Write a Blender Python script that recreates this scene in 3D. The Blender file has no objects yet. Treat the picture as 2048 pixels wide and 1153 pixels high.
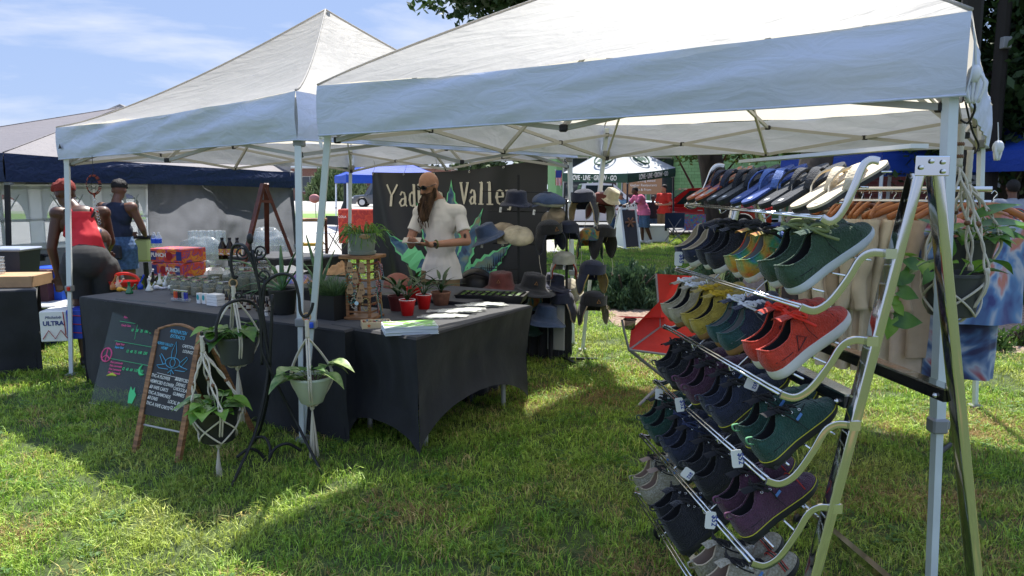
import bpy,bmesh,math,random
import numpy as np
from mathutils import Vector,Matrix,Euler
random.seed(7);np.random.seed(7)
R=math.radians
sc=bpy.context.scene
COL=sc.collection
# ------------------------------------------------------------------ camera, sky, sun, exposure
CAMH=1.5;PITCH=R(7.6);FPX=1480.0
cam=bpy.data.objects.new('camera',bpy.data.cameras.new('camera'));COL.objects.link(cam)
cam.location=(0,0,CAMH);cam.rotation_euler=(R(90)-PITCH,0,0)
cam.data.sensor_width=36;cam.data.lens=FPX/2048*36
cam.data.clip_start=0.05;cam.data.clip_end=2000
sc.camera=cam
TOSUN=Vector((0.075,0.57,1.0)).normalized()
sun_el=math.asin(TOSUN.z);sun_az=math.atan2(TOSUN.x,TOSUN.y)
w=bpy.data.worlds.new('World');sc.world=w;w.use_nodes=True
nt=w.node_tree;nt.nodes.clear()
def N(nt,t,**k):
    n=nt.nodes.new(t)
    for a,b in k.items():setattr(n,a,b)
    return n
out=N(nt,'ShaderNodeOutputWorld');bg=N(nt,'ShaderNodeBackground');sky=N(nt,'ShaderNodeTexSky')
sky.sky_type='NISHITA';sky.sun_disc=False;sky.sun_elevation=sun_el;sky.sun_rotation=sun_az
sky.air_density=1.0;sky.dust_density=0.3;sky.ozone_density=1.5
bg.inputs['Strength'].default_value=0.15
tc=N(nt,'ShaderNodeTexCoord');mp=N(nt,'ShaderNodeMapping')
mp.inputs['Scale'].default_value=(1.6,1.6,6.5);mp.inputs['Rotation'].default_value=(0,R(8),R(12))
mp.inputs['Location'].default_value=(0.35,0.1,0.55)
n1=N(nt,'ShaderNodeTexNoise');n1.inputs['Scale'].default_value=2.1;n1.inputs['Detail'].default_value=9
n1.inputs['Roughness'].default_value=0.56;n1.inputs['Distortion'].default_value=0.35
rp=N(nt,'ShaderNodeValToRGB');rp.color_ramp.elements[0].position=0.44;rp.color_ramp.elements[1].position=0.70
mx=N(nt,'ShaderNodeMix',data_type='RGBA')
hs=N(nt,'ShaderNodeMath',operation='MULTIPLY');hs.inputs[1].default_value=0.9
mx.inputs['B'].default_value=(2.3,2.38,2.6,1)
# flat blue mixed over the low sky, fading out towards the zenith
sx=N(nt,'ShaderNodeSeparateXYZ');hr=N(nt,'ShaderNodeMapRange')
hr.inputs['From Min'].default_value=0.25;hr.inputs['From Max'].default_value=0.8
hr.inputs['To Min'].default_value=0.94;hr.inputs['To Max'].default_value=0.1
mh=N(nt,'ShaderNodeMix',data_type='RGBA');mh.inputs['B'].default_value=(.88,1.18,1.95,1)
L=nt.links.new
L(tc.outputs['Generated'],mp.inputs['Vector']);L(mp.outputs['Vector'],n1.inputs['Vector'])
L(n1.outputs['Fac'],rp.inputs['Fac']);L(rp.outputs['Color'],hs.inputs[0])
L(tc.outputs['Generated'],sx.inputs[0]);L(sx.outputs['Z'],hr.inputs['Value'])
L(hr.outputs['Result'],mh.inputs['Factor']);L(sky.outputs['Color'],mh.inputs['A'])
L(mh.outputs['Result'],mx.inputs['A']);L(hs.outputs[0],mx.inputs['Factor'])
L(mx.outputs['Result'],bg.inputs['Color']);L(bg.outputs[0],out.inputs[0])
sl=bpy.data.lights.new('sun','SUN');sl.energy=3.5;sl.angle=R(0.53);sl.color=(1.0,0.955,0.87)
so=bpy.data.objects.new('sun',sl);COL.objects.link(so)
so.rotation_euler=(-TOSUN).to_track_quat('-Z','Y').to_euler();so.location=(0,0,30)
sc.view_settings.view_transform='Standard';sc.view_settings.look='None'
sc.view_settings.exposure=1.5;sc.view_settings.gamma=1.0;sc.view_settings.use_curve_mapping=False
sc.render.engine='CYCLES'
sc.cycles.max_bounces=8;sc.cycles.transparent_max_bounces=12;sc.cycles.diffuse_bounces=4
sc.cycles.use_denoising=True;sc.cycles.caustics_reflective=False;sc.cycles.caustics_refractive=False
# ------------------------------------------------------------------ surveying: a sight line from the camera to real points
_c,_s=math.cos(PITCH),math.sin(PITCH)
def _ray(px,py):
    v=py-576.5
    return(px-1024),FPX*_c-v*_s,-(FPX*_s+v*_c)
def at(px,py,Y):
    a,f,d=_ray(px,py);return Vector((a/f*Y,Y,CAMH+d/f*Y))
def atz(px,py,z):
    a,f,d=_ray(px,py);Y=(z-CAMH)/(d/f);return Vector((a/f*Y,Y,z))
def gr(px,py):return atz(px,py,0.0)
# ------------------------------------------------------------------ materials
MATS={}
def mat(name,col=(0.5,0.5,0.5),rough=0.6,metal=0.0,bump=0.0,bscale=40,var=0.0,vscale=6,col2=None,spec=0.4,
        transl=0.0,trans=0.0,alpha=1.0,emit=None,sheen=0.0,stretch=None,clear=0.0,objvar=0.0):
    if name in MATS:return MATS[name]
    m=bpy.data.materials.new(name);m.use_nodes=True;t=m.node_tree
    b=t.nodes['Principled BSDF'];o=t.nodes['Material Output']
    col=tuple(col)+(1,)
    b.inputs['Base Color'].default_value=col;b.inputs['Roughness'].default_value=rough
    b.inputs['Metallic'].default_value=metal;b.inputs['Specular IOR Level'].default_value=spec
    if trans:b.inputs['Transmission Weight'].default_value=trans
    if sheen:b.inputs['Sheen Weight'].default_value=sheen;b.inputs['Sheen Roughness'].default_value=0.5
    if clear:b.inputs['Coat Weight'].default_value=clear;b.inputs['Coat Roughness'].default_value=0.05
    if alpha<1:b.inputs['Alpha'].default_value=alpha
    if emit:b.inputs['Emission Color'].default_value=tuple(emit[:3])+(1,);b.inputs['Emission Strength'].default_value=emit[3]
    src=None
    c=N(t,'ShaderNodeTexCoord');vec=c.outputs['Object']
    if stretch:
        mpn=N(t,'ShaderNodeMapping');mpn.inputs['Scale'].default_value=stretch
        t.links.new(vec,mpn.inputs[0]);vec=mpn.outputs[0]
    if var or col2:
        n=N(t,'ShaderNodeTexNoise');n.inputs['Scale'].default_value=vscale;n.inputs['Detail'].default_value=5
        t.links.new(vec,n.inputs['Vector'])
        r=N(t,'ShaderNodeValToRGB');r.color_ramp.elements[0].position=0.35;r.color_ramp.elements[1].position=0.65
        if col2:ca,cb=col,tuple(col2)+(1,)
        else:
            ca=tuple(x*(1-var)for x in col[:3])+(1,);cb=tuple(min(1,x*(1+var))for x in col[:3])+(1,)
        r.color_ramp.elements[0].color=ca;r.color_ramp.elements[1].color=cb
        t.links.new(n.outputs['Fac'],r.inputs['Fac']);src=r.outputs['Color']
        t.links.new(src,b.inputs['Base Color'])
    if objvar:
        oi=N(t,'ShaderNodeObjectInfo');hv=N(t,'ShaderNodeHueSaturation')
        mr=N(t,'ShaderNodeMapRange');mr.inputs['To Min'].default_value=1-objvar;mr.inputs['To Max'].default_value=1+objvar
        t.links.new(oi.outputs['Random'],mr.inputs['Value']);t.links.new(mr.outputs[0],hv.inputs['Value'])
        if src:t.links.new(src,hv.inputs['Color'])
        else:hv.inputs['Color'].default_value=col
        src=hv.outputs[0];t.links.new(src,b.inputs['Base Color'])
    if bump:
        n=N(t,'ShaderNodeTexNoise');n.inputs['Scale'].default_value=bscale;n.inputs['Detail'].default_value=6
        t.links.new(vec,n.inputs['Vector'])
        bp=N(t,'ShaderNodeBump');bp.inputs['Strength'].default_value=bump;bp.inputs['Distance'].default_value=0.01
        t.links.new(n.outputs['Fac'],bp.inputs['Height']);t.links.new(bp.outputs[0],b.inputs['Normal'])
    if transl:
        tr=N(t,'ShaderNodeBsdfTranslucent');ms=N(t,'ShaderNodeMixShader');ms.inputs[0].default_value=transl
        tr.inputs['Color'].default_value=col
        if src:t.links.new(src,tr.inputs['Color'])
        t.links.new(b.outputs[0],ms.inputs[1]);t.links.new(tr.outputs[0],ms.inputs[2]);t.links.new(ms.outputs[0],o.inputs[0])
    MATS[name]=m;return m
def canvas(name,col,transl,wr=0.5,tcol=None):
    if name in MATS:return MATS[name]
    m=bpy.data.materials.new(name);m.use_nodes=True;t=m.node_tree
    b=t.nodes['Principled BSDF'];o=t.nodes['Material Output']
    b.inputs['Base Color'].default_value=tuple(col)+(1,);b.inputs['Roughness'].default_value=0.62;b.inputs['Specular IOR Level'].default_value=0.3
    c=N(t,'ShaderNodeTexCoord')
    mpn=N(t,'ShaderNodeMapping');mpn.inputs['Rotation'].default_value=(0.1,0.25,R(36));mpn.inputs['Scale'].default_value=(1.2,5.0,9.0)
    t.links.new(c.outputs['Object'],mpn.inputs[0])
    n=N(t,'ShaderNodeTexNoise');n.inputs['Scale'].default_value=1.5;n.inputs['Detail'].default_value=7;n.inputs['Distortion'].default_value=0.9
    t.links.new(mpn.outputs[0],n.inputs['Vector'])
    n2=N(t,'ShaderNodeTexNoise');n2.inputs['Scale'].default_value=22;n2.inputs['Detail'].default_value=5
    t.links.new(c.outputs['Object'],n2.inputs['Vector'])
    ad=N(t,'ShaderNodeMath',operation='MULTIPLY_ADD');ad.inputs[1].default_value=0.16
    t.links.new(n2.outputs['Fac'],ad.inputs[0]);t.links.new(n.outputs['Fac'],ad.inputs[2])
    bp=N(t,'ShaderNodeBump');bp.inputs['Strength'].default_value=wr;bp.inputs['Distance'].default_value=0.06
    t.links.new(ad.outputs[0],bp.inputs['Height']);t.links.new(bp.outputs[0],b.inputs['Normal'])
    tr=N(t,'ShaderNodeBsdfTranslucent');tr.inputs['Color'].default_value=tuple(tcol or col)+(1,)
    ms=N(t,'ShaderNodeMixShader');ms.inputs[0].default_value=transl
    t.links.new(b.outputs[0],ms.inputs[1]);t.links.new(tr.outputs[0],ms.inputs[2]);t.links.new(ms.outputs[0],o.inputs[0])
    MATS[name]=m;return m
def ramp_mat(name,stops,scale=3,rough=0.8,stretch=None,bump=0.3,bscale=150,distort=1.5):
    if name in MATS:return MATS[name]
    m=mat(name,stops[0][1],rough,bump=bump,bscale=bscale,sheen=0.3);t=m.node_tree;b=t.nodes['Principled BSDF']
    c=N(t,'ShaderNodeTexCoord');mpn=N(t,'ShaderNodeMapping');mpn.inputs['Scale'].default_value=stretch or(1,1,1)
    n=N(t,'ShaderNodeTexNoise');n.inputs['Scale'].default_value=scale;n.inputs['Detail'].default_value=3;n.inputs['Distortion'].default_value=distort
    r=N(t,'ShaderNodeValToRGB');e=r.color_ramp.elements
    e[0].position=stops[0][0];e[0].color=tuple(stops[0][1])+(1,);e[1].position=stops[-1][0];e[1].color=tuple(stops[-1][1])+(1,)
    for p,cc in stops[1:-1]:
        q=e.new(p);q.color=tuple(cc)+(1,)
    t.links.new(c.outputs['Object'],mpn.inputs[0]);t.links.new(mpn.outputs[0],n.inputs['Vector'])
    t.links.new(n.outputs['Fac'],r.inputs['Fac']);t.links.new(r.outputs['Color'],b.inputs['Base Color'])
    return m
def clear_mat(name,tint=(1,1,1),amount=0.85,rough=0.05,white=(0.8,0.85,0.9)):
    if name in MATS:return MATS[name]
    m=bpy.data.materials.new(name);m.use_nodes=True;t=m.node_tree
    b=t.nodes['Principled BSDF'];o=t.nodes['Material Output']
    b.inputs['Base Color'].default_value=tuple(white)+(1,);b.inputs['Roughness'].default_value=rough
    tr=N(t,'ShaderNodeBsdfTransparent');tr.inputs[0].default_value=tuple(tint)+(1,)
    ms=N(t,'ShaderNodeMixShader');ms.inputs[0].default_value=amount
    t.links.new(b.outputs[0],ms.inputs[1]);t.links.new(tr.outputs[0],ms.inputs[2]);t.links.new(ms.outputs[0],o.inputs[0])
    MATS[name]=m;return m
# ------------------------------------------------------------------ mesh building
OFF={}
def V(*a):return Vector(a)
def frame(d,up=Vector((0,0,1))):
    d=Vector(d).normalized();s=d.cross(up)
    if s.length<1e-4:s=d.cross(Vector((1,0,0)))
    s.normalize();return d,s,s.cross(d).normalized()
class MB:
    def __init__(s):s.v=[];s.f=[];s.m=[];s.mi=0
    def add(s,vs,fs):
        b=len(s.v);s.v.extend([tuple(p)for p in vs]);s.f.extend([tuple(i+b for i in f)for f in fs]);s.m.extend([s.mi]*len(fs));return s
    def mat(s,i):s.mi=i;return s
    def rbeam(s,a,b,wd,ht,up,e=.32,n=20):
        a,b=Vector(a),Vector(b);d,sd,u=frame(b-a,Vector(up));vs=[];f=lambda q:math.copysign(abs(q)**e,q)
        for p in(a,b):
            for i in range(n):t=2*math.pi*(i+.5)/n;vs.append(p+sd*(f(math.cos(t))*wd/2)+u*(f(math.sin(t))*ht/2))
        return s.add(vs,[(i,(i+1)%n,n+(i+1)%n,n+i)for i in range(n)]+[tuple(range(n-1,-1,-1)),tuple(range(n,2*n))])
    def box(s,c,d,M=None):
        x,y,z=d[0]/2,d[1]/2,d[2]/2
        vs=[Vector((a*x,b*y,g*z))for a in(-1,1)for b in(-1,1)for g in(-1,1)]
        if M is not None:vs=[M@p for p in vs]
        c=Vector(c);vs=[p+c for p in vs]
        return s.add(vs,[(0,1,3,2),(4,6,7,5),(0,4,5,1),(2,3,7,6),(0,2,6,4),(1,5,7,3)])
    def rbox(s,c,d,M=None,r=0.01):
        x,y,z=d[0]/2,d[1]/2,d[2]/2;r=min(r,x*.9,y*.9,z*.9)
        pts=[];fs=[]
        idx={}
        def vid(p):
            k=tuple(round(q,7)for q in p)
            if k not in idx:idx[k]=len(pts);pts.append(Vector(p))
            return idx[k]
        for ax,(a,b,c2)in enumerate(((x,y,z),(y,z,x),(z,x,y))):
            for sg in(-1,1):
                q=[(-1,-1),(1,-1),(1,1),(-1,1)]
                if sg<0:q=q[::-1]
                f=[]
                for(u,w_)in q:
                    co=[0,0,0];co[(ax)%3]=u*(a-r);co[(ax+1)%3]=w_*(b-r);co[(ax+2)%3]=sg*c2
                    f.append(vid(co))
                fs.append(tuple(f))
        bm=bmesh.new()
        for p in pts:bm.verts.new(p)
        bmesh.ops.convex_hull(bm,input=bm.verts)
        bm.verts.index_update()
        vs=[p.co.copy()for p in bm.verts];ff=[tuple(q.index for q in f.verts)for f in bm.faces];bm.free()
        if M is not None:vs=[M@p for p in vs]
        c=Vector(c);return s.add([p+c for p in vs],ff)
    def beam(s,a,b,wd,ht,up=Vector((0,0,1))):
        a,b=Vector(a),Vector(b);d,sd,u=frame(b-a,Vector(up))
        vs=[]
        for p in(a,b):
            for i,j in((-1,-1),(1,-1),(1,1),(-1,1)):vs.append(p+sd*(i*wd/2)+u*(j*ht/2))
        return s.add(vs,[(0,1,2,3),(7,6,5,4),(0,4,5,1),(1,5,6,2),(2,6,7,3),(3,7,4,0)])
    def tube(s,pts,r,n=8,closed=False,caps=True,flat=1.0):
        pts=[Vector(p)for p in pts];k=len(pts)
        rs=r if isinstance(r,(list,tuple))else[r]*k
        dirs=[]
        for i in range(k):
            a=pts[(i-1)%k]if(closed or i>0)else pts[i];b=pts[(i+1)%k]if(closed or i<k-1)else pts[i]
            d=b-a
            if d.length<1e-9:d=Vector((0,0,1))
            dirs.append(d.normalized())
        d,sd,u=frame(dirs[0]);vs=[]
        for i in range(k):
            if i:
                sd=sd-dirs[i]*sd.dot(dirs[i])
                if sd.length<1e-6:_,sd,_=frame(dirs[i])
                sd.normalize();u=sd.cross(dirs[i]).normalized()
            for j in range(n):
                a=2*math.pi*j/n;vs.append(pts[i]+sd*(math.cos(a)*rs[i])+u*(math.sin(a)*rs[i]*flat))
        fs=[]
        for i in range(k if closed else k-1):
            i2=(i+1)%k
            for j in range(n):
                j2=(j+1)%n;fs.append((i*n+j,i*n+j2,i2*n+j2,i2*n+j))
        if caps and not closed:fs.append(tuple(range(n-1,-1,-1)));fs.append(tuple((k-1)*n+j for j in range(n)))
        return s.add(vs,fs)
    def lathe(s,prof,c=(0,0,0),n=20,M=None,sx=1,sy=1,wave=None):
        vs=[];c=Vector(c)
        for(r,z)in prof:
            for j in range(n):
                a=2*math.pi*j/n;rr=r*(wave(a,z)if wave else 1)
                p=Vector((math.cos(a)*rr*sx,math.sin(a)*rr*sy,z));vs.append((M@p if M is not None else p)+c)
        fs=[]
        for i in range(len(prof)-1):
            for j in range(n):
                j2=(j+1)%n;fs.append((i*n+j,i*n+j2,(i+1)*n+j2,(i+1)*n+j))
        if prof[0][0]>1e-5:fs.append(tuple(range(n-1,-1,-1)))
        if prof[-1][0]>1e-5:fs.append(tuple((len(prof)-1)*n+j for j in range(n)))
        return s.add(vs,fs)
    def ball(s,c,r,n=12,m=8,M=None):
        if not isinstance(r,(tuple,list)):r=(r,r,r)
        vs=[];c=Vector(c)
        for i in range(m+1):
            t=math.pi*i/m
            for j in range(n):
                a=2*math.pi*j/n
                p=Vector((math.sin(t)*math.cos(a)*r[0],math.sin(t)*math.sin(a)*r[1],-math.cos(t)*r[2]))
                vs.append((M@p if M is not None else p)+c)
        fs=[(i*n+j,i*n+(j+1)%n,(i+1)*n+(j+1)%n,(i+1)*n+j)for i in range(m)for j in range(n)]
        return s.add(vs,fs)
    def grid(s,fn,nu,nv,cu=False,cv=False):
        vs=[fn(i/(nu if cu else nu-1),j/(nv if cv else nv-1))for i in range(nu)for j in range(nv)]
        fs=[]
        for i in range(nu if cu else nu-1):
            for j in range(nv if cv else nv-1):
                i2=(i+1)%nu;j2=(j+1)%nv;fs.append((i*nv+j,i2*nv+j,i2*nv+j2,i*nv+j2))
        return s.add(vs,fs)
    def slab(s,poly,z0,z1):
        n=len(poly);vs=[(p[0],p[1],z0)for p in poly]+[(p[0],p[1],z1)for p in poly]
        return s.add(vs,[tuple(range(n-1,-1,-1)),tuple(range(n,2*n))]+[(i,(i+1)%n,n+(i+1)%n,n+i)for i in range(n)])
    def plate(s,pts,th):
        pts=[Vector(p)for p in pts];nn=(pts[1]-pts[0]).cross(pts[2]-pts[0]).normalized()*(th/2);n=len(pts)
        return s.add([p-nn for p in pts]+[p+nn for p in pts],[tuple(range(n-1,-1,-1)),tuple(range(n,2*n))]+[(i,(i+1)%n,n+(i+1)%n,n+i)for i in range(n)])
    def cap(s,a,b,ra,rb,n=10,rows=3):
        a,b=Vector(a),Vector(b);d=(b-a);ln=d.length;d.normalize()
        pts=[];rs=[]
        for i in range(rows,0,-1):
            t=i/rows*math.pi/2;pts.append(a-d*ra*math.sin(t));rs.append(max(ra*math.cos(t),1e-4))
        pts.append(a);rs.append(ra);pts.append(b);rs.append(rb)
        for i in range(1,rows+1):
            t=i/rows*math.pi/2;pts.append(b+d*rb*math.sin(t));rs.append(max(rb*math.cos(t),1e-4))
        return s.tube(pts,rs,n)
    def leaf(s,base,d,up,ln,wd,droop=0.3,fold=0.25,heart=0.0,n=5):
        d,sd,u=frame(d,Vector(up));vs=[];base=Vector(base)
        for i in range(n+1):
            t=i/n
            wv=math.sin(math.pi*min(1,(t*0.92+0.08))**(0.75-0.2*heart))*wd/2
            if i==n:wv=0.0006
            c=base+d*(ln*t)-u*(droop*ln*t*t)
            e=u*(fold*wv)
            back=-d*(heart*wd*0.35 if i==0 else 0)
            vs+=[c+sd*wv+e+back,c,c-sd*wv+e+back]
        fs=[]
        for i in range(n):
            a=i*3;fs+=[(a,a+1,a+4,a+3),(a+1,a+2,a+5,a+4)]
        return s.add(vs,fs)
    def mesh(s,name,mats,off=Vector((0,0,0)),smooth=False,sharp=None):
        me=bpy.data.meshes.new(name);ox,oy,oz=off
        me.from_pydata([(p[0]-ox,p[1]-oy,p[2]-oz)for p in s.v],[],s.f)
        if not isinstance(mats,(list,tuple)):mats=[mats]
        for m in mats:me.materials.append(m)
        if len(mats)>1:me.polygons.foreach_set('material_index',s.m)
        if smooth:me.polygons.foreach_set('use_smooth',[True]*len(s.f))
        me.update()
        if sharp:me.set_sharp_from_angle(angle=R(sharp))
        return me
    def build(s,name,mats,parent=None,smooth=False,sharp=None,label=None,kind=None,origin=None):
        off=OFF[parent.name]if parent is not None else(Vector(origin)if origin is not None else Vector((0,0,0)))
        me=s.mesh(name,mats,off,smooth,sharp)
        o=bpy.data.objects.new(name,me);COL.objects.link(o)
        if parent is not None:o.parent=parent;OFF[o.name]=off
        else:o.location=off;OFF[o.name]=off
        if label:o['label']=label
        if kind:o['kind']=kind
        return o
def thing(name,label,cat,loc=(0,0,0),group=None,local=False):
    o=bpy.data.objects.new(name,None);COL.objects.link(o);o.location=loc;o.empty_display_size=0.1
    o['label']=label;o['category']=cat
    if group:o['group']=group
    OFF[o.name]=Vector((0,0,0))if local else Vector(loc);return o
def tag(o,label,cat,group=None):
    o['label']=label;o['category']=cat
    if group:o['group']=group
    return o
def struct(o,kind='structure'):o['kind']=kind;return o
def copy_tree(o,parent=None,label=None):
    c=o.copy();COL.objects.link(c);OFF[c.name]=OFF.get(o.name,Vector((0,0,0)))
    if parent is not None:c.parent=parent
    if label:c['label']=label
    for ch in list(o.children):copy_tree(ch,c)
    return c
def instance(me,name,parent=None,loc=None,M=None):
    o=bpy.data.objects.new(name,me);COL.objects.link(o)
    if M is not None:o.matrix_basis=M
    elif loc is not None:o.location=loc
    if parent is not None:
        o.parent=parent;off=OFF[parent.name];OFF[o.name]=off
        if M is not None:o.matrix_basis=Matrix.Translation(-off)@M
        elif loc is not None:o.location=Vector(loc)-off
    return o
def text_mesh(s,size,M,depth=0.002,bold=0.0,align='CENTER',shear=0.0,serif=False,space=1.0,wx=1.0):
    cu=bpy.data.curves.new('lettering','FONT');cu.body=s;cu.size=size;cu.extrude=depth;cu.offset=bold
    cu.align_x=align;cu.shear=shear;cu.resolution_u=3;cu.space_character=space
    ob=bpy.data.objects.new('lettering',cu);COL.objects.link(ob)
    dg=bpy.context.evaluated_depsgraph_get();me=bpy.data.meshes.new_from_object(ob.evaluated_get(dg))
    bpy.data.objects.remove(ob);bpy.data.curves.remove(cu)
    vs=[p.co.copy()for p in me.vertices];fs=[tuple(f.vertices)for f in me.polygons];bpy.data.meshes.remove(me)
    mb=MB();mb.add([M@Vector((p.x*wx,p.y,p.z))for p in vs],fs)
    return mb
def plane_M(o,x,y):
    x=Vector(x).normalized();y=Vector(y);y=(y-x*y.dot(x)).normalized();z=x.cross(y)
    M=Matrix((x,y,z)).transposed().to_4x4();M.translation=Vector(o);return M
def catmull(pts,k=6):
    pts=[Vector(p)for p in pts];o=[]
    for i in range(len(pts)-1):
        p0=pts[max(i-1,0)];p1=pts[i];p2=pts[i+1];p3=pts[min(i+2,len(pts)-1)]
        for j in range(k):
            t=j/k;o.append(0.5*((2*p1)+(p2-p0)*t+(2*p0-5*p1+4*p2-p3)*t*t+(-p0+3*p1-3*p2+p3)*t**3))
    o.append(pts[-1]);return o
def remesh(mb,voxel=0.012,smooth=3,cuts=()):
    me=mb.mesh('tmp',mat('plain'));ob=bpy.data.objects.new('tmp',me);COL.objects.link(ob)
    m=ob.modifiers.new('r','REMESH');m.mode='VOXEL';m.voxel_size=voxel
    if smooth:
        q=ob.modifiers.new('s','SMOOTH');q.iterations=smooth;q.factor=0.5
    dg=bpy.context.evaluated_depsgraph_get();r=bpy.data.meshes.new_from_object(ob.evaluated_get(dg))
    bpy.data.objects.remove(ob);bpy.data.meshes.remove(me)
    bm=bmesh.new();bm.from_mesh(r);bpy.data.meshes.remove(r)
    for co,no in cuts:
        bmesh.ops.bisect_plane(bm,geom=bm.verts[:]+bm.edges[:]+bm.faces[:],plane_co=co,plane_no=no,clear_outer=True)
    bm.verts.index_update()
    o=MB();o.add([p.co.copy()for p in bm.verts],[tuple(q.index for q in f.verts)for f in bm.faces]);bm.free()
    return o
# ------------------------------------------------------------------ the palette
M_white_cv=canvas('white_canvas',(0.42,0.412,0.40),0.40,0.26,tcol=(0.80,0.74,0.62))
M_val_shade_cv=canvas('valance_canvas_blue_shade',(0.58,0.63,0.76),0.05,0.22)  # white cloth; the blue of its sky-lit shade is put into the colour
M_navy_cv=canvas('navy_canvas',(0.018,0.032,0.085),0.08,0.5)
M_taupe_cv=canvas('taupe_canvas',(0.17,0.155,0.165),0.12,0.4)
M_grey_wall=canvas('grey_sidewall',(0.11,0.115,0.13),0.38,0.6,tcol=(0.22,0.23,0.255))
M_blue_cv=canvas('blue_canvas',(0.015,0.06,0.38),0.25,0.4,tcol=(0.03,0.15,0.7))
M_legs=mat('white_steel',(0.62,0.68,0.71),0.35,0.0,bump=0.05,bscale=30,var=0.05)
M_bars=mat('grey_steel_bar',(0.38,0.38,0.36),0.4,0.2)
M_dark_plastic=mat('dark_plastic',(0.012,0.012,0.014),0.45)
M_grey_plastic=mat('grey_plastic',(0.25,0.26,0.27),0.5)
M_red_plastic=mat('red_plastic',(0.6,0.03,0.02),0.35)
M_blue_plastic=mat('blue_plastic',(0.02,0.09,0.6),0.35)
M_black_cloth=mat('black_stretch_cloth',(0.008,0.009,0.013),0.7,bump=0.5,bscale=9,sheen=0.15,var=0.35,vscale=5)
M_chrome=mat('chrome',(0.62,0.62,0.61),0.10,1.0,bump=0.10,bscale=9,stretch=(1,1,.35))
M_chrome_dull=mat('chrome_wire',(0.72,0.72,0.70),0.18,1.0)
M_iron=mat('black_wrought_iron',(0.012,0.013,0.014),0.5,bump=0.25,bscale=60)
M_cord=mat('cream_cotton_cord',(0.68,0.63,0.52),0.85,bump=0.6,bscale=260,stretch=(1,1,2))
M_bead=mat('brown_wood_bead',(0.16,0.075,0.03),0.5)
M_wood_lt=mat('pale_wood',(0.52,0.33,0.16),0.55,var=0.2,vscale=12,stretch=(1,1,8),bump=0.1)
M_wood=mat('brown_wood',(0.27,0.13,0.055),0.6,var=0.4,vscale=9,stretch=(1,1,9),bump=0.25,bscale=50)
M_wood_dk=mat('dark_red_wood',(0.09,0.03,0.022),0.5,var=0.3,vscale=9)
M_soil=mat('soil',(0.03,0.017,0.010),0.95,bump=0.9,bscale=90,var=0.5,vscale=60)
M_potgrey=mat('charcoal_pot',(0.045,0.05,0.052),0.55,bump=0.04)
M_potblack=mat('black_pot',(0.016,0.017,0.017),0.5)
M_potsage=mat('sage_pot',(0.50,0.55,0.45),0.5)
M_leaf=mat('pothos_leaf',(0.035,0.12,0.018),0.38,col2=(0.11,0.24,0.03),vscale=18,transl=0.28,spec=0.5)
M_leaf2=mat('bright_leaf',(0.10,0.26,0.02),0.4,col2=(0.25,0.42,0.07),vscale=16,transl=0.35)
M_leaf_v=mat('variegated_leaf',(0.06,0.18,0.03),0.4,col2=(0.42,0.50,0.22),vscale=22,transl=0.3)
M_leaf_dk=mat('dark_leaf',(0.018,0.062,0.015),0.38,var=0.4,vscale=14,transl=0.2)
M_aloe=mat('aloe_leaf',(0.06,0.14,0.05),0.4,var=0.35,vscale=25)
M_stem=mat('green_stem',(0.10,0.17,0.04),0.5)
M_paper=mat('white_paper',(0.78,0.78,0.76),0.7)
M_ink=mat('black_ink',(0.015,0.015,0.02),0.7)
M_skin_lt=mat('light_skin',(0.42,0.21,0.135),0.5,var=0.08,vscale=20,bump=0.08,bscale=120)
M_skin_dk=mat('dark_brown_skin',(0.075,0.032,0.020),0.42,var=0.1,vscale=15)
M_hair_dk=mat('dark_hair',(0.012,0.009,0.008),0.7,bump=0.9,bscale=160)
M_denim=mat('blue_denim',(0.05,0.10,0.20),0.85,var=0.3,vscale=30,bump=0.2,bscale=300)
M_card=mat('brown_cardboard',(0.42,0.26,0.14),0.8,var=0.1,vscale=10)
M_glass=mat('clear_glass',(0.95,0.98,0.96),0.03,trans=1.0)
M_glassfilm=clear_mat('thin_clear_plastic',(0.93,0.96,0.97),0.72,0.08,(0.75,0.78,0.8))
M_asphalt=mat('asphalt',(0.17,0.17,0.17),0.9,var=0.15,vscale=1.5,bump=0.1)
M_concrete=mat('concrete',(0.42,0.40,0.37),0.85,var=0.12,vscale=1.2,bump=0.1)
M_mulch=mat('wood_mulch',(0.15,0.095,0.065),0.95,col2=(0.33,0.24,0.18),vscale=18,bump=1.0,bscale=40)
M_carwhite=mat('white_car_paint',(0.75,0.77,0.78),0.25,clear=1.0)
M_carred=mat('red_car_paint',(0.50,0.012,0.012),0.25,clear=1.0)
M_cargrey=mat('grey_car_paint',(0.09,0.095,0.11),0.25,0.3,clear=1.0)
M_carblue=mat('blue_car_paint',(0.02,0.05,0.25),0.25,clear=1.0)
M_carglass=mat('car_glass',(0.02,0.03,0.035),0.06,spec=0.8)
M_tyre=mat('tyre_rubber',(0.015,0.015,0.015),0.85)
M_rim=mat('wheel_rim',(0.5,0.5,0.52),0.3,0.8)
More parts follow.
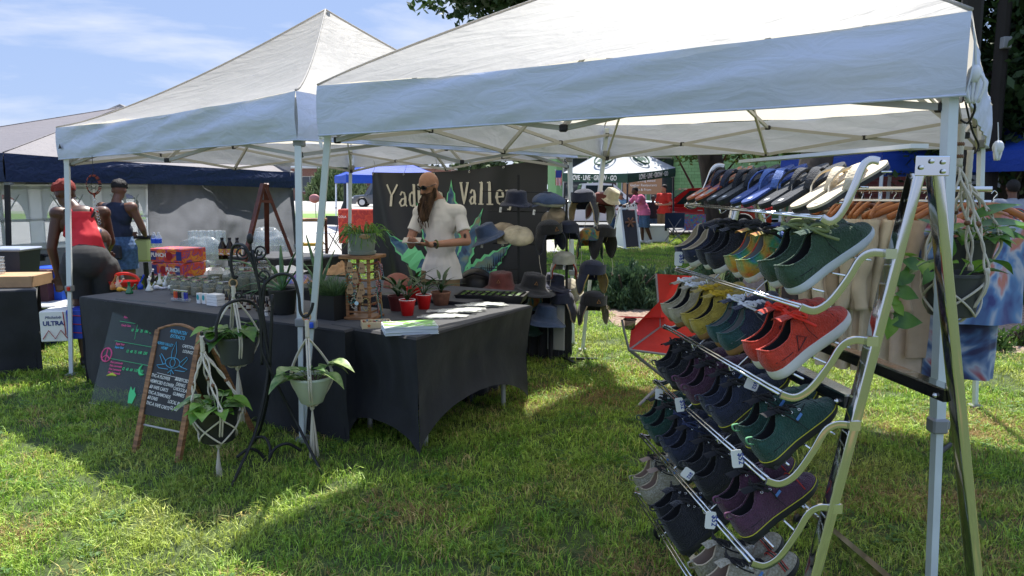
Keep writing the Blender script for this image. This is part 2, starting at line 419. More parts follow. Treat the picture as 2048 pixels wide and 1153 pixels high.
# ------------------------------------------------------------------ ground
def ground_mat(name,greens,dry,scale):
    m=mat(name,greens[0],0.95,bump=0.8,bscale=60);t=m.node_tree;b=t.nodes['Principled BSDF']
    c=N(t,'ShaderNodeTexCoord')
    n=N(t,'ShaderNodeTexNoise');n.inputs['Scale'].default_value=scale;n.inputs['Detail'].default_value=8
    r=N(t,'ShaderNodeValToRGB');e=r.color_ramp.elements
    e[0].position=0.36;e[0].color=tuple(greens[0])+(1,);e[1].position=0.66;e[1].color=tuple(greens[1])+(1,)
    n2=N(t,'ShaderNodeTexNoise');n2.inputs['Scale'].default_value=0.55;n2.inputs['Detail'].default_value=5
    r2=N(t,'ShaderNodeValToRGB');r2.color_ramp.elements[0].position=0.60;r2.color_ramp.elements[1].position=0.74
    mixn=N(t,'ShaderNodeMix',data_type='RGBA');mixn.inputs['B'].default_value=tuple(dry)+(1,)
    t.links.new(c.outputs['Object'],n.inputs['Vector']);t.links.new(c.outputs['Object'],n2.inputs['Vector'])
    t.links.new(n.outputs['Fac'],r.inputs['Fac']);t.links.new(r.outputs['Color'],mixn.inputs['A'])
    t.links.new(n2.outputs['Fac'],r2.inputs['Fac']);t.links.new(r2.outputs['Color'],mixn.inputs['Factor'])
    t.links.new(mixn.outputs['Result'],b.inputs['Base Color']);return m
M_lawn=ground_mat('lawn_soil',((0.03,0.045,0.012),(0.07,0.10,0.025)),(0.16,0.11,0.05),9)
M_farlawn=mat('far_lawn',(0.10,0.19,0.03),0.9,col2=(0.17,0.27,0.055),vscale=2.5,bump=0.4)
struct(MB().grid(lambda u,v:V(-400+800*u,-60+760*v,0),2,2).build('lawn',M_lawn))
def sheet(name,poly,z,m):return struct(MB().add([(p[0],p[1],z)for p in poly],[tuple(range(len(poly)))]).build(name,m))
# car park and street beyond the stalls (left and centre), then the far side of the street
def strip(a,b,z,name,m,xl=-120,xr=120,tilt=0.0):
    return sheet(name,[(xl,a-tilt*xl),(xr,a-tilt*xr),(xr,b-tilt*xr),(xl,b-tilt*xl)],z,m)
sheet('car_park',[(-90,10.6),(-6.0,12.6),(-3.6,15.5),(-1.6,17.5),(1.2,17.6),(1.6,34.5),(-90,34.5)],0.004,M_concrete)
strip(34.4,47,0.10,'grass_verge',M_farlawn,-120,1.8)
strip(43.6,45.0,0.104,'pavement',M_concrete,-120,1.8)
struct(MB().box((-59,34.45,0.055),(122,0.2,0.11)).build('kerb',M_concrete))
strip(47,72,0.012,'street',mat('street_concrete',(0.36,0.34,0.31),0.9,var=0.1,vscale=0.8),-120,1.8)
sheet('street',[(1.6,24.4),(120,23.0),(120,34.0),(1.6,34.0)],0.008,M_asphalt)
sheet('pavement',[(1.7,34.05),(120,34.05),(120,36.6),(1.7,36.6)],0.12,M_concrete)
strip(72,110,0.016,'parking_lot',M_concrete)
# the mulched bed behind the chair and along the right
bed=[gr(1232,655),gr(1325,650),gr(1420,640),gr(1700,660),gr(1900,700),gr(2100,712),(13,8.4),(13,14.5),(8.2,16.5),gr(1500,520),gr(1220,560),gr(1190,610)]
sheet('mulch_bed',[(p[0],p[1])for p in bed],0.008,M_mulch)
sheet('bare_soil',[(4.2,18.4),(6.2,17.0),(9.8,17.0),(11.0,20.5),(8.5,23.0),(5.2,22.0)],0.012,mat('bare_soil',(0.10,0.065,0.04),0.95,var=0.4,vscale=2,bump=0.6))
def inside(x,y,poly):
    c=False;j=len(poly)-1
    for i in range(len(poly)):
        xi,yi,xj,yj=poly[i][0],poly[i][1],poly[j][0],poly[j][1]
        if(yi>y)!=(yj>y)and x<(xj-xi)*(y-yi)/(yj-yi)+xi:c=not c
        j=i
    return c
# grass: tufts of blades strewn over the lawn (nobody could count them)
def blade_mat(name,ca,cb,cd):
    m=bpy.data.materials.new(name);m.use_nodes=True;t=m.node_tree;b=t.nodes['Principled BSDF'];o=t.nodes['Material Output']
    b.inputs['Roughness'].default_value=0.5;b.inputs['Specular IOR Level'].default_value=0.35
    oi=N(t,'ShaderNodeObjectInfo');r=N(t,'ShaderNodeValToRGB');e=r.color_ramp.elements
    e[0].position=0;e[0].color=tuple(ca)+(1,);e[1].position=0.9;e[1].color=tuple(cb)+(1,)
    q=e.new(0.97);q.color=tuple(cd)+(1,)
    t.links.new(oi.outputs['Random'],r.inputs['Fac'])
    ge=N(t,'ShaderNodeNewGeometry');n=N(t,'ShaderNodeTexNoise');n.inputs['Scale'].default_value=0.8;n.inputs['Detail'].default_value=4
    t.links.new(ge.outputs['Position'],n.inputs['Vector'])
    r2=N(t,'ShaderNodeValToRGB');r2.color_ramp.elements[0].position=0.50;r2.color_ramp.elements[1].position=0.70
    mr=N(t,'ShaderNodeMath',operation='MULTIPLY');mr.inputs[1].default_value=0.4
    mixn=N(t,'ShaderNodeMix',data_type='RGBA');mixn.inputs['B'].default_value=tuple(cd)+(1,)
    t.links.new(n.outputs['Fac'],r2.inputs['Fac']);t.links.new(r2.outputs['Color'],mr.inputs[0]);t.links.new(mr.outputs[0],mixn.inputs['Factor'])
    t.links.new(r.outputs['Color'],mixn.inputs['A']);t.links.new(mixn.outputs['Result'],b.inputs['Base Color'])
    n3=N(t,'ShaderNodeTexNoise');n3.inputs['Scale'].default_value=34;n3.inputs['Detail'].default_value=2
    m3=N(t,'ShaderNodeMapRange');m3.inputs['From Min'].default_value=.3;m3.inputs['From Max'].default_value=.7;m3.inputs['To Min'].default_value=.35;m3.inputs['To Max'].default_value=1.6
    h3=N(t,'ShaderNodeHueSaturation');t.links.new(ge.outputs['Position'],n3.inputs['Vector']);t.links.new(n3.outputs['Fac'],m3.inputs['Value']);t.links.new(m3.outputs[0],h3.inputs['Value'])
    t.links.new(mixn.outputs['Result'],h3.inputs['Color']);t.links.new(h3.outputs[0],b.inputs['Base Color'])
    tr=N(t,'ShaderNodeBsdfTranslucent');ms=N(t,'ShaderNodeMixShader');ms.inputs[0].default_value=0.38
    t.links.new(h3.outputs[0],tr.inputs['Color'])
    t.links.new(b.outputs[0],ms.inputs[1]);t.links.new(tr.outputs[0],ms.inputs[2]);t.links.new(ms.outputs[0],o.inputs[0]);return m
M_blade=blade_mat('grass_blade',(0.12,0.28,0.03),(0.46,0.60,0.09),(0.52,0.40,0.16))
def tuft(nb,rad,h0,h1,wd,seed,lay=0.7):
    rg=random.Random(seed);mb=MB()
    for _ in range(nb):
        a=rg.uniform(0,6.28);rr=rad*math.sqrt(rg.random());bx,by=rr*math.cos(a),rr*math.sin(a)
        d=rg.uniform(0,6.28);h=rg.uniform(h0,h1);ln=rg.uniform(0.15,lay)*h;w_=wd*rg.uniform(0.6,1.2)
        dx,dy=math.cos(d),math.sin(d);fa=d+rg.uniform(0.8,2.3);sx_,sy_=math.cos(fa)*w_/2,math.sin(fa)*w_/2
        m1=(bx+dx*ln*.35,by+dy*ln*.35,h*.62);tp=(bx+dx*ln*1.15,by+dy*ln*1.15,h*rg.uniform(.7,1.0))
        mb.add([(bx-sx_,by-sy_,-0.01),(bx+sx_,by+sy_,-0.01),(m1[0]+sx_*.8,m1[1]+sy_*.8,m1[2]),(m1[0]-sx_*.8,m1[1]-sy_*.8,m1[2]),tp],[(0,1,2,3),(3,2,4)])
    return mb
SRC=bpy.data.collections.new('grass_tuft_sources')
def gn_scatter(name,pts,tufts,mat_,kind='stuff'):
    """pts: array (n,4) x, y, z, scale; tufts: list of meshes. One object; its nodes place the tufts on its points."""
    objs=[]
    objs_col=bpy.data.collections.new(name+'_source')
    for i,tm in enumerate(tufts):
        o=bpy.data.objects.new('tuft',tm.mesh('tuft',mat_));objs_col.objects.link(o)
    me=bpy.data.meshes.new(name);me.from_pydata([tuple(p[:3])for p in pts],[],[])
    at_=me.attributes.new('sc','FLOAT','POINT');at_.data.foreach_set('value',[float(p[3])for p in pts])
    at_=me.attributes.new('rz','FLOAT_VECTOR','POINT');at_.data.foreach_set('vector',np.array([[random.uniform(-.12,.12),random.uniform(-.12,.12),random.uniform(0,6.28)]for _ in pts]).ravel())
    ob=bpy.data.objects.new(name,me);COL.objects.link(ob);ob['kind']=kind
    ng=bpy.data.node_groups.new(name,'GeometryNodeTree')
    ng.interface.new_socket('Geometry',in_out='INPUT',socket_type='NodeSocketGeometry');ng.interface.new_socket('Geometry',in_out='OUTPUT',socket_type='NodeSocketGeometry')
    gi=ng.nodes.new('NodeGroupInput');go=ng.nodes.new('NodeGroupOutput');ip=ng.nodes.new('GeometryNodeInstanceOnPoints')
    ci=ng.nodes.new('GeometryNodeCollectionInfo');ci.inputs['Collection'].default_value=objs_col;ci.inputs['Separate Children'].default_value=True;ci.inputs['Reset Children'].default_value=True
    a1=ng.nodes.new('GeometryNodeInputNamedAttribute');a1.data_type='FLOAT';a1.inputs['Name'].default_value='sc'
    a2=ng.nodes.new('GeometryNodeInputNamedAttribute');a2.data_type='FLOAT_VECTOR';a2.inputs['Name'].default_value='rz'
    mp_=ng.nodes.new('GeometryNodeMeshToPoints')
    ng.links.new(gi.outputs[0],mp_.inputs['Mesh']);ng.links.new(mp_.outputs[0],ip.inputs['Points']);ng.links.new(ci.outputs[0],ip.inputs['Instance'])
    ip.inputs['Pick Instance'].default_value=True
    e2r=ng.nodes.new('FunctionNodeEulerToRotation')
    ng.links.new(a2.outputs['Attribute'],e2r.inputs[0]);ng.links.new(e2r.outputs[0],ip.inputs['Rotation'])
    ng.links.new(a1.outputs['Attribute'],ip.inputs['Scale']);ng.links.new(ip.outputs[0],go.inputs[0])
    md=ob.modifiers.new('scatter','NODES');md.node_group=ng
    return ob
def scatter_pts(y0,y1,dens,excl=(),xr=0.78,pad=0.6,smin=.7,smax=1.25):
    out_=[]
    y=y0
    while y<y1:
        dy=0.25;half=xr*y+pad;n=int(dens(y)*dy*half*2)
        for _ in range(n):
            x=random.uniform(-half,half);yy=random.uniform(y,y+dy)
            if any(inside(x,yy,e)for e in excl):continue
            out_.append((x,yy,0.0,random.uniform(smin,smax)))
        y+=dy
    return out_
park=[(-90,10.6),(-6.0,12.6),(-3.6,15.5),(-1.6,17.5),(1.2,17.6),(1.6,34.5),(-90,34.5)]
soil_=[(4.2,18.4),(6.2,17.0),(9.8,17.0),(11.0,20.5),(8.5,23.0),(5.2,22.0)]
near=scatter_pts(1.7,5.2,lambda y:215,xr=.78)
gn_scatter('grass',near,[tuft(34,0.078,0.014,0.056,0.0046,s,1.6)for s in range(9)],M_blade)
mid=scatter_pts(5.2,11.0,lambda y:95,[bed])
gn_scatter('grass',mid,[tuft(40,0.11,0.018,0.060,0.0068,s+20,1.5)for s in range(5)],M_blade)
far=scatter_pts(11.0,24.3,lambda y:22,[bed,park,soil_])
gn_scatter('grass',far,[tuft(60,0.24,0.03,0.065,0.010,s+40)for s in range(4)],M_blade)
# clover-like weeds among the grass
def clover(seed):
    rg=random.Random(seed);mb=MB()
    for _ in range(16):
        a=rg.uniform(0,6.28);r_=.07*math.sqrt(rg.random());c=V(r_*math.cos(a),r_*math.sin(a),rg.uniform(.012,.035))
        for k in range(3):
            b=a+k*2.094;mb.leaf(c,V(math.cos(b),math.sin(b),.25),V(0,0,1),.014,.012,.2,.2,n=2)
    return mb
cl=[(random.uniform(-.72*y-.3,.75*y+.3),y,0,random.uniform(.8,1.3))for y in[random.uniform(1.8,6.5)**1.0 for _ in range(160)]]
gn_scatter('clover',cl,[clover(s)for s in range(3)],mat('clover_leaf',(0.07,0.16,0.025),0.55,transl=0.3,objvar=0.25))
dry_c=[(0.95,5.2,1.1,.55),(2.9,4.5,.8,.5),(1.5,5.9,.9,.5),(2.6,2.6,1.0,.7),(1.1,3.4,.5,.3),(.55,2.8,.4,.2),(-.4,3.3,.35,.25),(-2.2,3.0,.3,.2),(-.9,2.6,.3,.2),(1.9,3.4,.7,.3)]
dl=[]
for(cx,cy,rx,ry)in dry_c:
    for _ in range(int(rx*ry*700)):
        dl.append((random.gauss(cx,rx*.5),random.gauss(cy,ry*.5),0.006,random.uniform(.7,1.2)))
gn_scatter('dry_grass',dl,[tuft(22,0.08,0.010,0.034,0.0032,s+70,2.6)for s in range(3)],mat('dry_blade',(0.42,0.27,0.12),0.8,transl=0.25,objvar=0.3))
fall=MB()
for k in range(5):a=k*1.3;fall.leaf(V(.10*math.cos(a)*k/5,.10*math.sin(a)*k/5,.03),V(math.cos(a*2),math.sin(a*2),.15),V(0,0,1),.045,.022,.5,.3,n=3)
fp=[(random.uniform(-.72*y,.75*y),y,0,random.uniform(.3,.6))for y in[random.uniform(1.9,9)for _ in range(45)]]
gn_scatter('leaf_litter',fp,[fall],mat('dead_leaf',(.30,.19,.09),.8,objvar=.4))
from mathutils import noise
# ------------------------------------------------------------------ pop-up canopies
def nz(p,s=1.0):return noise.noise(Vector(p)*s)
def bar(mb,a,b,r=0.011):mb.beam(a,b,r*1.5,r*2)
def canopy(name,label,eave,drop,peak,m_roof,m_val,foot=None,pw=1.2,sag=0.05,legs=(1,1,1,1),truss=True,group='pop-up canopies',leg_mat=None,wr=0.016,val_sides=(1,1,1,1),nn=26,thick=0.036,clips=('red','red','red','red'),hub=True,trz=0.0,sliders=(1,1,1,1)):
    E=[Vector(p)for p in eave];P=Vector(peak);c=sum(E,Vector())/4
    F=[Vector((p[0],p[1],0))for p in(foot or eave)]
    t=thing(name,label,'canopy tent',(c.x,c.y,0),group)
    leg_mat=leg_mat or M_legs
    def f(tt):return tt**pw
    for i in range(4):
        a,b=E[i],E[(i+1)%4]
        def fn(u,v,a=a,b=b,i=i):
            e=a.lerp(b,u);e=e+Vector((0,0,-sag*4*u*(1-u)*.5))
            q=e.lerp(P,v);q.z=e.z+(P.z-e.z)*f(v)
            # cloth hangs a little between the hips and creases towards the eave
            k=math.sin(math.pi*u)*math.sin(math.pi*v)
            q.z-=sag*1.1*k
            q.z+=wr*(nz((q.x*1.2,q.y*1.2,i+3.1),1.6)+.6*nz((q.x,q.y,i),5.5))*(1-v)*min(1,6*u*(1-u))
            return q
        m_=MB().grid(fn,nn,nn);m_.build('roof_panel',m_roof,t,smooth=True)
        if val_sides[i]:
            out_=((a+b)/2-c);out_.z=0;out_.normalize();d0,d1=drop[i],drop[(i+1)%4]
            def fv(u,v,a=a,b=b,i=i,out_=out_,d0=d0,d1=d1):
                e=a.lerp(b,u)+Vector((0,0,-sag*2*u*(1-u)))
                h=d0+(d1-d0)*u;q=e+Vector((0,0,-h*v*(1-.10*math.sin(math.pi*u))))
                env=min(1,8*u*(1-u)+.1)
                q+=out_*(wr*1.1*(nz((u*5+v*2.2,v*1.2,i*7.1),1.0)+.5*nz((u*16+v*5,v*3,i*3.3),1.0))*env+.012*math.sin(math.pi*v))
                return q
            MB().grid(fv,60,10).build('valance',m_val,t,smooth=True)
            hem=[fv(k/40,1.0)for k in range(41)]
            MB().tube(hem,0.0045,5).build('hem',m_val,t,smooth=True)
    # hip seams
    for i in range(4):
        pts=[]
        for k in range(13):
            v=k/12;q=E[i].lerp(P,v);q.z=E[i].z+(P.z-E[i].z)*f(v)+.004;pts.append(q)
        MB().tube(pts,0.006,6).build('seam',m_roof,t,smooth=True)
    for i in range(4):
        if not legs[i]:continue
        top=E[i]+Vector((0,0,-.03))+Z(c-E[i],0).normalized()*.075;ft=F[i];kn=ft.lerp(top,.36)
        inn=(c-ft);inn.z=0;inn.normalize()
        lg=MB();lg.beam(kn-Vector((0,0,.02)),top,thick,thick,inn).build('leg',leg_mat,t)if False else None
        o=MB().beam(kn,top,thick,thick,inn).build('leg',leg_mat,t)
        MB().beam(ft+V(0,0,.01),kn+V(0,0,.02),thick*.78,thick*.78,inn).build('lower_leg',leg_mat,o)
        MB().rbox(ft+V(0,0,.012),(.075,.075,.02),r=.006).build('foot_plate',M_grey_plastic,o)
        MB().rbox(kn,(thick*1.5,thick*1.5,.05),r=.006).build('collar',M_grey_plastic,o)
        cm={'red':M_red_plastic,'blue':M_blue_plastic,'none':M_grey_plastic}[clips[i]]
        MB().rbox(kn+inn.cross(V(0,0,1))*thick*.95,(.022,.022,.034),r=.005).build('latch',cm,o)
        z=top.z-drop[i]*.92+trz
        if sliders[i]:MB().rbox((top.x,top.y,z),(thick*1.7,thick*1.7,.055),r=.008).build('slider',M_grey_plastic,o)
    if truss:
        zt=min(E[i].z-drop[i]for i in range(4))+.16+trz;zb=zt-.20
        inset=[]
        for i in range(4):
            q=E[i].lerp(Vector((c.x,c.y,E[i].z)),.045);inset.append(Vector((q.x,q.y,0)))
        tb=MB();jt=[]
        def X(p,q,rise=0):
            n=2
            for k in range(n):
                a=p.lerp(q,k/n);b=p.lerp(q,(k+1)/n)
                up=V(0,0,zt+rise);dn=V(0,0,zb+rise);sd=(q-p).cross(V(0,0,1)).normalized()*.008
                if k%2==0:bar(tb,a+dn+sd,b+up+sd);bar(tb,a+up-sd,b+dn-sd)
                else:bar(tb,a+up+sd,b+dn+sd);bar(tb,a+dn-sd,b+up-sd)
                jt.append(a.lerp(b,.5)+V(0,0,(zt+zb)/2));jt.append(b+dn);jt.append(b+up)
        for i in range(4):X(inset[i],inset[(i+1)%4])
        hubz=min(P.z-.25,zt+.75)
        ctr=Vector((c.x,c.y,0))
        for i in range(4):
            md=(inset[i]+inset[(i+1)%4])/2;h=md.lerp(ctr,.5)
            rise=(hubz-zt)*.5
            bar(tb,md+V(0,0,zb),h+V(0,0,zt+rise+.08));bar(tb,md+V(0,0,zt),h+V(0,0,zb+rise))
            bar(tb,h+V(0,0,zt+rise+.08),ctr+V(0,0,hubz-.2));bar(tb,h+V(0,0,zb+rise),ctr+V(0,0,hubz))
            jt.append(h+V(0,0,(zt+zb)/2+rise))
        tb.build('truss_bars',M_bars,t)
        jm=MB().rbox((0,0,0),(.035,.035,.032),r=.005).mesh('joint',M_dark_plastic)
        for j in jt:instance(jm,'joint',t,j)
        if hub:MB().tube([ctr+V(0,0,hubz-.25),ctr+V(0,0,P.z-.03)],.016,8).build('centre_pole',M_bars,t)
        # corner struts that push the roof up
        for i in range(4):
            q=inset[i]+V(0,0,zb+.02);r_=q.lerp(Vector((c.x,c.y,q.z)),.34);r_.z=E[i].z+(P.z-E[i].z)*f(.34)-.05
            MB().beam(q,r_,.014,.014).build('strut',M_bars,t)
    return t
U2=Vector((.807,-.59,0));W2=Vector((.59,.807,0))
def Z(p,z):return Vector((p[0],p[1],z))
# right tent (nearest)
rA,rB=at(634,172,4.04),at(1944,22,2.34)
rD=Z(rA+W2*3.12,2.05);rC=at(1984,212,4.95)
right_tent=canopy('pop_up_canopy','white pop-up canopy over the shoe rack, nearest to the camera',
    [rA,rB,rC,rD],[.26,.25,.27,.27],Z((rA+rB+rC+rD)/4,2.90),M_white_cv,M_val_shade_cv,
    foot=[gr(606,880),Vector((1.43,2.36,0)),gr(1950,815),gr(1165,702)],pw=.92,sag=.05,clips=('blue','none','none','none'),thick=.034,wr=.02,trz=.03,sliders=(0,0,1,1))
lE,lF=at(591,182,4.26),at(112,256,6.05)
lH=Z(lF+W2*3.1,2.0);lG=Z(lE+W2*3.05,2.03)
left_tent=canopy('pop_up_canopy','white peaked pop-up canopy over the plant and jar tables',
    [lF,lE,lG,lH],[.25,.27,.25,.25],at(651,20,6.45),M_white_cv,M_val_shade_cv,
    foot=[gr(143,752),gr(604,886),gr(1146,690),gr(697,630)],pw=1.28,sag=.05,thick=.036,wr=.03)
# maker's mark printed on the left tent's valance
mk=at(134,291,6.0);fx=(lE-lF).normalized()
outn=V(-W2.x,-W2.y,0)
tm=text_mesh('OZARK TRAIL',.034,plane_M(at(140,291,6.0)+outn*.03,fx,(0,0,1)),.001,.0008,'LEFT')
tm.build('lettering',M_ink,left_tent)
p0=at(128,293,6.0)+outn*.03
MB().add([p0+V(0,0,.02),p0+fx*-.035-V(0,0,.02),p0+fx*.03-V(0,0,.02),p0+fx*.012-V(0,0,.0)],[(0,1,2,3)]).build('emblem',M_ink,left_tent)
# repair patches and label panels in the roof and hem
def tiepair(tent,p,ln=.1):
    k=MB();rg=random.Random(int(abs(p.x*100)))
    for i in range(7):
        a=rg.uniform(-.02,.02);b=rg.uniform(-.02,.02)
        k.tube(catmull([p,p+V(a*1.4,b,-ln*.45),p+V(a*.6,b*.6,-ln)],3),.005,5)
    k.ball(p+V(0,0,-.02),(.022,.02,.028),8,6)
    k.build('tied_cord',mat('white_cord',(.75,.76,.78),.8),tent,smooth=True)
tiepair(right_tent,at(645,262,4.15),.10)
tiepair(right_tent,at(1950,135,2.40),.11)
MB().tube([at(1938,25,2.36),at(1950,80,2.38),at(1952,140,2.4)],.004,5).build('drawstring',mat('white_cord'),right_tent)
tiepair(right_tent,at(1997,285,2.98),.07)
MB().tube([at(1996,245,2.98),at(1997,290,2.98)],.002,5).build('drawstring',mat('white_cord'),right_tent)
# dark tent at far left
dl,dr_=at(6,306,7.2),at(583,350,11.2)
dl.z=1.98;dr_.z=1.82
dl=atz(6,306,1.90)if False else at(6,306,7.4);dr_=at(590,345,11.6)
dd=(dr_-dl);dd.z=0;dn=Vector((-dd.y,dd.x,0)).normalized()
dbl=Z(dl+dn*3.3,dl.z);dbr=Z(dr_+dn*3.3,dr_.z)
dark_tent=canopy('pop_up_canopy','large navy and taupe canopy at the far left behind the two women',
    [dl,dr_,dbr,dbl],[.28,.24,.26,.26],at(240,216,11.2),M_taupe_cv,M_navy_cv,
    foot=[gr(22,660),Z(dr_,0),Z(dbr,0),Z(dbl,0)],pw=1.0,sag=.03,leg_mat=mat('dark_leg',(.03,.03,.04),.4),truss=False,nn=16,thick=.04)
vc=MB();pk_=at(240,214,11.2)
for s1,s2 in(((-1.25,.1,-.42),(.55,-.35,-.22)),((.55,-.35,-.22),(1.2,.6,-.36)),((-.45,1.0,-.40),(-1.25,.1,-.42))):
    a,b=pk_+V(*s1)*1.0,pk_+V(*s2)*1.0
    vc.grid(lambda u,v,a=a,b=b:a.lerp(b,u).lerp(pk_+V(0,0,.04),v)+V(0,0,.03*math.sin(3.1*u)*(1-v)),9,7)
vc.build('vent_cap',canvas('vent_canvas',(.2,.19,.19),.1,.8),dark_tent,smooth=True)
# its side walls: clear arched windows at left, grey sheet at right
wl=thing('tent_side_wall','white side wall with clear arched windows behind the two women','tent wall',Z(at(150,400,9.7),0))
A0=Z(dl+dn*3.25-dd.normalized()*.4,0);A1=at(303,440,12.6);A1.z=0
wz0,wz1=.62,1.50
wd_=(A1-A0).normalized();wlen=(A1-A0).length
def wp(s,z,o=0):return A0+wd_*s+V(0,0,z)-Vector((-wd_.y,wd_.x,0))*o
vin=mat('white_vinyl',(.88,.89,.90),.45,transl=.65)
fr=MB()
for(z,h)in((wz0,.10),(wz1,.09),(1.04,.035)):fr.plate([wp(0,z),wp(wlen,z),wp(wlen,z+h),wp(0,z+h)],.006)
npan=5;pwid=wlen/npan
for k in range(npan+1):
    s_=k*pwid;w0=.11;fr.plate([wp(s_-w0,wz0,.003),wp(s_+w0,wz0,.003),wp(s_+w0,wz1+.04,.003),wp(s_-w0,wz1+.04,.003)],.006)
fr.build('wall_sheet',vin,wl)
for k in range(npan):
    mid_=(k+.5)*pwid;hw=pwid/2-.1
    ar=MB();pts_o,pts_i=[],[]
    for j in range(17):
        a=math.pi*j/16;pts_o.append((mid_-math.cos(a)*(hw+.02),1.04+math.sin(a)*.46));pts_i.append((mid_-math.cos(a)*(hw-.05),1.04+math.sin(a)*.39))
    vs=[wp(s_,z,.006)for s_,z in pts_o]+[wp(s_,z,.006)for s_,z in pts_i]
    ar.add(vs,[(j,j+1,17+j+1,17+j)for j in range(16)])
    # filled corners above the arch
    tops=[wp(s_,wz1+.05,.005)for s_,z in pts_o];b0=len(ar.v)
    ar.add(tops+[wp(s_,z,.005)for s_,z in pts_o],[(j,j+1,17+j+1,17+j)for j in range(16)])
    for dx in(-.33,.33):ar.beam(wp(mid_,1.04,.008),wp(mid_+dx*hw*2,1.42,.008),.035,.004,wd_)
    ar.beam(wp(mid_,.70,.008),wp(mid_,1.52,.008),.05,.004,Vector((-wd_.y,wd_.x,0)))
    ar.build('window_frame',vin,wl)
    MB().plate([wp(mid_-hw,wz0+.05,-.004),wp(mid_+hw,wz0+.05,-.004),wp(mid_+hw,1.55,-.004),wp(mid_-hw,1.55,-.004)],.003).build('window_pane',clear_mat('window_film',(.90,.93,.95),.60,.3,(.8,.82,.85)),wl)
lowr=MB().grid(lambda u,v:wp(u*wlen,v*(wz0+.01))+V(0,.03*nz((u*9,v*2,0)),0),30,8).build('lower_sheet',M_grey_wall,wl,smooth=True)
MB().grid(lambda u,v:wp(u*wlen,1.57+v*.35)+V(0,.03*nz((u*9,v*2,5)),0),30,5).build('upper_sheet',M_grey_wall,wl,smooth=True)
gw=thing('tent_side_wall','grey hanging side wall behind the dark wooden trestle','tent wall',Z(at(440,450,10.5),0))
G0=Z(A1,0);G1=Z(at(586,450,11.5),0)
def drape(u,v):
    p=G0.lerp(G1,u);z=2.0*v
    fold=.16*math.sin(u*9+2.2*(1-v))*(1-abs(v-.6))+.10*nz((u*6,v*2.5,1))+.04*nz((u*20,v*9,4))
    sw=.3*math.exp(-((u-.62)/.22)**2)*math.sin(math.pi*min(1,max(0,(v-.5)/.5)))
    return p+V(0,-fold-sw,z)
MB().grid(drape,70,40).build('wall_sheet',M_grey_wall,gw,smooth=True)
# ------------------------------------------------------------------ distance: buildings, cars, trees, tents
def brick_wall(mb,o,ux,w_,h,bw=.6,bh=.3,out_=None):pass
def block_building(name,label,o,ux,w_,h,dp,m_wall,wins=(),doors=(),roof=None,extra=None):
    """o: near-left foot of the facade; ux: direction along it."""
    ux=Vector(ux).normalized();un=Vector((-ux.y,ux.x,0));o=Vector(o)
    t=thing(name,label,'building',o+ux*w_/2)
    # facade as piers and bands round the openings
    xs=sorted({0,w_}|{a for(a,b,c,d)in list(wins)+list(doors)}|{b for(a,b,c,d)in list(wins)+list(doors)})
    zs=sorted({0,h}|{c for(a,b,c,d)in list(wins)+list(doors)}|{d for(a,b,c,d)in list(wins)+list(doors)})
    m=MB();openings=list(wins)+list(doors)
    def pt(x,y,z):return o+ux*x+un*y+V(0,0,z)
    for i in range(len(xs)-1):
        for j in range(len(zs)-1):
            cx,cz=(xs[i]+xs[i+1])/2,(zs[j]+zs[j+1])/2
            if any(a<cx<b and c<cz<d for(a,b,c,d)in openings):continue
            m.add([pt(xs[i],0,zs[j]),pt(xs[i+1],0,zs[j]),pt(xs[i+1],0,zs[j+1]),pt(xs[i],0,zs[j+1])],[(0,1,2,3)])
    for(a,b,c,d)in openings:
        r=.18
        m.add([pt(a,0,c),pt(b,0,c),pt(b,0,d),pt(a,0,d),pt(a,r,c),pt(b,r,c),pt(b,r,d),pt(a,r,d)],[(0,1,5,4),(1,2,6,5),(2,3,7,6),(3,0,4,7)])
    m.add([pt(0,0,0),pt(0,dp,0),pt(0,dp,h),pt(0,0,h),pt(w_,0,0),pt(w_,dp,0),pt(w_,dp,h),pt(w_,0,h)],[(0,3,2,1),(4,5,6,7),(1,2,6,5)])
    m.build('wall',m_wall,t)
    MB().box(pt(w_/2,dp/2,h+.1),(w_+.3,dp+.3,.2),Matrix.Rotation(math.atan2(ux.y,ux.x),3,'Z')).build('roof',roof or mat('roof_trim',(.5,.5,.48),.7),t)
    mf=mat('window_frame_white',(.6,.6,.58),.5)
    for(a,b,c,d)in wins:
        g=MB(); 
        for(x0,x1,z0,z1)in((a,a+.08,c,d),(b-.08,b,c,d),(a+.08,b-.08,c,c+.08),(a+.08,b-.08,d-.08,d)):
            g.add([pt(x0,.10,z0),pt(x1,.10,z0),pt(x1,.10,z1),pt(x0,.10,z1)],[(0,1,2,3)])
        if b-a>1.6:g.beam(pt((a+b)/2,.10,c),pt((a+b)/2,.10,d),.08,.04,ux)
        f=g.build('window',mf,t)
        MB().add([pt(a,.14,c),pt(b,.14,c),pt(b,.14,d),pt(a,.14,d)],[(0,1,2,3)]).build('pane',mat('dark_window',(.03,.04,.05),.08,spec=.8),f)
    for(a,b,c,d)in doors:
        f=MB().add([pt(a,.1,c),pt(b,.1,c),pt(b,.1,d),pt(a,.1,d)],[(0,1,2,3)]).build('door',mat('blue_door',(.06,.15,.2),.5),t)
        MB().box(pt(a+.15,.05,1.0),(.04,.08,.3)).build('handle',M_rim,f)
    t['_o']=0;del t['_o']
    return t,pt
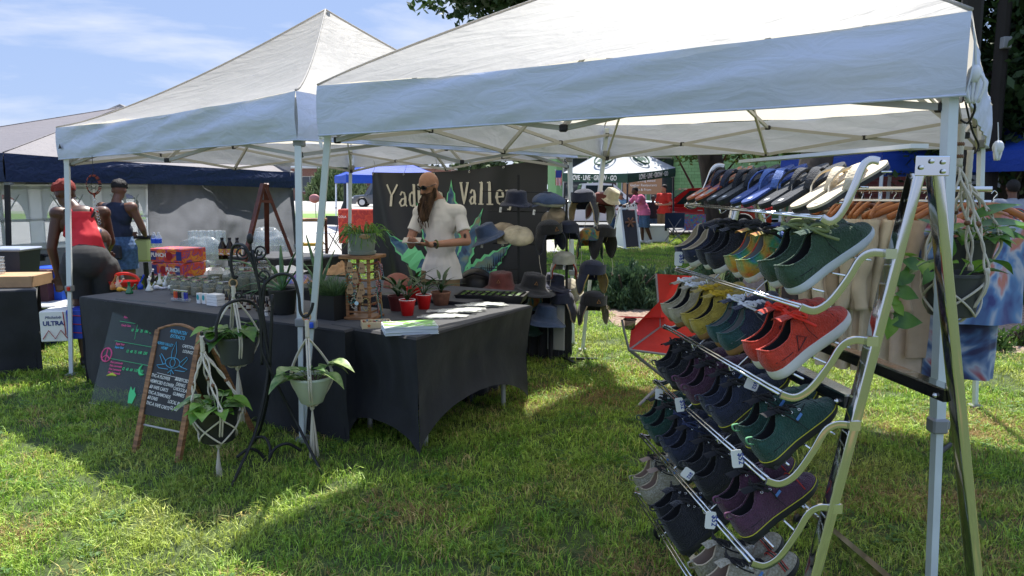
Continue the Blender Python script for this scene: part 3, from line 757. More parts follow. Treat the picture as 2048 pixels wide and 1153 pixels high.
def brick(name,c1,c2,mort,sc_=4):
    if name in MATS:return MATS[name]
    m=mat(name,c1,.9);t_=m.node_tree;b=t_.nodes['Principled BSDF']
    c=N(t_,'ShaderNodeTexCoord');mp_=N(t_,'ShaderNodeMapping');mp_.inputs['Rotation'].default_value=(R(90),0,0)
    br=N(t_,'ShaderNodeTexBrick');br.inputs['Color1'].default_value=c1+(1,);br.inputs['Color2'].default_value=c2+(1,);br.inputs['Mortar'].default_value=mort+(1,)
    br.inputs['Scale'].default_value=sc_;br.inputs['Mortar Size'].default_value=.018
    t_.links.new(c.outputs['Object'],mp_.inputs[0]);t_.links.new(mp_.outputs[0],br.inputs[0]);t_.links.new(br.outputs[0],b.inputs['Base Color'])
    return m
M_bgreen=brick('green_painted_brick',(.17,.33,.13),(.22,.40,.17),(.12,.22,.09),1.6)
M_bred=brick('red_brick',(.16,.055,.035),(.22,.08,.05),(.3,.27,.24),3)
M_maroon=brick('dark_brick',(.10,.02,.02),(.13,.03,.025),(.12,.08,.07),2)
# storefront of glass behind the green tent, green painted low wall
o1=(2.2,37.0,0)
store,pt=block_building('shop_building','grey shopfront with big windows behind the white pickup',o1,(1,0,0),10.6,4.6,9,mat('shop_green_band',(.16,.30,.13),.8),
    wins=[(0.3+1.45*k,1.6+1.45*k,.95,3.1)for k in range(7)])
MB().box(pt(5.3,-.2,3.35),(10.6,.5,.42)).build('fascia',mat('grey_fascia',(.33,.34,.35),.6),store)
text_mesh('LACK',.36,plane_M(pt(2.2,-.48,3.22),(1,0,0),(0,0,1)),.02,.01).build('lettering',M_paper,store)
grn,pt=block_building('shop_building','pale green painted brick building left of the big tree trunk',(8.0,35.6,0),(1,0,0),9.5,5.2,9,M_bgreen,wins=[(6.6,8.6,1.3,3.0)])
MB().box(pt(4.75,-.06,.35),(9.5,.1,.7)).build('plinth',mat('dark_green_band',(.05,.13,.05),.8),grn)
# bakery panel on the shopfront
bp_=thing('shop_sign','brown printed sign board in the shop window under the green tent','sign',at(1298,395,33))
MB().box(at(1285,372,33),(1.7,.05,.75)).build('board',mat('tan_sign',(.35,.2,.11),.7),bp_)
for i,s_ in enumerate(('Everything Baked','Gather Restaurants','To & From')):
    text_mesh(s_,.15,plane_M(at(1287,364+i*9,32.95),(1,0,0),(0,0,1)),.004).build('lettering',M_paper,bp_)
# left far brick building with door and windows
lb,pt=block_building('brick_building','low brick building with teal door beyond the car park',(-34,98,0),(1,0,0),26,4.2,10,M_bred,
    wins=[(1,4,1.2,3.2),(6,9,1.2,3.2),(15.5,17.4,1.0,3.2),(17.7,19.4,1.0,3.2),(21.2,23.2,1.2,3.2)],doors=[(11.0,12.6,0,2.9)])
mr,pt=block_building('brick_building','dark maroon brick building behind the clothes rail',(10.4,22.5,0),(1,-.12,0),9.5,4.0,6,M_maroon,wins=[(3,4.6,1.1,2.2)],doors=[(6.5,7.4,0,2.0)])
rb,pt=block_building('brick_building','red brick building with a bright blue metal fascia at far right',(17.8,28,0),(1,-.3,0),14,3.4,8,M_bred,wins=[(1.5,4,.9,2.3),(6,9,.9,2.3)])
bf=MB()
for k in range(28):bf.rbox(pt(.25+k*.5,-.15,4.3),(.47,.12,1.6),Matrix.Rotation(math.atan2(-.3,1),3,'Z'),.03)
bf.build('metal_fascia',mat('blue_metal',(.02,.12,.55),.4),rb);MB().beam(pt(0,-.25,3.48),pt(14,-.25,3.48),.12,.12).build('fascia_trim',M_paper,rb)
# distant hills of trees at the horizon: individual far trees follow
def tree(name,label,base,h,crown_c,crown_r,trunk_r,nleaf,leaf,m_leaf,seed,limbs=5,lean=0,group=None,blobs=9,hang=0.0,m_bark=None,gap=.0):
    rg=random.Random(seed);base=Vector(base);t=thing(name,label,'tree',base,group)
    m_bark=m_bark or mat('bark',(.045,.035,.027),.95,bump=1.0,bscale=14,var=.4,vscale=7,stretch=(1,1,.2))
    cc=Vector(crown_c);cr=Vector(crown_r)
    top=Vector((cc.x,cc.y,cc.z));tb=MB()
    pts=catmull([base+V(0,0,-.2),base+V(0,0,.5),base.lerp(Vector((cc.x,cc.y,base.z)),.3)+V(0,0,(cc.z-base.z)*.45),top],5)
    k=len(pts);tb.tube(pts,[trunk_r*(1.25 if i<3 else 1.0-.75*i/k)for i in range(k)],12)
    cs=[]
    for _ in range(blobs):
        while True:
            d=V(rg.uniform(-1,1),rg.uniform(-1,1),rg.uniform(-1,1))
            if d.length<1:break
        cs.append((Vector((cc.x+d.x*cr.x,cc.y+d.y*cr.y,cc.z+d.z*cr.z)),rg.uniform(.28,.5)))
    for(q,s_)in cs[:max(limbs,0)+3]:
        st=pts[int(k*rg.uniform(.45,.85))]
        mid_=st.lerp(q,.5)+V(rg.uniform(-.3,.3),rg.uniform(-.3,.3),.2)
        tb.tube(catmull([st,mid_,q],4),[trunk_r*(.36-.036*i)for i in range(9)],6)
    tb.build('trunk',m_bark,t,smooth=True)
    # foliage: leaf quads in clumps, numpy
    n=nleaf;ci=np.array([rg.randrange(len(cs))for _ in range(n)])
    C_=np.array([tuple(c[0])for c in cs])[ci];S_=np.array([c[1]for c in cs])[ci]
    rs=np.random.RandomState(seed);d=rs.normal(size=(n,3));d/=np.linalg.norm(d,axis=1)[:,None]
    rad=(rs.rand(n)**.45)*S_
    # clumpy: modulate the radius with direction
    lump=.75+.35*np.sin(d[:,0]*7+ci)*np.sin(d[:,1]*6+ci*2)+.2*np.sin(d[:,2]*11+ci)
    pos=C_+d*(rad*lump)[:,None]*np.array(tuple(cr))
    pos[:,2]-=hang*rs.rand(n)**2
    a=rs.normal(size=(n,3));a/=np.linalg.norm(a,axis=1)[:,None]
    b=np.cross(a,rs.normal(size=(n,3)));b/=np.linalg.norm(b,axis=1)[:,None]
    sz=leaf*(.6+.8*rs.rand(n))[:,None]
    vs=np.stack([pos-a*sz,pos+b*sz*.45,pos+a*sz,pos-b*sz*.45],1).reshape(-1,3)
    ox=OFF[t.name];vs=vs-np.array(tuple(ox))
    me=bpy.data.meshes.new('crown');me.vertices.add(len(vs));me.vertices.foreach_set('co',vs.ravel())
    me.loops.add(4*n);me.loops.foreach_set('vertex_index',np.arange(4*n));me.polygons.add(n)
    me.polygons.foreach_set('loop_start',np.arange(0,4*n,4));me.polygons.foreach_set('loop_total',np.full(n,4));me.update();me.validate()
    me.materials.append(m_leaf)
    o=bpy.data.objects.new('crown',me);COL.objects.link(o);o.parent=t;OFF[o.name]=ox
    return t
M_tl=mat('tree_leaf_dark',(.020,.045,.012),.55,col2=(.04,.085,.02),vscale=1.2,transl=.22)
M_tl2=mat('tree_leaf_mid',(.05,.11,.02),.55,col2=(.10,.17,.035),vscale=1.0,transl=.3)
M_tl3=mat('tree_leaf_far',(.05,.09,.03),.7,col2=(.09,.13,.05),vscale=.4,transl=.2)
# the big shade tree: trunk behind the rack, crown above the tents
tb_=gr(1440,492)
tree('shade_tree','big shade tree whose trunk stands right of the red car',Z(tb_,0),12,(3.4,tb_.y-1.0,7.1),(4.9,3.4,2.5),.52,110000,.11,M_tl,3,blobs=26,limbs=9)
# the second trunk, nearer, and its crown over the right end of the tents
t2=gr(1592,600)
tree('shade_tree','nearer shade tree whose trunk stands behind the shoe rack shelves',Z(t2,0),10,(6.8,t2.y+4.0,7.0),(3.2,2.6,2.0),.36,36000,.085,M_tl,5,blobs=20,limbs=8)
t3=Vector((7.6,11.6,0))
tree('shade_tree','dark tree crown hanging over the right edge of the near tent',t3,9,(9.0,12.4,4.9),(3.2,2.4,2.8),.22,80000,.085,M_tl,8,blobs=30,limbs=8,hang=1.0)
# branch ends dipping below the roofs
far_trees=[(-60,130,9,6),(-48,135,8,6),(-75,120,9,7),(-12,118,8,5),(-3,110,9,6),(-26,140,10,7),(4,90,8,5),(22,70,9,6),(34,60,9,6),(48,80,11,8),(14,60,7,4)]
words=['far leafy tree on the skyline left of the brick building','far tree on the skyline above the parked cars','leftmost far tree on the skyline beyond the car park','far tree behind the blue canopy','far tree just right of the blue canopy','tallest far tree above the low brick building','far tree behind the glass shopfront','leafy tree behind the pale green building','leafy tree behind the maroon building','rightmost far tree behind the blue fascia','small tree behind the big trunk']
for i,(x,y,h,r_)in enumerate(far_trees):
    tree('leafy_tree',words[i],(x,y,0),h,(x,y,h*.62),(r_*.8,r_*.7,h*.42),.35,7000,.35,M_tl3,30+i,blobs=12,limbs=4,group='trees on the skyline')
# bright low branches seen under the tent edge near the big trunk
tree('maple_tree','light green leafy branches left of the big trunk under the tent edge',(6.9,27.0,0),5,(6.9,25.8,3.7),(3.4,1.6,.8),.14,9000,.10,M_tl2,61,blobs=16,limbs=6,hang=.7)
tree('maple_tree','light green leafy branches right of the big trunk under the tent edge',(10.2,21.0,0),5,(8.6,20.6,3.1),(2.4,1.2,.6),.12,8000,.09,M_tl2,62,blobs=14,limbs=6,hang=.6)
# bushes
def bush(label,base,rx,ry,h,m_,n,leaf,seed,name='bush',up=.5,group=None):
    rs=np.random.RandomState(seed);base=Vector(base);t=thing(name,label,'plant',base,group)
    d=rs.normal(size=(n,3));d/=np.linalg.norm(d,axis=1)[:,None];d[:,2]=abs(d[:,2]);r_=rs.rand(n)**.35
    lump=.8+.2*np.sin(d[:,0]*9+seed)*np.sin(d[:,1]*8)
    pos=d*(r_*lump)[:,None]*np.array((rx,ry,h))
    a=rs.normal(size=(n,3))*.6+d*.5;a[:,2]+=up;a/=np.linalg.norm(a,axis=1)[:,None]
    b=np.cross(a,rs.normal(size=(n,3)));b/=np.linalg.norm(b,axis=1)[:,None];sz=leaf*(.6+.8*rs.rand(n))[:,None]
    vs=np.stack([pos-a*sz,pos+b*sz*.22,pos+a*sz,pos-b*sz*.22],1).reshape(-1,3)
    vs[:,2]=np.maximum(vs[:,2],.0)
    me=bpy.data.meshes.new('foliage');me.vertices.add(len(vs));me.vertices.foreach_set('co',vs.ravel())
    me.loops.add(4*n);me.loops.foreach_set('vertex_index',np.arange(4*n));me.polygons.add(n)
    me.polygons.foreach_set('loop_start',np.arange(0,4*n,4));me.polygons.foreach_set('loop_total',np.full(n,4));me.update();me.validate()
    me.materials.append(m_);o=bpy.data.objects.new('foliage',me);COL.objects.link(o);o.parent=t
    st=MB()
    for k in range(7):st.tube([V(rs.uniform(-.2,.2)*rx,rs.uniform(-.2,.2)*ry,0),V(rs.uniform(-.7,.7)*rx,rs.uniform(-.7,.7)*ry,h*.7)],.012,5)
    so_=MB();so_.v=[tuple(Vector(p)+base)for p in st.v];so_.f=st.f;so_.m=st.m
    so_.build('stems',mat('bark'),t);return t
M_feather=mat('blue_green_shrub',(.035,.075,.035),.7,col2=(.07,.125,.06),vscale=4,transl=.25)
bush('big ornamental grass mound in front of the far brick building',gr(676,403),4.4,3,5.2,mat('ornamental_grass',(.09,.15,.05),.8,col2=(.17,.22,.10),vscale=.5),9000,.5,1,'grass_mound',.9)
for i,(px,py,rx,h,w_)in enumerate(((1262,612,.62,.62,'feathery dark green shrub right of the hat stand'),(1345,606,.5,.5,'feathery shrub behind the red folding chair'),(1205,600,.40,.5,'small feathery shrub just behind the hats'),(1420,590,.55,.5,'feathery shrub behind the upper shoe shelves'))):
    bush(w_,gr(px,py),rx,.5,h,M_feather,9000,.05,20+i,'feathery_shrub',.9,'shrubs in the mulch bed')
for i,(px,py,w_)in enumerate(((1990,700,'leafy weed at the edge of the mulch under the tie-dye shirts'),(1952,660,'leafy weed behind the tie-dye shirts'),(2040,690,'leafy weed at the far right edge of the bed'),(2030,610,'dark low weed behind the tie-dye shirts'))):
    bush(w_,gr(px,py),.22,.18,.22,M_tl2,260,.05,60+i,'weed',.4,'weeds in the right bed')
# ------------------------------------------------------------------ vehicles
def car(name,label,loc,rz,m_paint,L_=4.5,W_=1.8,H_=1.45,kind='sedan',group='parked vehicles'):
    t=thing(name,label,'pickup truck' if kind=='pickup' else 'car',loc,group,local=True);t.rotation_euler[2]=rz
    h=L_/2
    if kind=='sedan':
        body=[(-h,.45),(-h,.78),(-h+.25,.92),(-h+.9,.98),(h-1.25,.94),(h-.2,.78),(h,.62),(h,.38)]
        cabin=[(-h+.75,.96),(-h+1.35,1.38),(-.2,H_),(.45,H_-.04),(1.25,.95)]
    elif kind=='suv':
        body=[(-h,.5),(-h,.95),(-h+.1,1.05),(h-1.2,1.05),(h-.15,.95),(h,.7),(h,.45)]
        cabin=[(-h+.05,1.03),(-h+.35,H_-.05),(-.6,H_),(.5,H_-.06),(1.15,1.04)]
    else:
        body=[(-h,.55),(-h,1.05),(-.55,1.08),(h-1.35,1.08),(h-.15,1.0),(h,.75),(h,.5)]
        cabin=[(-.65,1.07),(-.5,H_-.04),(.1,H_),(.75,H_-.05),(1.45,1.08)]
    wr_=.34 if kind=='sedan' else .39;ax=(-h+.95,h-.9)
    def prof(pts,hw,z0):
        return pts
    bm_=MB();n=40;xs=[-h+L_*i/n for i in range(n+1)]
    def top(x): 
        for(x0,z0),(x1,z1)in zip(body[1:-1],body[2:]):
            if x0<=x<=x1+1e-6 and x1>x0:return z0+(z1-z0)*(x-x0)/(x1-x0)
        return body[-2][1]
    def bot(x):
        b=.24
        for a in ax:
            d=abs(x-a)
            if d<wr_+.07:b=max(b,math.sqrt((wr_+.07)**2-d*d)+wr_-.04)
        return b
    def ring(x):
        tz,bz=top(x),bot(x);e=1-.12*(abs(x)/h)**4;hw=W_/2*e
        return[V(x,-hw*.96,bz),V(x,-hw,(tz+bz)/2),V(x,-hw*.97,tz-.06),V(x,-hw*.88,tz),V(x,hw*.88,tz),V(x,hw*.97,tz-.06),V(x,hw,(tz+bz)/2),V(x,hw*.96,bz)]
    vs=[p for x in xs for p in ring(x)];fs=[(i*8+j,i*8+(j+1)%8,(i+1)*8+(j+1)%8,(i+1)*8+j)for i in range(n)for j in range(8)]
    fs+=[tuple(range(7,-1,-1)),tuple(n*8+j for j in range(8))]
    bm_.add(vs,fs).build('body',m_paint,t,smooth=True,sharp=40)
    cb=MB();cv=[]
    for(x,z)in cabin:
        k=(z-cabin[0][1])/(H_-cabin[0][1]+1e-6);hw=W_/2*(.90-.17*max(0,k));cv+=[V(x,-hw,z),V(x,hw,z)]
    m=len(cabin);cb.add(cv,[(2*i,2*i+1,2*i+3,2*i+2)for i in range(m-1)]+[tuple(2*i for i in range(m)),tuple(2*i+1 for i in range(m-1,-1,-1))])
    cb.build('cabin',m_paint,t,smooth=True,sharp=30)
    # glass set on the cabin sides and ends
    for sgn in(-1,1):
        for(f0,f1,nm)in((.12,.5,'side_window'),(.54,.88,'side_window')):
            g=MB();x0=cabin[0][0];x1=cabin[-1][0]
            def sx(f,z): 
                k=(z-cabin[0][1])/(H_-cabin[0][1]);lo=x0+(x1-x0)*f;hi=cabin[1][0]+(cabin[-2][0]-cabin[1][0])*f;return lo+(hi-lo)*k
            z0,z1=cabin[0][1]+.04,H_-.11;q=[]
            for(f,z)in((f0,z0),(f1,z0),(f1,z1),(f0,z1)):
                k=(z-cabin[0][1])/(H_-cabin[0][1]);hw=W_/2*(.90-.17*k)+.012;q.append(V(sx(f,z),sgn*hw,z))
            g.plate(q,.008);g.build(nm,M_carglass,t)
    for(i0,i1,s_,nm)in((m-2,m-1,1,'windscreen'),(0,1,-1,'rear_window')):
        (xa,za),(xb,zb)=cabin[i0],cabin[i1];g=MB()
        nx=V(abs(zb-za),0,abs(xb-xa));nx.normalize();nx.x*=s_
        a_,b_=V(xa,0,za),V(xb,0,zb)
        q=[a_.lerp(b_,.08)+V(0,-W_*.34,0),a_.lerp(b_,.08)+V(0,W_*.34,0),a_.lerp(b_,.92)+V(0,W_*.40,0),a_.lerp(b_,.92)+V(0,-W_*.40,0)]
        g.plate([p+nx*.012 for p in q],.008);g.build(nm,M_carglass,t)
    for a in ax:
        for sgn in(-1,1):
            y=sgn*(W_/2-.12);M_=Matrix.Rotation(R(90),3,'X')
            wh=MB().lathe([(.10,-.11),(wr_*.9,-.11),(wr_,-.07),(wr_,.07),(wr_*.9,.11),(.10,.11)],(a,y,wr_),22,M_).build('wheel',M_tyre,t,smooth=True,sharp=40)
            r_=MB();r_.lathe([(.03,-.118),(wr_*.62,-.115),(wr_*.62,.115),(.03,.118)],(a,y,wr_),16,M_)
            r_.build('rim',M_rim,wh)
    for sgn in(-1,1):
        MB().rbox((h-.12,sgn*W_*.36,top(h-.12)-.13),(.2,.36,.14),r=.04).build('headlight',mat('lamp_glass',(.6,.6,.6),.1,spec=.8),t)
        MB().rbox((-h+.04,sgn*W_*.38,.84),(.14,.28,.16),r=.03).build('tail_light',M_red_plastic,t)
        MB().rbox((cabin[-1][0]-.25,sgn*(W_/2+.06),1.02),(.12,.18,.12),r=.03).build('mirror',m_paint,t)
        MB().box((0.1,sgn*(W_/2+.004),.80),(.16,.02,.03)).build('handle',M_rim,t)
    if kind=='pickup':
        MB().box((-h+(h-.6)/2+.1,0,1.09),(h-.9,W_*.72,.03)).build('load_bed',M_dark_plastic,t)
    return t
def gy(px,Y):return Vector(((px-1024)/1487*Y,Y,0.013))
car('parked_car','glossy red sedan parked beside the big tree',gy(1392,25.3),R(180),M_carred,4.6,1.85,1.55)
car('parked_truck','white pickup truck parked under the shop windows',gy(1185,30.5),0,M_carwhite,5.6,1.95,1.75,'pickup')
car('parked_car','dark grey hatchback under the blue canopy left of the banner',gy(760,64),R(180),M_cargrey,4.5,1.8,2.2,'suv')
car('parked_car','silver car behind the person in the grey shirt',gy(1985,23),R(180),mat('silver_paint',(.55,.58,.62),.25,.3),4.6,1.85,1.9,'suv')
car('parked_car','dark van at the far right edge',gy(2085,17.5),R(160),M_cargrey,4.4,1.8,1.9,'suv')
for i,(px,Y,mp_,lb_)in enumerate(((45,95,M_carred,'red car seen through the leftmost clear window'),(140,110,M_cargrey,'grey car seen through the clear window beside the red-haired woman'),(262,100,M_carblue,'blue car seen through the rightmost clear window'))):
    car('parked_car',lb_,gy(px,Y),0,mp_,4.5,1.8,1.7,'suv')
# ------------------------------------------------------------------ far canopies
q0,q1,q2=at(1256,347,21.5),at(1126,346,23.6),at(1351,336,24.0)
q3=q1+q2-q0
M_grn_val=mat('green_valance',(.015,.06,.04),.7)
gt=canopy('pop_up_canopy','green and white bakery canopy printed LOVE LIVE GROW GO in the middle distance',[q1,q0,q2,q3],[.27]*4,Z((q1+q2)/2,q0.z+1.05),
    mat('pale_print_canvas',(.55,.58,.62),.7,transl=.15),M_grn_val,leg_mat=mat('dark_leg'),truss=False,nn=12,thick=.05,pw=1.05,wr=.01,clips=('none',)*4)
def serif_text(s_,size,M,depth,m_,parent,bold=.004,wx=.8):
    o=text_mesh(s_,size,M,depth,bold,'CENTER',wx=wx);return o.build('lettering',m_,parent)
for(a,b)in((q1,q0),(q0,q2)):
    x=(b-a).normalized();nrm=x.cross(V(0,0,1)).normalized()
    serif_text('LOVE \u00b7 LIVE \u00b7 GROW \u00b7 GO',.20,plane_M(a.lerp(b,.5)+V(0,0,-.21)+nrm*.04,x,(0,0,1)),.003,M_paper,gt,.006,.84)
    pk_=Z((q1+q2)/2,q0.z+1.05);mid_=a.lerp(b,.5);up_=(pk_-mid_).normalized();nn_=x.cross(up_);ce=mid_.lerp(pk_,.42)+nn_*.04
    em=MB();em.mat(0).tube([ce+x*(.38*math.cos(k*.2618))+up_*(.38*math.sin(k*.2618))for k in range(24)],.028,6,closed=True)
    for k in range(4):
        a_=R(45+90*k);c2=ce+x*(.17*math.cos(a_))+up_*(.17*math.sin(a_))
        em.add([c2+x*(.115*math.cos(j*.5236))+up_*(.115*math.sin(j*.5236))for j in range(12)],[tuple(range(12))])
    em.build('emblem',mat('emblem_green',(.02,.07,.04),.7),gt)
# blue canopies
def far_tent(label,c,rz,w_,z,pkz,m_,legm=None):
    M_=Matrix.Rotation(rz,3,'Z');c=Vector(c)
    e=[c+M_@V(a*w_/2,b*w_/2,0)for a,b in((-1,-1),(1,-1),(1,1),(-1,1))]
    return canopy('pop_up_canopy',label,[Z(p,z)for p in e],[.3]*4,Z(c,pkz),m_,m_,leg_mat=legm or M_legs,truss=False,nn=10,thick=.05,wr=.01,clips=('none',)*4),[Z(p,z)for p in e]
far_tent('bright blue canopy in the car park left of the banner',at(772,380,30),R(20),3.6,2.05,3.0,M_blue_cv)
far_tent('blue canopy behind the clothes rail',Z(at(1800,380,13.5),0),R(10),3.0,2.06,2.7,M_blue_cv)
et,ee=far_tent('blue canopy lettered Elkin at the right edge',Z(at(2085,380,11.8),0),R(8),3.2,2.05,2.75,M_blue_cv)
x=(ee[1]-ee[0]).normalized()
serif_text('Elkin',.21,plane_M(ee[0]+x*.48+V(0,0,-.20)+x.cross(V(0,0,1))*.05,x,(0,0,1)),.003,M_paper,et,0,.9)
# lamp post, flag, dark trunk-like pole
lp=thing('lamp_post','black lamp post on the grass verge between the tent legs','lamp post',gy(693,37))
c_=gy(693,37);MB().lathe([(.30,0),(.30,.5),(.22,.7),(.12,.95),(.11,3.6),(.14,3.7),(.06,3.9)],c_,14).build('post',M_dark_plastic,lp,smooth=True)
MB().lathe([(.08,3.9),(.24,4.0),(.3,4.5),(.1,4.8),(.02,5.0)],c_,12).build('lantern',mat('lamp_glass'),lp)
fl=thing('flag','american flag on a slanted pole at the shop front','flag',at(1113,400,31))
fp0,fp1=at(1122,378,31),at(1110,338,31)
MB().tube([fp0,fp1],.02,6).build('pole',M_bars,fl)
st=MB();wv=MB()
for i in range(9):
    def fs_(u,v,i=i):return at(1124-13*((i+v)/9),342+u*30+2*math.sin(u*6),30.9+.06*math.sin(u*8+i))
    st.mat(i%2).grid(fs_,8,2)
st.build('cloth',[mat('flag_red',(.35,.02,.03),.8),M_paper],fl)
MB().add([at(1112,341,30.8),at(1124,341,30.8),at(1122,356,30.8),at(1111,356,30.8)],[(0,1,2,3)]).build('canton',mat('flag_blue',(.02,.04,.2),.8),fl)
up_=thing('utility_pole','dark utility pole beside the right tent corner','pole',gy(1912,9.0))
MB().lathe([(.13,0),(.12,3),(.10,6)],gy(1912,9.0),10).build('post',mat('dark_wood_pole',(.02,.017,.015),.9),up_)
u2=thing('utility_pole','tall dark pole against the tree at the right edge','pole',gy(1975,11))
MB().lathe([(.10,0),(.09,4),(.08,7.5)],gy(1975,11),10).build('post',mat('dark_wood_pole'),u2)
MB().rbox(gy(1975,11)+V(-.02,-.12,3.55),(.12,.1,.16)).build('junction_box',M_grey_plastic,u2)
# things in the car park left of the banner
def folding_chair(label,loc,rz,s_=1.0):
    t=thing('folding_chair',label,'chair',loc,local=True);t.rotation_euler[2]=rz;t.scale=(s_,)*3
    mtl=mat('dark_leg');MB().grid(lambda u,v:V(-.2+.4*u,.2+.04*math.sin(math.pi*u)+.05*v,.62+.22*v),8,4).build('backrest',M_dark_plastic,t)
    MB().rbox((0,0,.44),(.40,.38,.025),r=.01).build('seat',mat('grey_seat',(.45,.5,.55),.4),t)
    for s2 in(-1,1):
        MB().tube([V(s2*.21,-.25,0),V(s2*.21,.1,.45),V(s2*.20,.25,.84)],.013,6).build('leg',mtl,t)
        MB().tube([V(s2*.19,.30,0),V(s2*.19,-.15,.43)],.013,6).build('leg',mtl,t)
    MB().tube([V(-.21,-.22,.05),V(.21,-.22,.05)],.01,6).build('stretcher',mtl,t)
    return t
folding_chair('dark metal folding chair with pale seat in the car park',gy(652,18.0),R(-25),1.0)
rbx=thing('printed_box','big red printed box standing in the car park behind the green plant','box',gy(708,17))
M_rp=ramp_mat('red_print',[(.3,(.45,.03,.02)),(.5,(.60,.07,.03)),(.52,(.35,.02,.02)),(.7,(.5,.05,.03))],6)
bx0=gy(710,17);MB().rbox(bx0+V(.12,0,.65),(.95,.35,.78),Matrix.Rotation(R(-10),3,'Z'),.02).build('carton',M_rp,rbx)
text_mesh('COLA',.07,plane_M(bx0+V(-.32,-.28,.85),(1,-.17,0),(0,0,1)),.002,0,'LEFT').build('lettering',M_paper,rbx)
MB().rbox(bx0+V(.1,0,.13),(.8,.35,.26),r=.02).build('stand',M_dark_plastic,rbx)
tw=thing('side_table','small wooden table with a yellow tray in the car park','table',gy(622,15))
b_=gy(618,15);MB().rbox(b_+V(0,0,.88),(.62,.45,.05)).build('tabletop',M_wood,tw)
for(dx,dy)in((-.28,-.2),(.28,-.2),(-.28,.2),(.28,.2)):MB().box(b_+V(dx,dy,.43),(.05,.05,.86)).build('leg',M_wood_dk,tw)
MB().rbox(b_+V(-.02,0,.38),(.5,.35,.05)).build('shelf',mat('yellow_tray',(.6,.35,.02),.5),tw)
fg=thing('garden_ornament','pink flamingo ornament on the side table','ornament',b_+V(.1,0,.905))
MB().ball(b_+V(.12,0,1.3),(.11,.05,.09)).build('body',mat('dusty_pink',(.55,.22,.22),.6),fg,smooth=True)
MB().tube([b_+V(.14,0,.905),b_+V(.13,0,1.25)],.008,5).build('leg',M_rim,fg)
# ------------------------------------------------------------------ covered tables
TZ=.69
def covered_table(label,c,z=TZ,arches=(.22,.22,.22,.22),pull=.05,foot_out=.0,group='black covered tables',seed=1):
    """c: four corners in order. Stretch cover pulled to the four feet, hem arching between them."""
    C=[Vector((p[0],p[1],0))for p in c];cen=sum(C,Vector())/4
    t=thing('covered_table',label,'table',cen,group)
    cloth=MB()
    n=4
    for i in range(4):
        a,b=C[i],C[(i+1)%4];out_=((a+b)/2-cen).normalized();ar=arches[i]
        def fn(u,v,a=a,b=b,out_=out_,ar=ar,i=i):
            p=a.lerp(b,u);s_=math.sin(math.pi*u)
            zb=ar*(s_**.55)if ar>0 else 0.0
            zz=(z-.012)+(zb-(z-.012))*v
            inw=pull*s_*math.sin(math.pi*min(1,v*.9))if ar>0 else-.02*math.sin(u*26+seed)*v-.02*v*nz((u*7,v,seed+i))
            # corners lean in to the feet a little
            k=(1-s_)*.05*math.sin(math.pi*v*.8)if ar>0 else 0
            q=p-out_*inw+(cen-p).normalized()*k
            q+=out_*(.010*nz((u*4+v*3,v*4-u,seed+i),1.0)+.006*nz((u*12,v*2.0,seed),1.0))
            q.z=max(zz,.012);return q
        cloth.grid(fn,44,16)
    ins=[p+(cen-p).normalized()*.018 for p in C]
    cloth.add([Z(p,z-.012)for p in C]+[Z(p,z)for p in ins],[(0,1,5,4),(1,2,6,5),(2,3,7,6),(3,0,4,7)])
    cloth.grid(lambda u,v:Z(ins[0].lerp(ins[1],u).lerp(ins[3].lerp(ins[2],u),v),z),2,2)
    cloth.build('cloth',M_black_cloth,t,smooth=True,sharp=50)
    for p in C:
        q=p+(cen-p).normalized()*.24
        MB().tube([Z(q,0),Z(q,z-.03)],.016,8).build('leg',M_bars,t)
    return t
K1,K2,K3=atz(832,678,TZ),atz(658,650,TZ),atz(1066,612,TZ)
covered_table('black stretch-covered table with potted plants and bagged seedlings on it',[K1,K3,K3+K2-K1,K2],z=TZ+.003,arches=(.24,.2,.2,.16),pull=.07,seed=2)
T2L,T2R=atz(158,593,TZ),atz(690,662,TZ)
u2_=(T2R-T2L).normalized();w2_=Vector((-u2_.y,u2_.x,0))
covered_table('long black-covered table with glass jars and pipes behind the chalkboard',[T2L,T2R,T2R+w2_*.74,T2L+w2_*.74],arches=(0,.2,0,0),seed=5)
T3L=T2L+w2_*1.08+u2_*.35;T3R=T3L+u2_*2.5
covered_table('black back table carrying the red drink cartons and bottles',[T3L,T3R,T3R+w2_*.7,T3L+w2_*.7],z=.72,arches=(0,0,0,0),seed=7)
T4L=atz(455,512,.80);T4R=atz(608,520,.80)
covered_table('black table under the bagged plastic cups by the grey side wall',[T4L,T4R,T4R+V(.3,.6,0),T4L+V(.3,.6,0)],z=.80,arches=(0,0,0,0),seed=9)
t0=atz(72,580,TZ)
covered_table('black covered table at the far left edge with a cardboard tray on it',[t0+V(-1.9,-.55,0),t0,t0+V(-.45,.75,0),t0+V(-2.3,.25,0)],arches=(.0,.25,0,0),seed=11)
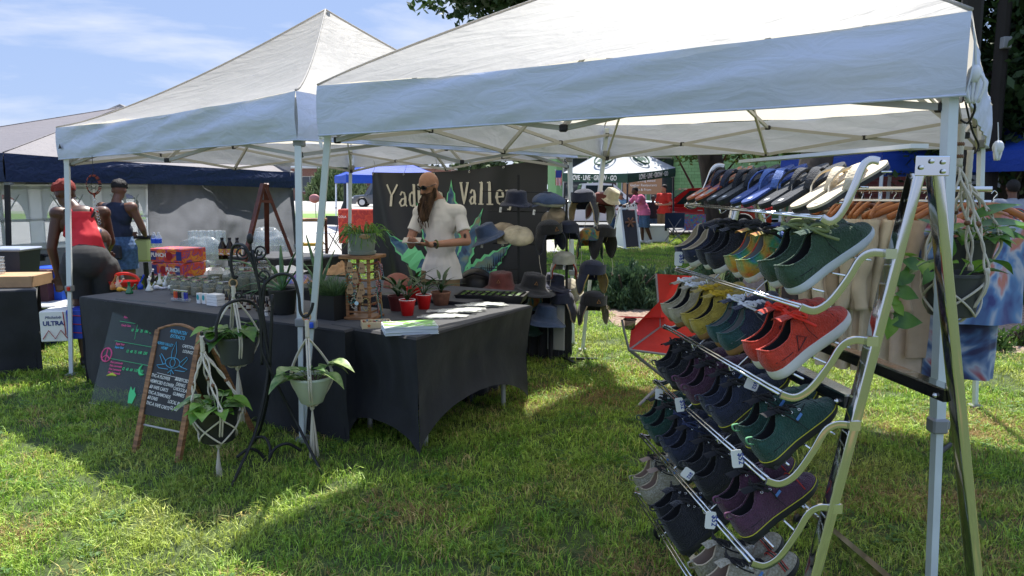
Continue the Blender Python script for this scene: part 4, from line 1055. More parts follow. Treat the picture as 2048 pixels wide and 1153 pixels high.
# ------------------------------------------------------------------ goods
ORD=('first','second','third','fourth','fifth','sixth','seventh','eighth','ninth','tenth','eleventh','twelfth','thirteenth')
ALONG=math.atan2(u2_.y,u2_.x)
RZ=Matrix.Rotation(ALONG,3,'Z')
def pot_plant_leaves(t,c,r,n,ln,wd,m_,seed,up=.9,name='leaf',heart=.5,droop=.5,stems=True,spread=1.0,tilt=None):
    rg=random.Random(seed);c=Vector(c);me_cache={}
    for i in range(n):
        a=rg.uniform(0,6.283);rr=r*math.sqrt(rg.random());el=rg.uniform(.25,up);L_=ln*rg.uniform(.7,1.25)
        b=c+V(math.cos(a)*rr*.5,math.sin(a)*rr*.5,0)
        sl_=L_*rg.uniform(.5,1.15);e=b+V(math.cos(a)*sl_*math.cos(el)*spread,math.sin(a)*sl_*math.cos(el)*spread,sl_*math.sin(el))
        if tilt:e+=Vector(tilt)*rg.random()
        mb=MB()
        if stems:mb.tube(catmull([b,b.lerp(e,.5)+V(0,0,sl_*.18),e],3),.0022,5)
        mats_=m_ if isinstance(m_,(list,tuple))else[m_]
        mb.leaf(e,V(math.cos(a+rg.uniform(-.6,.6)),math.sin(a+rg.uniform(-.6,.6)),rg.uniform(-.25,.45)),V(0,0,1),L_,1.65*wd*L_/ln,droop*rg.uniform(.3,1.2),.28,heart,6)
        mb.build(name,mats_[i%len(mats_)],t,smooth=True)
def pot(t,c,rt,rb,h,m_,soil=True,wave=None,rim=.004,n=28,nm='pot'):
    prof=[(rb*.9,0),(rb,.004),(rt,h-.012),(rt+rim,h-.011),(rt+rim,h),(rt-.004,h),(rt-.006,h-.02)]
    o=MB().lathe(prof,c,n,wave=wave).build(nm,m_,t,smooth=True,sharp=40)
    if soil:MB().lathe([(.001,0),(rt-.005,-.002)],Vector(c)+V(0,0,h-.018),20).build('soil',M_soil,t)
    return o
# jars
def jar(label,c,r,h,m_fill,lid=True):
    t=thing('glass_jar',label,'jar',c,'glass jars on the long table')
    MB().lathe([(r*.9,0),(r,.006),(r,h*.72),(r*.86,h*.86),(r*.72,h*.9),(r*.72,h)],c,16).build('glass',clear_mat('jar_glass',(.93,.95,.92),.66,.06,(.35,.38,.36)),t,smooth=True)
    MB().lathe([(.001,.004),(r*.86,.006),(r*.9,h*.55),(.001,h*.6)],c,12).build('contents',m_fill,t)
    MB().lathe([(r*.78,h*.96),(r*.80,h*.965),(r*.80,h*1.06),(.001,h*1.065)],c,16).build('lid',M_chrome_dull,t,smooth=True,sharp=40)
    return t
M_herb=mat('dried_herb',(.10,.13,.05),.95,col2=(.22,.22,.10),vscale=90,bump=1,bscale=140)
M_rolls=mat('pale_rolls',(.42,.38,.26),.9,col2=(.25,.22,.12),vscale=60)
jx=[(352,588,0),(372,590,0),(394,592,0),(418,594,0),(447,596,0),(362,578,0),(384,580,0),(408,582,0),(432,582,0),(345,575,0)]
pos_w=['nearest the lighters','second in the front row','third in the front row','fourth in the front row','at the right end of the front row, widest','behind the first gap','behind the second gap','behind the third gap','behind the fourth gap','at the left end of the back row']
for i,(px,py,_)in enumerate(jx):
    jar('small lidded jar of rolled herbs, '+pos_w[i],atz(px,py,TZ),.042 if i!=4 else .052,.115 if i<5 else .105,M_rolls)
for i,(px,py)in enumerate(((432,572),(462,578),(490,580),(516,580),(541,578),(476,566),(504,566),(530,562))):
    jar('big lidded jar of green herb, '+('leftmost of the big jars','second big jar, white tag on its side','third big jar behind the iron hook','fourth big jar left of the aloe','rightmost big jar under the aloe leaves','back row big jar behind the second one','back row big jar in the middle','back row big jar farthest right')[i],atz(px,py,TZ),.062,.17,M_herb)
# dropper bottles, tubs
for i in range(17):
    px=448+i*6.2;py=604+i*.6+(i%3)*6
    c=atz(px,py,TZ);t=thing('dropper_bottle','amber dropper bottle, '+('back','middle','front')[i%3]+' row, '+ORD[i//3]+' from the left, by the aloe pot','bottle',c,'dropper bottles by the aloe pot')
    MB().lathe([(.014,0),(.015,.002),(.015,.045),(.007,.055),(.007,.06)],c,10).build('bottle',mat('amber_glass',(.05,.02,.008),.15,objvar=.4),t,smooth=True,sharp=40)
    MB().lathe([(.009,.058),(.009,.075),(.005,.08),(.004,.095),(.001,.098)],c,8).build('cap',M_dark_plastic,t,smooth=True,sharp=40)
    MB().lathe([(.0155,.012),(.0155,.036)],c,10).build('label',mat('beige_label',(.55,.48,.36),.7),t)
for i,(px,py)in enumerate(((536,622),(549,612),(531,632),(560,628))):
    c=atz(px,py,TZ);t=thing('white_tub','small white tub beside the aloe pot, '+('second from the left','farthest back','nearest the edge','rightmost')[i],'tub',c,'white tubs')
    MB().lathe([(.018,0),(.019,.002),(.019,.024)],c,12).build('tub',M_paper,t);MB().lathe([(.0195,.0245),(.0195,.034),(.001,.0345)],c,12).build('lid',M_rim,t)
# lighters in a tray
lt=atz(362,603,TZ);t=thing('lighter_tray','clear tray of coloured lighters on the table edge','tray',lt)
MB().rbox(lt+V(0,0,.012),(.17,.05,.024),RZ,.004).build('tray',M_glassfilm,t)
for i,c_ in enumerate(((.7,.12,.03),(.5,.05,.03),(.02,.02,.02),(.02,.02,.02),(.4,.38,.33),(.02,.04,.35),(.05,.05,.3))):
    b=lt+RZ@V(-.07+i*.0235,0,.006)
    l_=thing('lighter',('orange lighter at the left end of the tray','red lighter in the tray','black lighter left of its twin in the tray','black lighter right of its twin in the tray','pale lighter in the tray','dark blue lighter in the tray','violet lighter at the right end of the tray')[i],'lighter',b,'lighters in the tray')
    MB().rbox(b+V(0,0,.032),(.02,.012,.062),RZ,.005).build('case',mat('lighter_%d'%i,c_,.25),l_);MB().rbox(b+V(0,0,.070),(.018,.011,.014),RZ,.003).build('hood',M_chrome,l_)
# small white boxes
for i,(px,py,d,w_)in enumerate(((400,607,(.035,.03,.075),'upright white box with a teal burst, left of a pair'),(411,608,(.035,.03,.075),'upright white box with a teal burst, right of a pair'))):
    c=atz(px,py,TZ);t=thing('small_box',w_,'box',c,'small white boxes');MB().rbox(c+V(0,0,d[2]/2),d,RZ,.002).build('carton',M_paper,t)
    fo=RZ@V(0,-1,0);MB().add([c+V(0,0,.045)+fo*.0165+RZ@V(.013*math.cos(k*.52),0,.02*math.sin(k*.52))for k in range(12)],[tuple(range(12))]).build('print',mat('teal_print',(.02,.35,.36),.6),t)
for i in range(4):
    c=atz(432,611,TZ)+V(0,0,i*.0205);t=thing('small_box','flat white carton, '+('bottom of the stack by the lighters','second up in the stack by the lighters','third up in the stack by the lighters','top of the stack by the lighters')[i],'box',c,'small white boxes')
    MB().rbox(c+V(0,0,.010),(.115-.006*(i%2),.07,.019),RZ,.002).build('carton',M_paper,t)
# glass pipes and small toys
def bong(label,px,py,s_,m_,kind=0):
    c=atz(px,py,TZ);t=thing('glass_pipe',label,'glass pipe',c,'blown glass pieces');b=MB()
    if kind==0:
        b.lathe([(.001,0),(.028,.003),(.030,.012),(.014,.045),(.010,.055),(.010,.09),(.014,.095)],c,12);b.tube([c+V(.012,0,.025),c+V(.045,0,.065)],.005,6);b.ball(c+V(.048,0,.07),.009,8,6)
    elif kind==1:
        b.ball(c+V(0,0,.02),(.026,.022,.02),10,8);b.tube(catmull([c+V(.02,0,.02),c+V(.05,0,.012),c+V(.085,0,.02)],4),[.012-.0006*i for i in range(9)],7)
    else:
        b.lathe([(.02,0),(.022,.003),(.022,.035),(.01,.045),(.01,.06)],c,10);b.tube(catmull([c+V(0,0,.055),c+V(.02,0,.085),c+V(.035,0,.12)],4),.008,6)
    b.build('glass',m_,t,smooth=True)
cg=mat('clear_blown_glass',(.7,.75,.73),.06,spec=.8);gg=mat('green_blown_glass',(.01,.16,.06),.06,spec=.8)
for a in(('small amber glass piece at the left end of the table',226,580,1,mat('amber_piece',(.45,.17,.05),.1),2),('yellow and orange glass pipe',240,584,1,mat('yellow_piece',(.7,.36,.03),.1),1),('green glass bubbler in front of the red basket',259,588,1,gg,0),
          ('blue capped small cup beside the green bubbler',281,579,1,mat('blue_piece',(.01,.05,.4),.1),2),('clear bubbler with green base',299,583,1,cg,0),('white swirled glass pipe lying on the cloth',313,580,1,mat('swirl',(.6,.62,.7),.1),1),('clear glass piece with tall neck',331,574,1,cg,2),
          ('clear glass rig at the back of the row',300,566,1,cg,2),('black and white banded glass piece',307,566,1,M_ink,0),('small clear bowl piece',320,570,1,cg,0),('low clear dish with glass pieces',341,580,1,cg,1),('pale pink glass piece near the corner',236,576,1,mat('pink_piece',(.7,.45,.35),.1),0)):bong(a[0],a[1],a[2],a[3],a[4],a[5])
rb_=atz(250,572,TZ);t=thing('red_basket','bright red plastic basket behind the glass pipes','basket',rb_)
MB().lathe([(.12,0),(.135,.035),(.14,.04),(.125,.04),(.11,.008)],rb_,20,sy=.6).build('bowl',M_red_plastic,t)
MB().tube(catmull([rb_+V(-.13,0,.03),rb_+V(-.09,0,.085),rb_+V(0,0,.105),rb_+V(.09,0,.085),rb_+V(.13,0,.03)],5),.012,8).build('handle',M_red_plastic,t,smooth=True)
# red drink cartons, two stacked
M_carton=ramp_mat('punch_carton',[(.34,(.50,.03,.02)),(.46,(.62,.06,.03)),(.50,(.02,.05,.35)),(.53,(.60,.05,.02)),(.62,(.65,.30,.02)),(.66,(.55,.04,.02))],14,rough=.35,bump=0,distort=.6)
for i in range(2):
    c=atz(338,553,.72)+V(.06,.08,.0)+V(0,0,i*.128);t=thing('drink_carton',('red fruit drink carton, lower one of two','red fruit drink carton, upper one of two')[i],'carton',c,'red drink cartons')
    M2=Matrix.Rotation(ALONG+R(6+5*i),3,'Z');MB().rbox(c+V(0,0,.063),(.40,.26,.124),M2,.006).build('carton',M_carton,t)
    fo=M2@V(0,-1,0);xx=M2@V(1,0,0)
    text_mesh('PUNCH',.05,plane_M(c+fo*.1335+V(0,0,.05)+xx*(-.10 if i else .07),xx,V(0,0,1)),.001,.002).build('lettering',M_paper,t)
    bl=c+fo*.132+V(0,0,.06)+xx*(.02 if i else-.05);MB().add([bl+xx*(.038*math.cos(k*.45))+V(0,0,.038*math.sin(k*.45))for k in range(14)],[tuple(range(14))]).build('print',mat('dark_red_print',(.3,.01,.02),.4),t)
    for q in(.13,-.16):
        b2=c+fo*.132+V(0,0,.06)+xx*q;MB().add([b2+xx*-.03+V(0,0,-.04),b2+xx*.03+V(0,0,-.04),b2+xx*.03+V(0,0,.04),b2+xx*-.03+V(0,0,.04)],[(0,1,2,3)]).build('print',mat('navy_print',(.02,.04,.2),.4),t)
# white cloths, bottles, cups in bags, tubs
def rumple(name,label,cat,c,rx,ry,h,m_,seed,group=None,base=0.0):
    c=Vector(c);mb=MB()
    mb.grid(lambda u,v:c+V((u-.5)*2*rx,(v-.5)*2*ry,base+max(.004,h*(math.sin(math.pi*u)*math.sin(math.pi*v))**.5*(.45+.9*abs(nz((u*4+seed,v*4,seed),1.3))+.35*nz((u*9,v*9,seed))))),22,18)
    return tag(mb.build(name,m_,None,smooth=True,origin=c),label,cat,group)
M_whitecl=mat('white_cotton',(.74,.75,.80),.85,bump=.2)
rumple('white_cloth','crumpled white cloth right of the drink cartons','cloth',atz(418,548,.72),.20,.12,.075,M_whitecl,1)
rumple('white_cloth','crumpled white cloth behind the aloe','cloth',atz(560,545,.72),.24,.12,.07,M_whitecl,2)
rumple('red_cloth','small red crumpled cloth behind the iron scrolls','cloth',atz(508,545,.72),.1,.08,.05,mat('red_cotton',(.5,.03,.03),.8),3)
rumple('tie_dye_cloth','tie-dyed folded cloth behind the white tent leg','cloth',atz(592,575,.69)+V(0,.1,0),.13,.1,.12,ramp_mat('tiedye_bright',[(.3,(.5,.05,.25)),(.45,(.05,.2,.55)),(.6,(.7,.3,.1)),(.7,(.1,.4,.45))],12,bump=.1),4)
rumple('crumpled_paper','crumpled brown paper between the square planter and the post','paper',atz(655,562,.69)+V(0,.5,0),.16,.1,.12,M_card,5)
M_cola=mat('dark_bottle',(.012,.006,.006),.12)
for i in range(6):
    px,py=446+(i%3)*15,(513,507)[i//3]
    c=at(px,py,8.3);c=at(px,519,8.3+.12*(i//3));t=thing('drink_bottle','dark soda bottle in the pack under the bagged cups, '+('front left','front middle','front right','back left','back middle','back right')[i],'bottle',c,'soda bottles in a pack')
    MB().lathe([(.04,0),(.045,.01),(.045,.14),(.018,.20),(.016,.225)],c,12).build('bottle',M_cola,t,smooth=True);MB().lathe([(.0455,.05),(.0455,.12)],c,12).build('label',ramp_mat('bottle_label',[(.4,(.6,.5,.1)),(.5,(.5,.04,.04)),(.6,(.7,.7,.7))],20),t)
    MB().lathe([(.019,.226),(.019,.245),(.001,.246)],c,10).build('cap',M_dark_plastic,t)
for i in range(9):
    px=384+i*8.0;c=at(px,516+(i%2)*3,8.9+(i%2)*.1);c.z=max(c.z,.72)
    t=thing('cup_stack',ORD[i]+' sleeve of clear cups from the left in the row behind the cartons','cups',c,'sleeves of clear cups');mb=MB()
    prof=[(.030,0)]
    for k in range(13):prof+=[(.036,.012+k*.022),(.031,.022+k*.022)]
    mb.lathe(prof,c,12).build('cups',M_glassfilm,t,smooth=True)
for i in range(5):
    px=516+i*12;c=at(px,492,9.2);t=thing('cup_stack',ORD[i]+' sleeve of clear cups from the left on the rear black table','cups',c,'sleeves of clear cups on the rear table');mb=MB();prof=[(.030,0)]
    for k in range(8):prof+=[(.037,.012+k*.022),(.031,.022+k*.022)]
    mb.lathe(prof,c,12).build('cups',M_glassfilm,t,smooth=True)
for(px,py,Y,s_,w_)in((400,500,8.8,.24,'clear plastic bag slumped over the cup sleeves'),(535,488,9.1,.26,'clear plastic bag over the cups on the rear table')):
    c=at(px,py,Y);mb=MB();mb.ball(c,(s_,s_*.6,s_*.75),26,18)
    mb.v=[tuple(Vector(p)+(Vector(p)-c).normalized()*.07*nz(Vector(p),9))for p in mb.v]
    tag(mb.build('plastic_bag',clear_mat('crinkled_bag',(.93,.95,.97),.80,.15,(.6,.63,.66)),None,smooth=True,origin=c),w_,'bag')
c=at(352,487,8.6); 
for i,(px,w_)in enumerate(((309,'left water bottle behind the cartons'),(318,'right water bottle behind the cartons'))):
    c=at(px,494,8.4);t=thing('water_bottle',w_,'bottle',c);MB().lathe([(.03,0),(.033,.01),(.033,.11),(.013,.15),(.013,.165)],c,12).build('bottle',M_glassfilm,t,smooth=True);MB().lathe([(.034,.04),(.034,.09)],c,12).build('label',M_blue_plastic,t)
c=Z(at(290,505,8.9),0);t=thing('drink_dispenser','pale yellow lemonade cooler beside the woman in the navy top','cooler',c)
cz=at(291,512,8.9);MB().rbox(cz+V(0,0,.07),(.17,.17,.27),r=.02).build('tank',mat('lemonade',(.55,.60,.25),.3),t);MB().rbox(cz+V(0,0,.225),(.19,.19,.03),r=.008).build('lid',M_dark_plastic,t);MB().lathe([(.03,0),(.03,cz.z-.08)],c,8).build('stand',M_dark_plastic,t)
# dark wooden trestle easel
t=thing('wooden_trestle','dark red wooden trestle easel against the grey side wall','easel',Z(at(525,400,7.6),0))
ap=at(526,368,7.6)
MB().beam(ap,at(470,600,7.2),.05,.03).build('leg',M_wood_dk,t);MB().beam(ap+V(.01,.03,0),at(597,545,7.75),.05,.03).build('leg',M_wood_dk,t)
MB().beam(ap+V(0,.1,0),Z(at(530,500,8.5),0),.05,.03).build('leg',M_wood_dk,t);MB().beam(at(516,402,7.55),at(544,404,7.62),.015,.03).build('crossbar',M_wood_dk,t)
# bins and crates in the far left tent
def bin_(label,px,py,Y,d,m_,rimm=None,rz=0,name='storage_bin'):
    c=at(px,py,Y);c.z=max(c.z,0);t=thing(name,label,'bin',c);M2=Matrix.Rotation(R(rz),3,'Z')
    b=MB();x,y,z=d;k=.86
    vs=[c+M2@V(a*x/2*q,b_*y/2*q,zz)for q,zz in((k,0),(1,z))for a,b_ in((-1,-1),(1,-1),(1,1),(-1,1))]
    b.add(vs,[(3,2,1,0),(0,1,5,4),(1,2,6,5),(2,3,7,6),(3,0,4,7),(4,5,6,7)]);b.build('tub',m_,t)
    MB().rbox(c+V(0,0,z+.012),(x+.03,y+.03,.028),M2,.01).build('lid',rimm or m_,t);return t
bin_('navy storage bin with pale lid standing behind the cardboard tray',28,560,6.7,(.34,.3,.27),mat('navy_bin',(.02,.025,.04),.4),mat('pale_lid',(.25,.29,.36),.5))
bin_('dark grey waste bin beside the red-haired woman',84,640,7.4,(.36,.3,.5),mat('maroon_bin',(.06,.02,.025),.5))
t_=bin_('dark blue cooler box on the grass under the side wall',82,683,7.2,(.62,.4,.36),mat('blue_cooler',(.01,.03,.14),.4),mat('cooler_lid',(.55,.57,.58),.4))
c=at(82,620,7.0);MB().tube([c+V(-.16,0,-.08),c+V(-.16,0,.08),c+V(-.02,0,.08),c+V(-.02,0,-.08)],.014,8).build('handle',mat('cooler_lid'),t_)
bin_('blue soda crate behind the red-haired woman',112,612,7.5,(.34,.3,.38),M_blue_plastic,M_blue_plastic)
c=at(110,576,7.2);tm=text_mesh('PEPSI',.06,plane_M(at(114,568,7.33),(1,0,0),(0,0,1)),.001,.002)
tag(tm.build('lettering',M_paper),'white lettering on the blue soda crate','lettering')if False else None
tm.build('lettering',M_paper,bpy.data.objects['storage_bin.003'])
for i in range(2):
    c=at(60+i*11,522,7.9);t=thing('black_pan',('left black pan on the bin beyond the women','right black pan by the side wall')[i],'pan',c);MB().lathe([(.09,0),(.1,.06),(.105,.065),(.09,.06),(.08,.01)],c,14).build('pan',M_dark_plastic,t);MB().tube([c+V(.09,0,.05),c+V(.2,0,.06)],.012,6).build('handle',M_dark_plastic,t)
c=atz(33,577,TZ);t=thing('cardboard_tray','shallow brown cardboard tray on the far left table','box',c+V(-.2,.2,0));MB().rbox(c+V(-.21,.16,.05),(.62,.34,.095),Matrix.Rotation(R(6),3,'Z'),.004).build('tray',M_card,t)
for i in range(5):
    c2=at(10,545,6.25)+V(-.04,0,-.02+i*.03);tag(MB().lathe([(.03,0),(.04,.03),(.042,.032),(.036,.031)],c2,12).build('plastic_tub',M_glassfilm,None,origin=c2),ORD[i]+' clear plastic tub from the bottom of the stack on the cardboard tray','tub','clear tubs on the tray')
# ------------------------------------------------------------------ things on the near table
# slatted jewellery stand with a potted plant on it
jb=atz(725,640,TZ)+V(0,.06,0);J=thing('jewellery_stand','slatted wooden stand hung with bead bracelets and earring cards','stand',jb)
MJ=Matrix.Rotation(R(-16),3,'Z');jh=.385;jw=.17
def jp(x,y,z):return jb+MJ@V(x,y,z)
for x,y in((-1,-1),(1,-1),(1,1),(-1,1)):MB().rbox(jp(x*(jw/2-.01),y*(jw/2-.01),jh/2+.01),(.018,.018,jh-.02),MJ,.003).build('post',M_wood,J)
MB().rbox(jp(0,0,.01),(jw+.02,jw+.02,.018),MJ,.004).build('base',M_wood,J);MB().rbox(jp(0,0,jh+.008),(jw+.05,jw+.05,.022),MJ,.004).build('top',M_wood,J)
for k in range(7):
    z=.05+k*.05;MB().rbox(jp(0,-jw/2+.009,z),(jw-.035,.008,.012),MJ,.002).build('slat',M_wood,J);MB().rbox(jp(jw/2-.009,0,z),(.008,jw-.035,.012),MJ,.002).build('slat',M_wood,J)
rg=random.Random(4);BC=[(.03,.22,.18),(.25,.13,.06),(.5,.45,.35),(.02,.02,.03),(.3,.04,.03),(.10,.2,.28),(.35,.28,.1),(.5,.2,.25)]
for k in range(26):
    side=k%2;x=rg.uniform(-.06,.06);z=rg.choice([.34,.29,.24,.19,.14]);rr=rg.uniform(.024,.036)
    ce=jp(x,-jw/2-.004,z-rr*1.2)if side==0 else jp(jw/2+.006+rg.uniform(0,.015),x,z-rr*1.2)
    ax_=MJ@(V(1,0,0)if side==0 else V(0,1,0));m=MB()
    for j in range(14):
        a=j/14*6.283;m.ball(ce+ax_*rr*.75*math.cos(a)+V(0,0,rr*1.25*math.sin(a))+(MJ@V(0,-.002,0)),.0048,5,4)
    m.build('bead_bracelet',mat('beads_%d'%(k%8),BC[k%8],.3),J)
for k,(x,z)in enumerate(((-.042,.335),(.040,.335),(-.005,.27),(-.045,.20),(.035,.20),(.02,.15))):
    m=MB();c=jp(x,-jw/2-.010,z);X_=MJ@V(1,0,0)
    m.plate([c+X_*-.014+V(0,0,.03),c+X_*.014+V(0,0,.03),c+X_*.024+V(0,0,-.02),c+X_*.016+V(0,0,-.035),c+X_*-.016+V(0,0,-.035),c+X_*-.024+V(0,0,-.02)],.0012);cd_=m.build('earring_card',M_card,J)
    text_mesh('$10',.016,plane_M(c+MJ@V(0,-.002,-.012),X_,(0,0,1)),.0003).build('lettering',M_ink,cd_)
MB().lathe([(.001,0),(.012,.001),(.013,.004)],jp(0,-jw/2-.012,.11),14,Matrix.Rotation(R(90),3,'X')).build('pendant',mat('milky_stone',(.5,.7,.8),.2),J)
for k in range(14):
    z=rg.uniform(.08,.36);p=jp(jw/2+.005,rg.uniform(-.08,.06),z);MB().tube(catmull([p,p+MJ@V(.03,rg.uniform(-.01,.01),.006),p+MJ@V(.04,0,-rg.uniform(.04,.09))],3),.0022,5).build('earring_strand',mat('beads_%d'%(k%8)),J)
pc=jp(0,0,jh+.019);t=thing('potted_plant','sage green pot of thin spilling foliage on top of the jewellery stand','potted plant',pc)
pot(t,pc,.088,.070,.135,mat('grey_sage_pot',(.20,.235,.20),.5));MB().lathe([(.073,0),(.082,.004),(.085,.022),(.079,.024)],pc,26).build('saucer',mat('grey_sage_pot'),t)
MB().ball(pc+V(.03,-.086,.118),(.035,.008,.016)).build('kraft_patch',M_card,t)
for k in range(110):
    a=rg.uniform(0,6.28);rr=rg.uniform(.02,.09);c0=pc+V(rr*math.cos(a),rr*math.sin(a),.12);o_=rg.uniform(.03,.11); 
    m=MB();e=c0+V(math.cos(a)*o_,math.sin(a)*o_,rg.uniform(-.06,.06));m.tube(catmull([c0,c0.lerp(e,.5)+V(0,0,rg.uniform(.02,.055)),e],3),[.0024]*6+[.001],4)
    m.leaf(e,V(math.cos(a),math.sin(a),-.5),V(0,0,1),.03,.007,.4,n=2);m.leaf(c0.lerp(e,.5)+V(0,0,.03),V(math.cos(a+1),math.sin(a+1),.3),V(0,0,1),.035,.007,.4,n=2)
    m.build('sprig',M_leaf2 if k%3 else M_leaf,t)
# aloe, square planter, green pot on the join of the tables
c=atz(567,628,TZ);t=thing('potted_plant','aloe with long pointed leaves in a tall black pot','potted plant',c);pot(t,c,.090,.072,.165,M_potblack)
tips=[((395,505),.4),((440,545),.3),((430,590),.2),((500,480),.1),((527,520),.3),((620,460),.2),((655,520),.3),((560,470),.2),((480,600),.1),((580,540),.2),((410,625),.1)]
for(tp,dr_2)in tips:
    b0=c+V(0,0,.16);e=at(tp[0],tp[1],c.y+random.uniform(-.15,.2));v_=e-b0;e=b0+v_*.80
    m=MB();mid_=b0.lerp(e,.5)+V(0,0,.04+dr_2*.08);ps=catmull([b0,mid_,e],5)
    m.tube(ps,[.017*(1-(i/11)**1.3)+.0012 for i in range(11)],8,flat=.35);m.build('leaf',M_aloe,t,smooth=True)
c=atz(668,636,TZ);t=thing('planter','square black planter full of fine grassy herbs','planter',c);MP=Matrix.Rotation(ALONG,3,'Z');s_=.10
vs=[c+MP@V(a*s_*q,b*s_*q,z)for q,z in((.86,0),(1,.155),(.94,.155),(.92,.135))for a,b in((-1,-1),(1,-1),(1,1),(-1,1))]
MB().add(vs,[(3,2,1,0)]+[(4*k+i,4*k+(i+1)%4,4*k+4+(i+1)%4,4*k+4+i)for k in range(3)for i in range(4)]+[(12,13,14,15)]).build('pot',M_potblack,t)
def grassy(t,c,r,n,h,m_,seed,nm='foliage'):
    rg2=random.Random(seed);m=MB()
    for k in range(n):
        a=rg2.uniform(0,6.28);rr=r*math.sqrt(rg2.random());b0=Vector(c)+V(rr*math.cos(a),rr*math.sin(a),0);o_=rg2.uniform(.1,.8)*h
        m.leaf(b0,V(math.cos(a)*o_,math.sin(a)*o_,h*rg2.uniform(.5,1.1)),V(0,0,1),h*rg2.uniform(.6,1.2),.006,.35,n=3)
    o=m.build(nm,m_,t);o['kind']='stuff';return o
grassy(t,c+V(0,0,.14),.09,420,.13,mat('herb_green',(.06,.12,.05),.6,col2=(.12,.2,.08),vscale=20,transl=.25),3)
c=atz(617,624,TZ)+V(.06,.08,0);t=thing('potted_plant','lime green ribbed pot with upright spiky leaves behind the tent posts','potted plant',c)
pot(t,c,.07,.055,.15,mat('lime_pot',(.22,.35,.03),.4),wave=lambda a,z:1+.02*math.cos(a*20));grassy(t,c+V(0,0,.13),.05,160,.12,mat('herb_green'),5)
for k,e in enumerate((at(612,470,5.1),at(645,505,5.0),at(600,520,5.0),at(670,500,5.1),at(690,545,5.0))):
    b0=c+V(0,0,.14);MB().tube(catmull([b0,b0.lerp(e,.5)+V(0,0,.02),e],5),[.018*(1-(i/11)**1.4)+.001 for i in range(11)],8,flat=.3).build('leaf',M_aloe,t,smooth=True)
# red cups and pots with seedlings
def cup_plant(label,px,py,rt,rb,h,m_,seed,n=9,ln=.075,ring=True,mleaf=None):
    c=atz(px,py,TZ);t=thing('potted_seedling',label,'potted plant',c,'potted seedlings on the near table')
    pot(t,c,rt,rb,h,m_,wave=(lambda a,z:1+.018*math.cos(a*14))if ring else None,rim=.003)
    if ring:MB().tube([c+V((rt+.002)*math.cos(k*.349),(rt+.002)*math.sin(k*.349),h)for k in range(18)],.0028,5,closed=True).build('rim',M_paper,t)
    rg3=random.Random(seed)
    for k in range(n):
        a=rg3.uniform(0,6.28);b0=c+V(0,0,h-.015);sl_=rg3.uniform(.02,.10);e=b0+V(math.cos(a)*sl_*.5,math.sin(a)*sl_*.5,sl_);m=MB();m.tube([b0,e],.0025,5)
        m.leaf(e,V(math.cos(a),math.sin(a),rg3.uniform(.3,1.3)),V(0,0,1),ln*rg3.uniform(.7,1.3),.026,.35,.3,.2,5);m.build('leaf',mleaf or M_leaf_dk,t,smooth=True)
M_redcup=mat('red_cup',(.55,.015,.015),.3)
cup_plant('red plastic cup with leafy seedling, left of the two red cups',815,632,.050,.036,.105,M_redcup,1,12,.11)
cup_plant('red plastic cup marked with a dash, right of the two red cups',848,619,.050,.036,.102,M_redcup,2,12,.11)
cup_plant('dark maroon pot with black rim behind the left red cup',797,622,.068,.052,.105,mat('maroon_pot',(.12,.02,.02),.5),3,14,.13,False)
cup_plant('red pot half hidden behind the red cups',828,603,.056,.044,.105,M_redcup,4,9,.16,False)
cup_plant('brown speckled pot with broad upright leaves',882,611,.068,.050,.098,mat('brown_pot',(.22,.10,.06),.6,var=.2,vscale=30),5,12,.13,False)
# box with star, pamphlets, bagged seedlings, tray
c=atz(752,655,TZ);t=thing('wooden_box','pale wooden box with an orange star on its side full of beads','box',c);M2=Matrix.Rotation(math.atan2(.84,.54)-R(52),3,'Z')
M2=Matrix.Rotation(R(16),3,'Z')
for(x,y,d)in((0,-.05,(.17,.006,.04)),(0,.05,(.17,.006,.04)),(-.082,0,(.006,.094,.04)),(.082,0,(.006,.094,.04))):MB().rbox(c+M2@V(x,y,.02),d,M2,.002).build('side',mat('pale_box_wood',(.55,.44,.27),.6),t)
MB().rbox(c+M2@V(0,0,.004),(.165,.095,.006),M2,.001).build('bottom',mat('pale_box_wood'),t)
m=MB();fo=M2@V(0,-1,0);X_=M2@V(1,0,0);sc_=c+M2@V(-.045,-.0545,.02)
m.add([sc_]+[sc_+X_*((.013 if k%2==0 else .006)*math.sin(k*.6283))+V(0,0,(.013 if k%2==0 else .006)*math.cos(k*.6283))for k in range(10)],[(0,1+(k+1)%10,1+k)for k in range(10)]);m.build('star',mat('orange_star',(.55,.14,.03),.5),t)
for k in range(40):MB().ball(c+M2@V(random.uniform(-.07,.07),random.uniform(-.04,.04),.026+random.uniform(0,.012)),.006,6,4).build('bead',mat('beads_%d'%random.choice([0,4,5,6,2])),t)
c=atz(820,664,TZ);M2=Matrix.Rotation(R(14),3,'Z')
for k in range(9):
    b=c+V(0,0,k*.0052)+M2@V(random.uniform(-.006,.006),random.uniform(-.004,.004),0);t=thing('pamphlet',ORD[k]+' leaflet from the bottom of the pile at the table corner' if k<8 else 'top leaflet of the pile, lime green and white cover','leaflet',b,'pile of leaflets' if k<8 else None)
    MB().rbox(b+V(0,0,.0024),(.30,.20,.0044),M2@Matrix.Rotation(R(random.uniform(-2,2)),3,'Z'),.001).build('pages',mat('pale_blue_paper',(.62,.68,.74),.6),t)
b=c+V(0,0,9*.0052+.001)
MB().add([b+M2@V(-.148,-.098,0),b+M2@V(.148,-.098,0),b+M2@V(.148,.098,0),b+M2@V(-.148,.098,0)],[(0,1,2,3)]).build('cover',ramp_mat('leaflet_cover',[(.35,(.14,.42,.03)),(.50,(.20,.55,.04)),(.52,(.7,.74,.7)),(.7,(.6,.68,.6))],9,rough=.35,bump=0),t)
rg=random.Random(9)
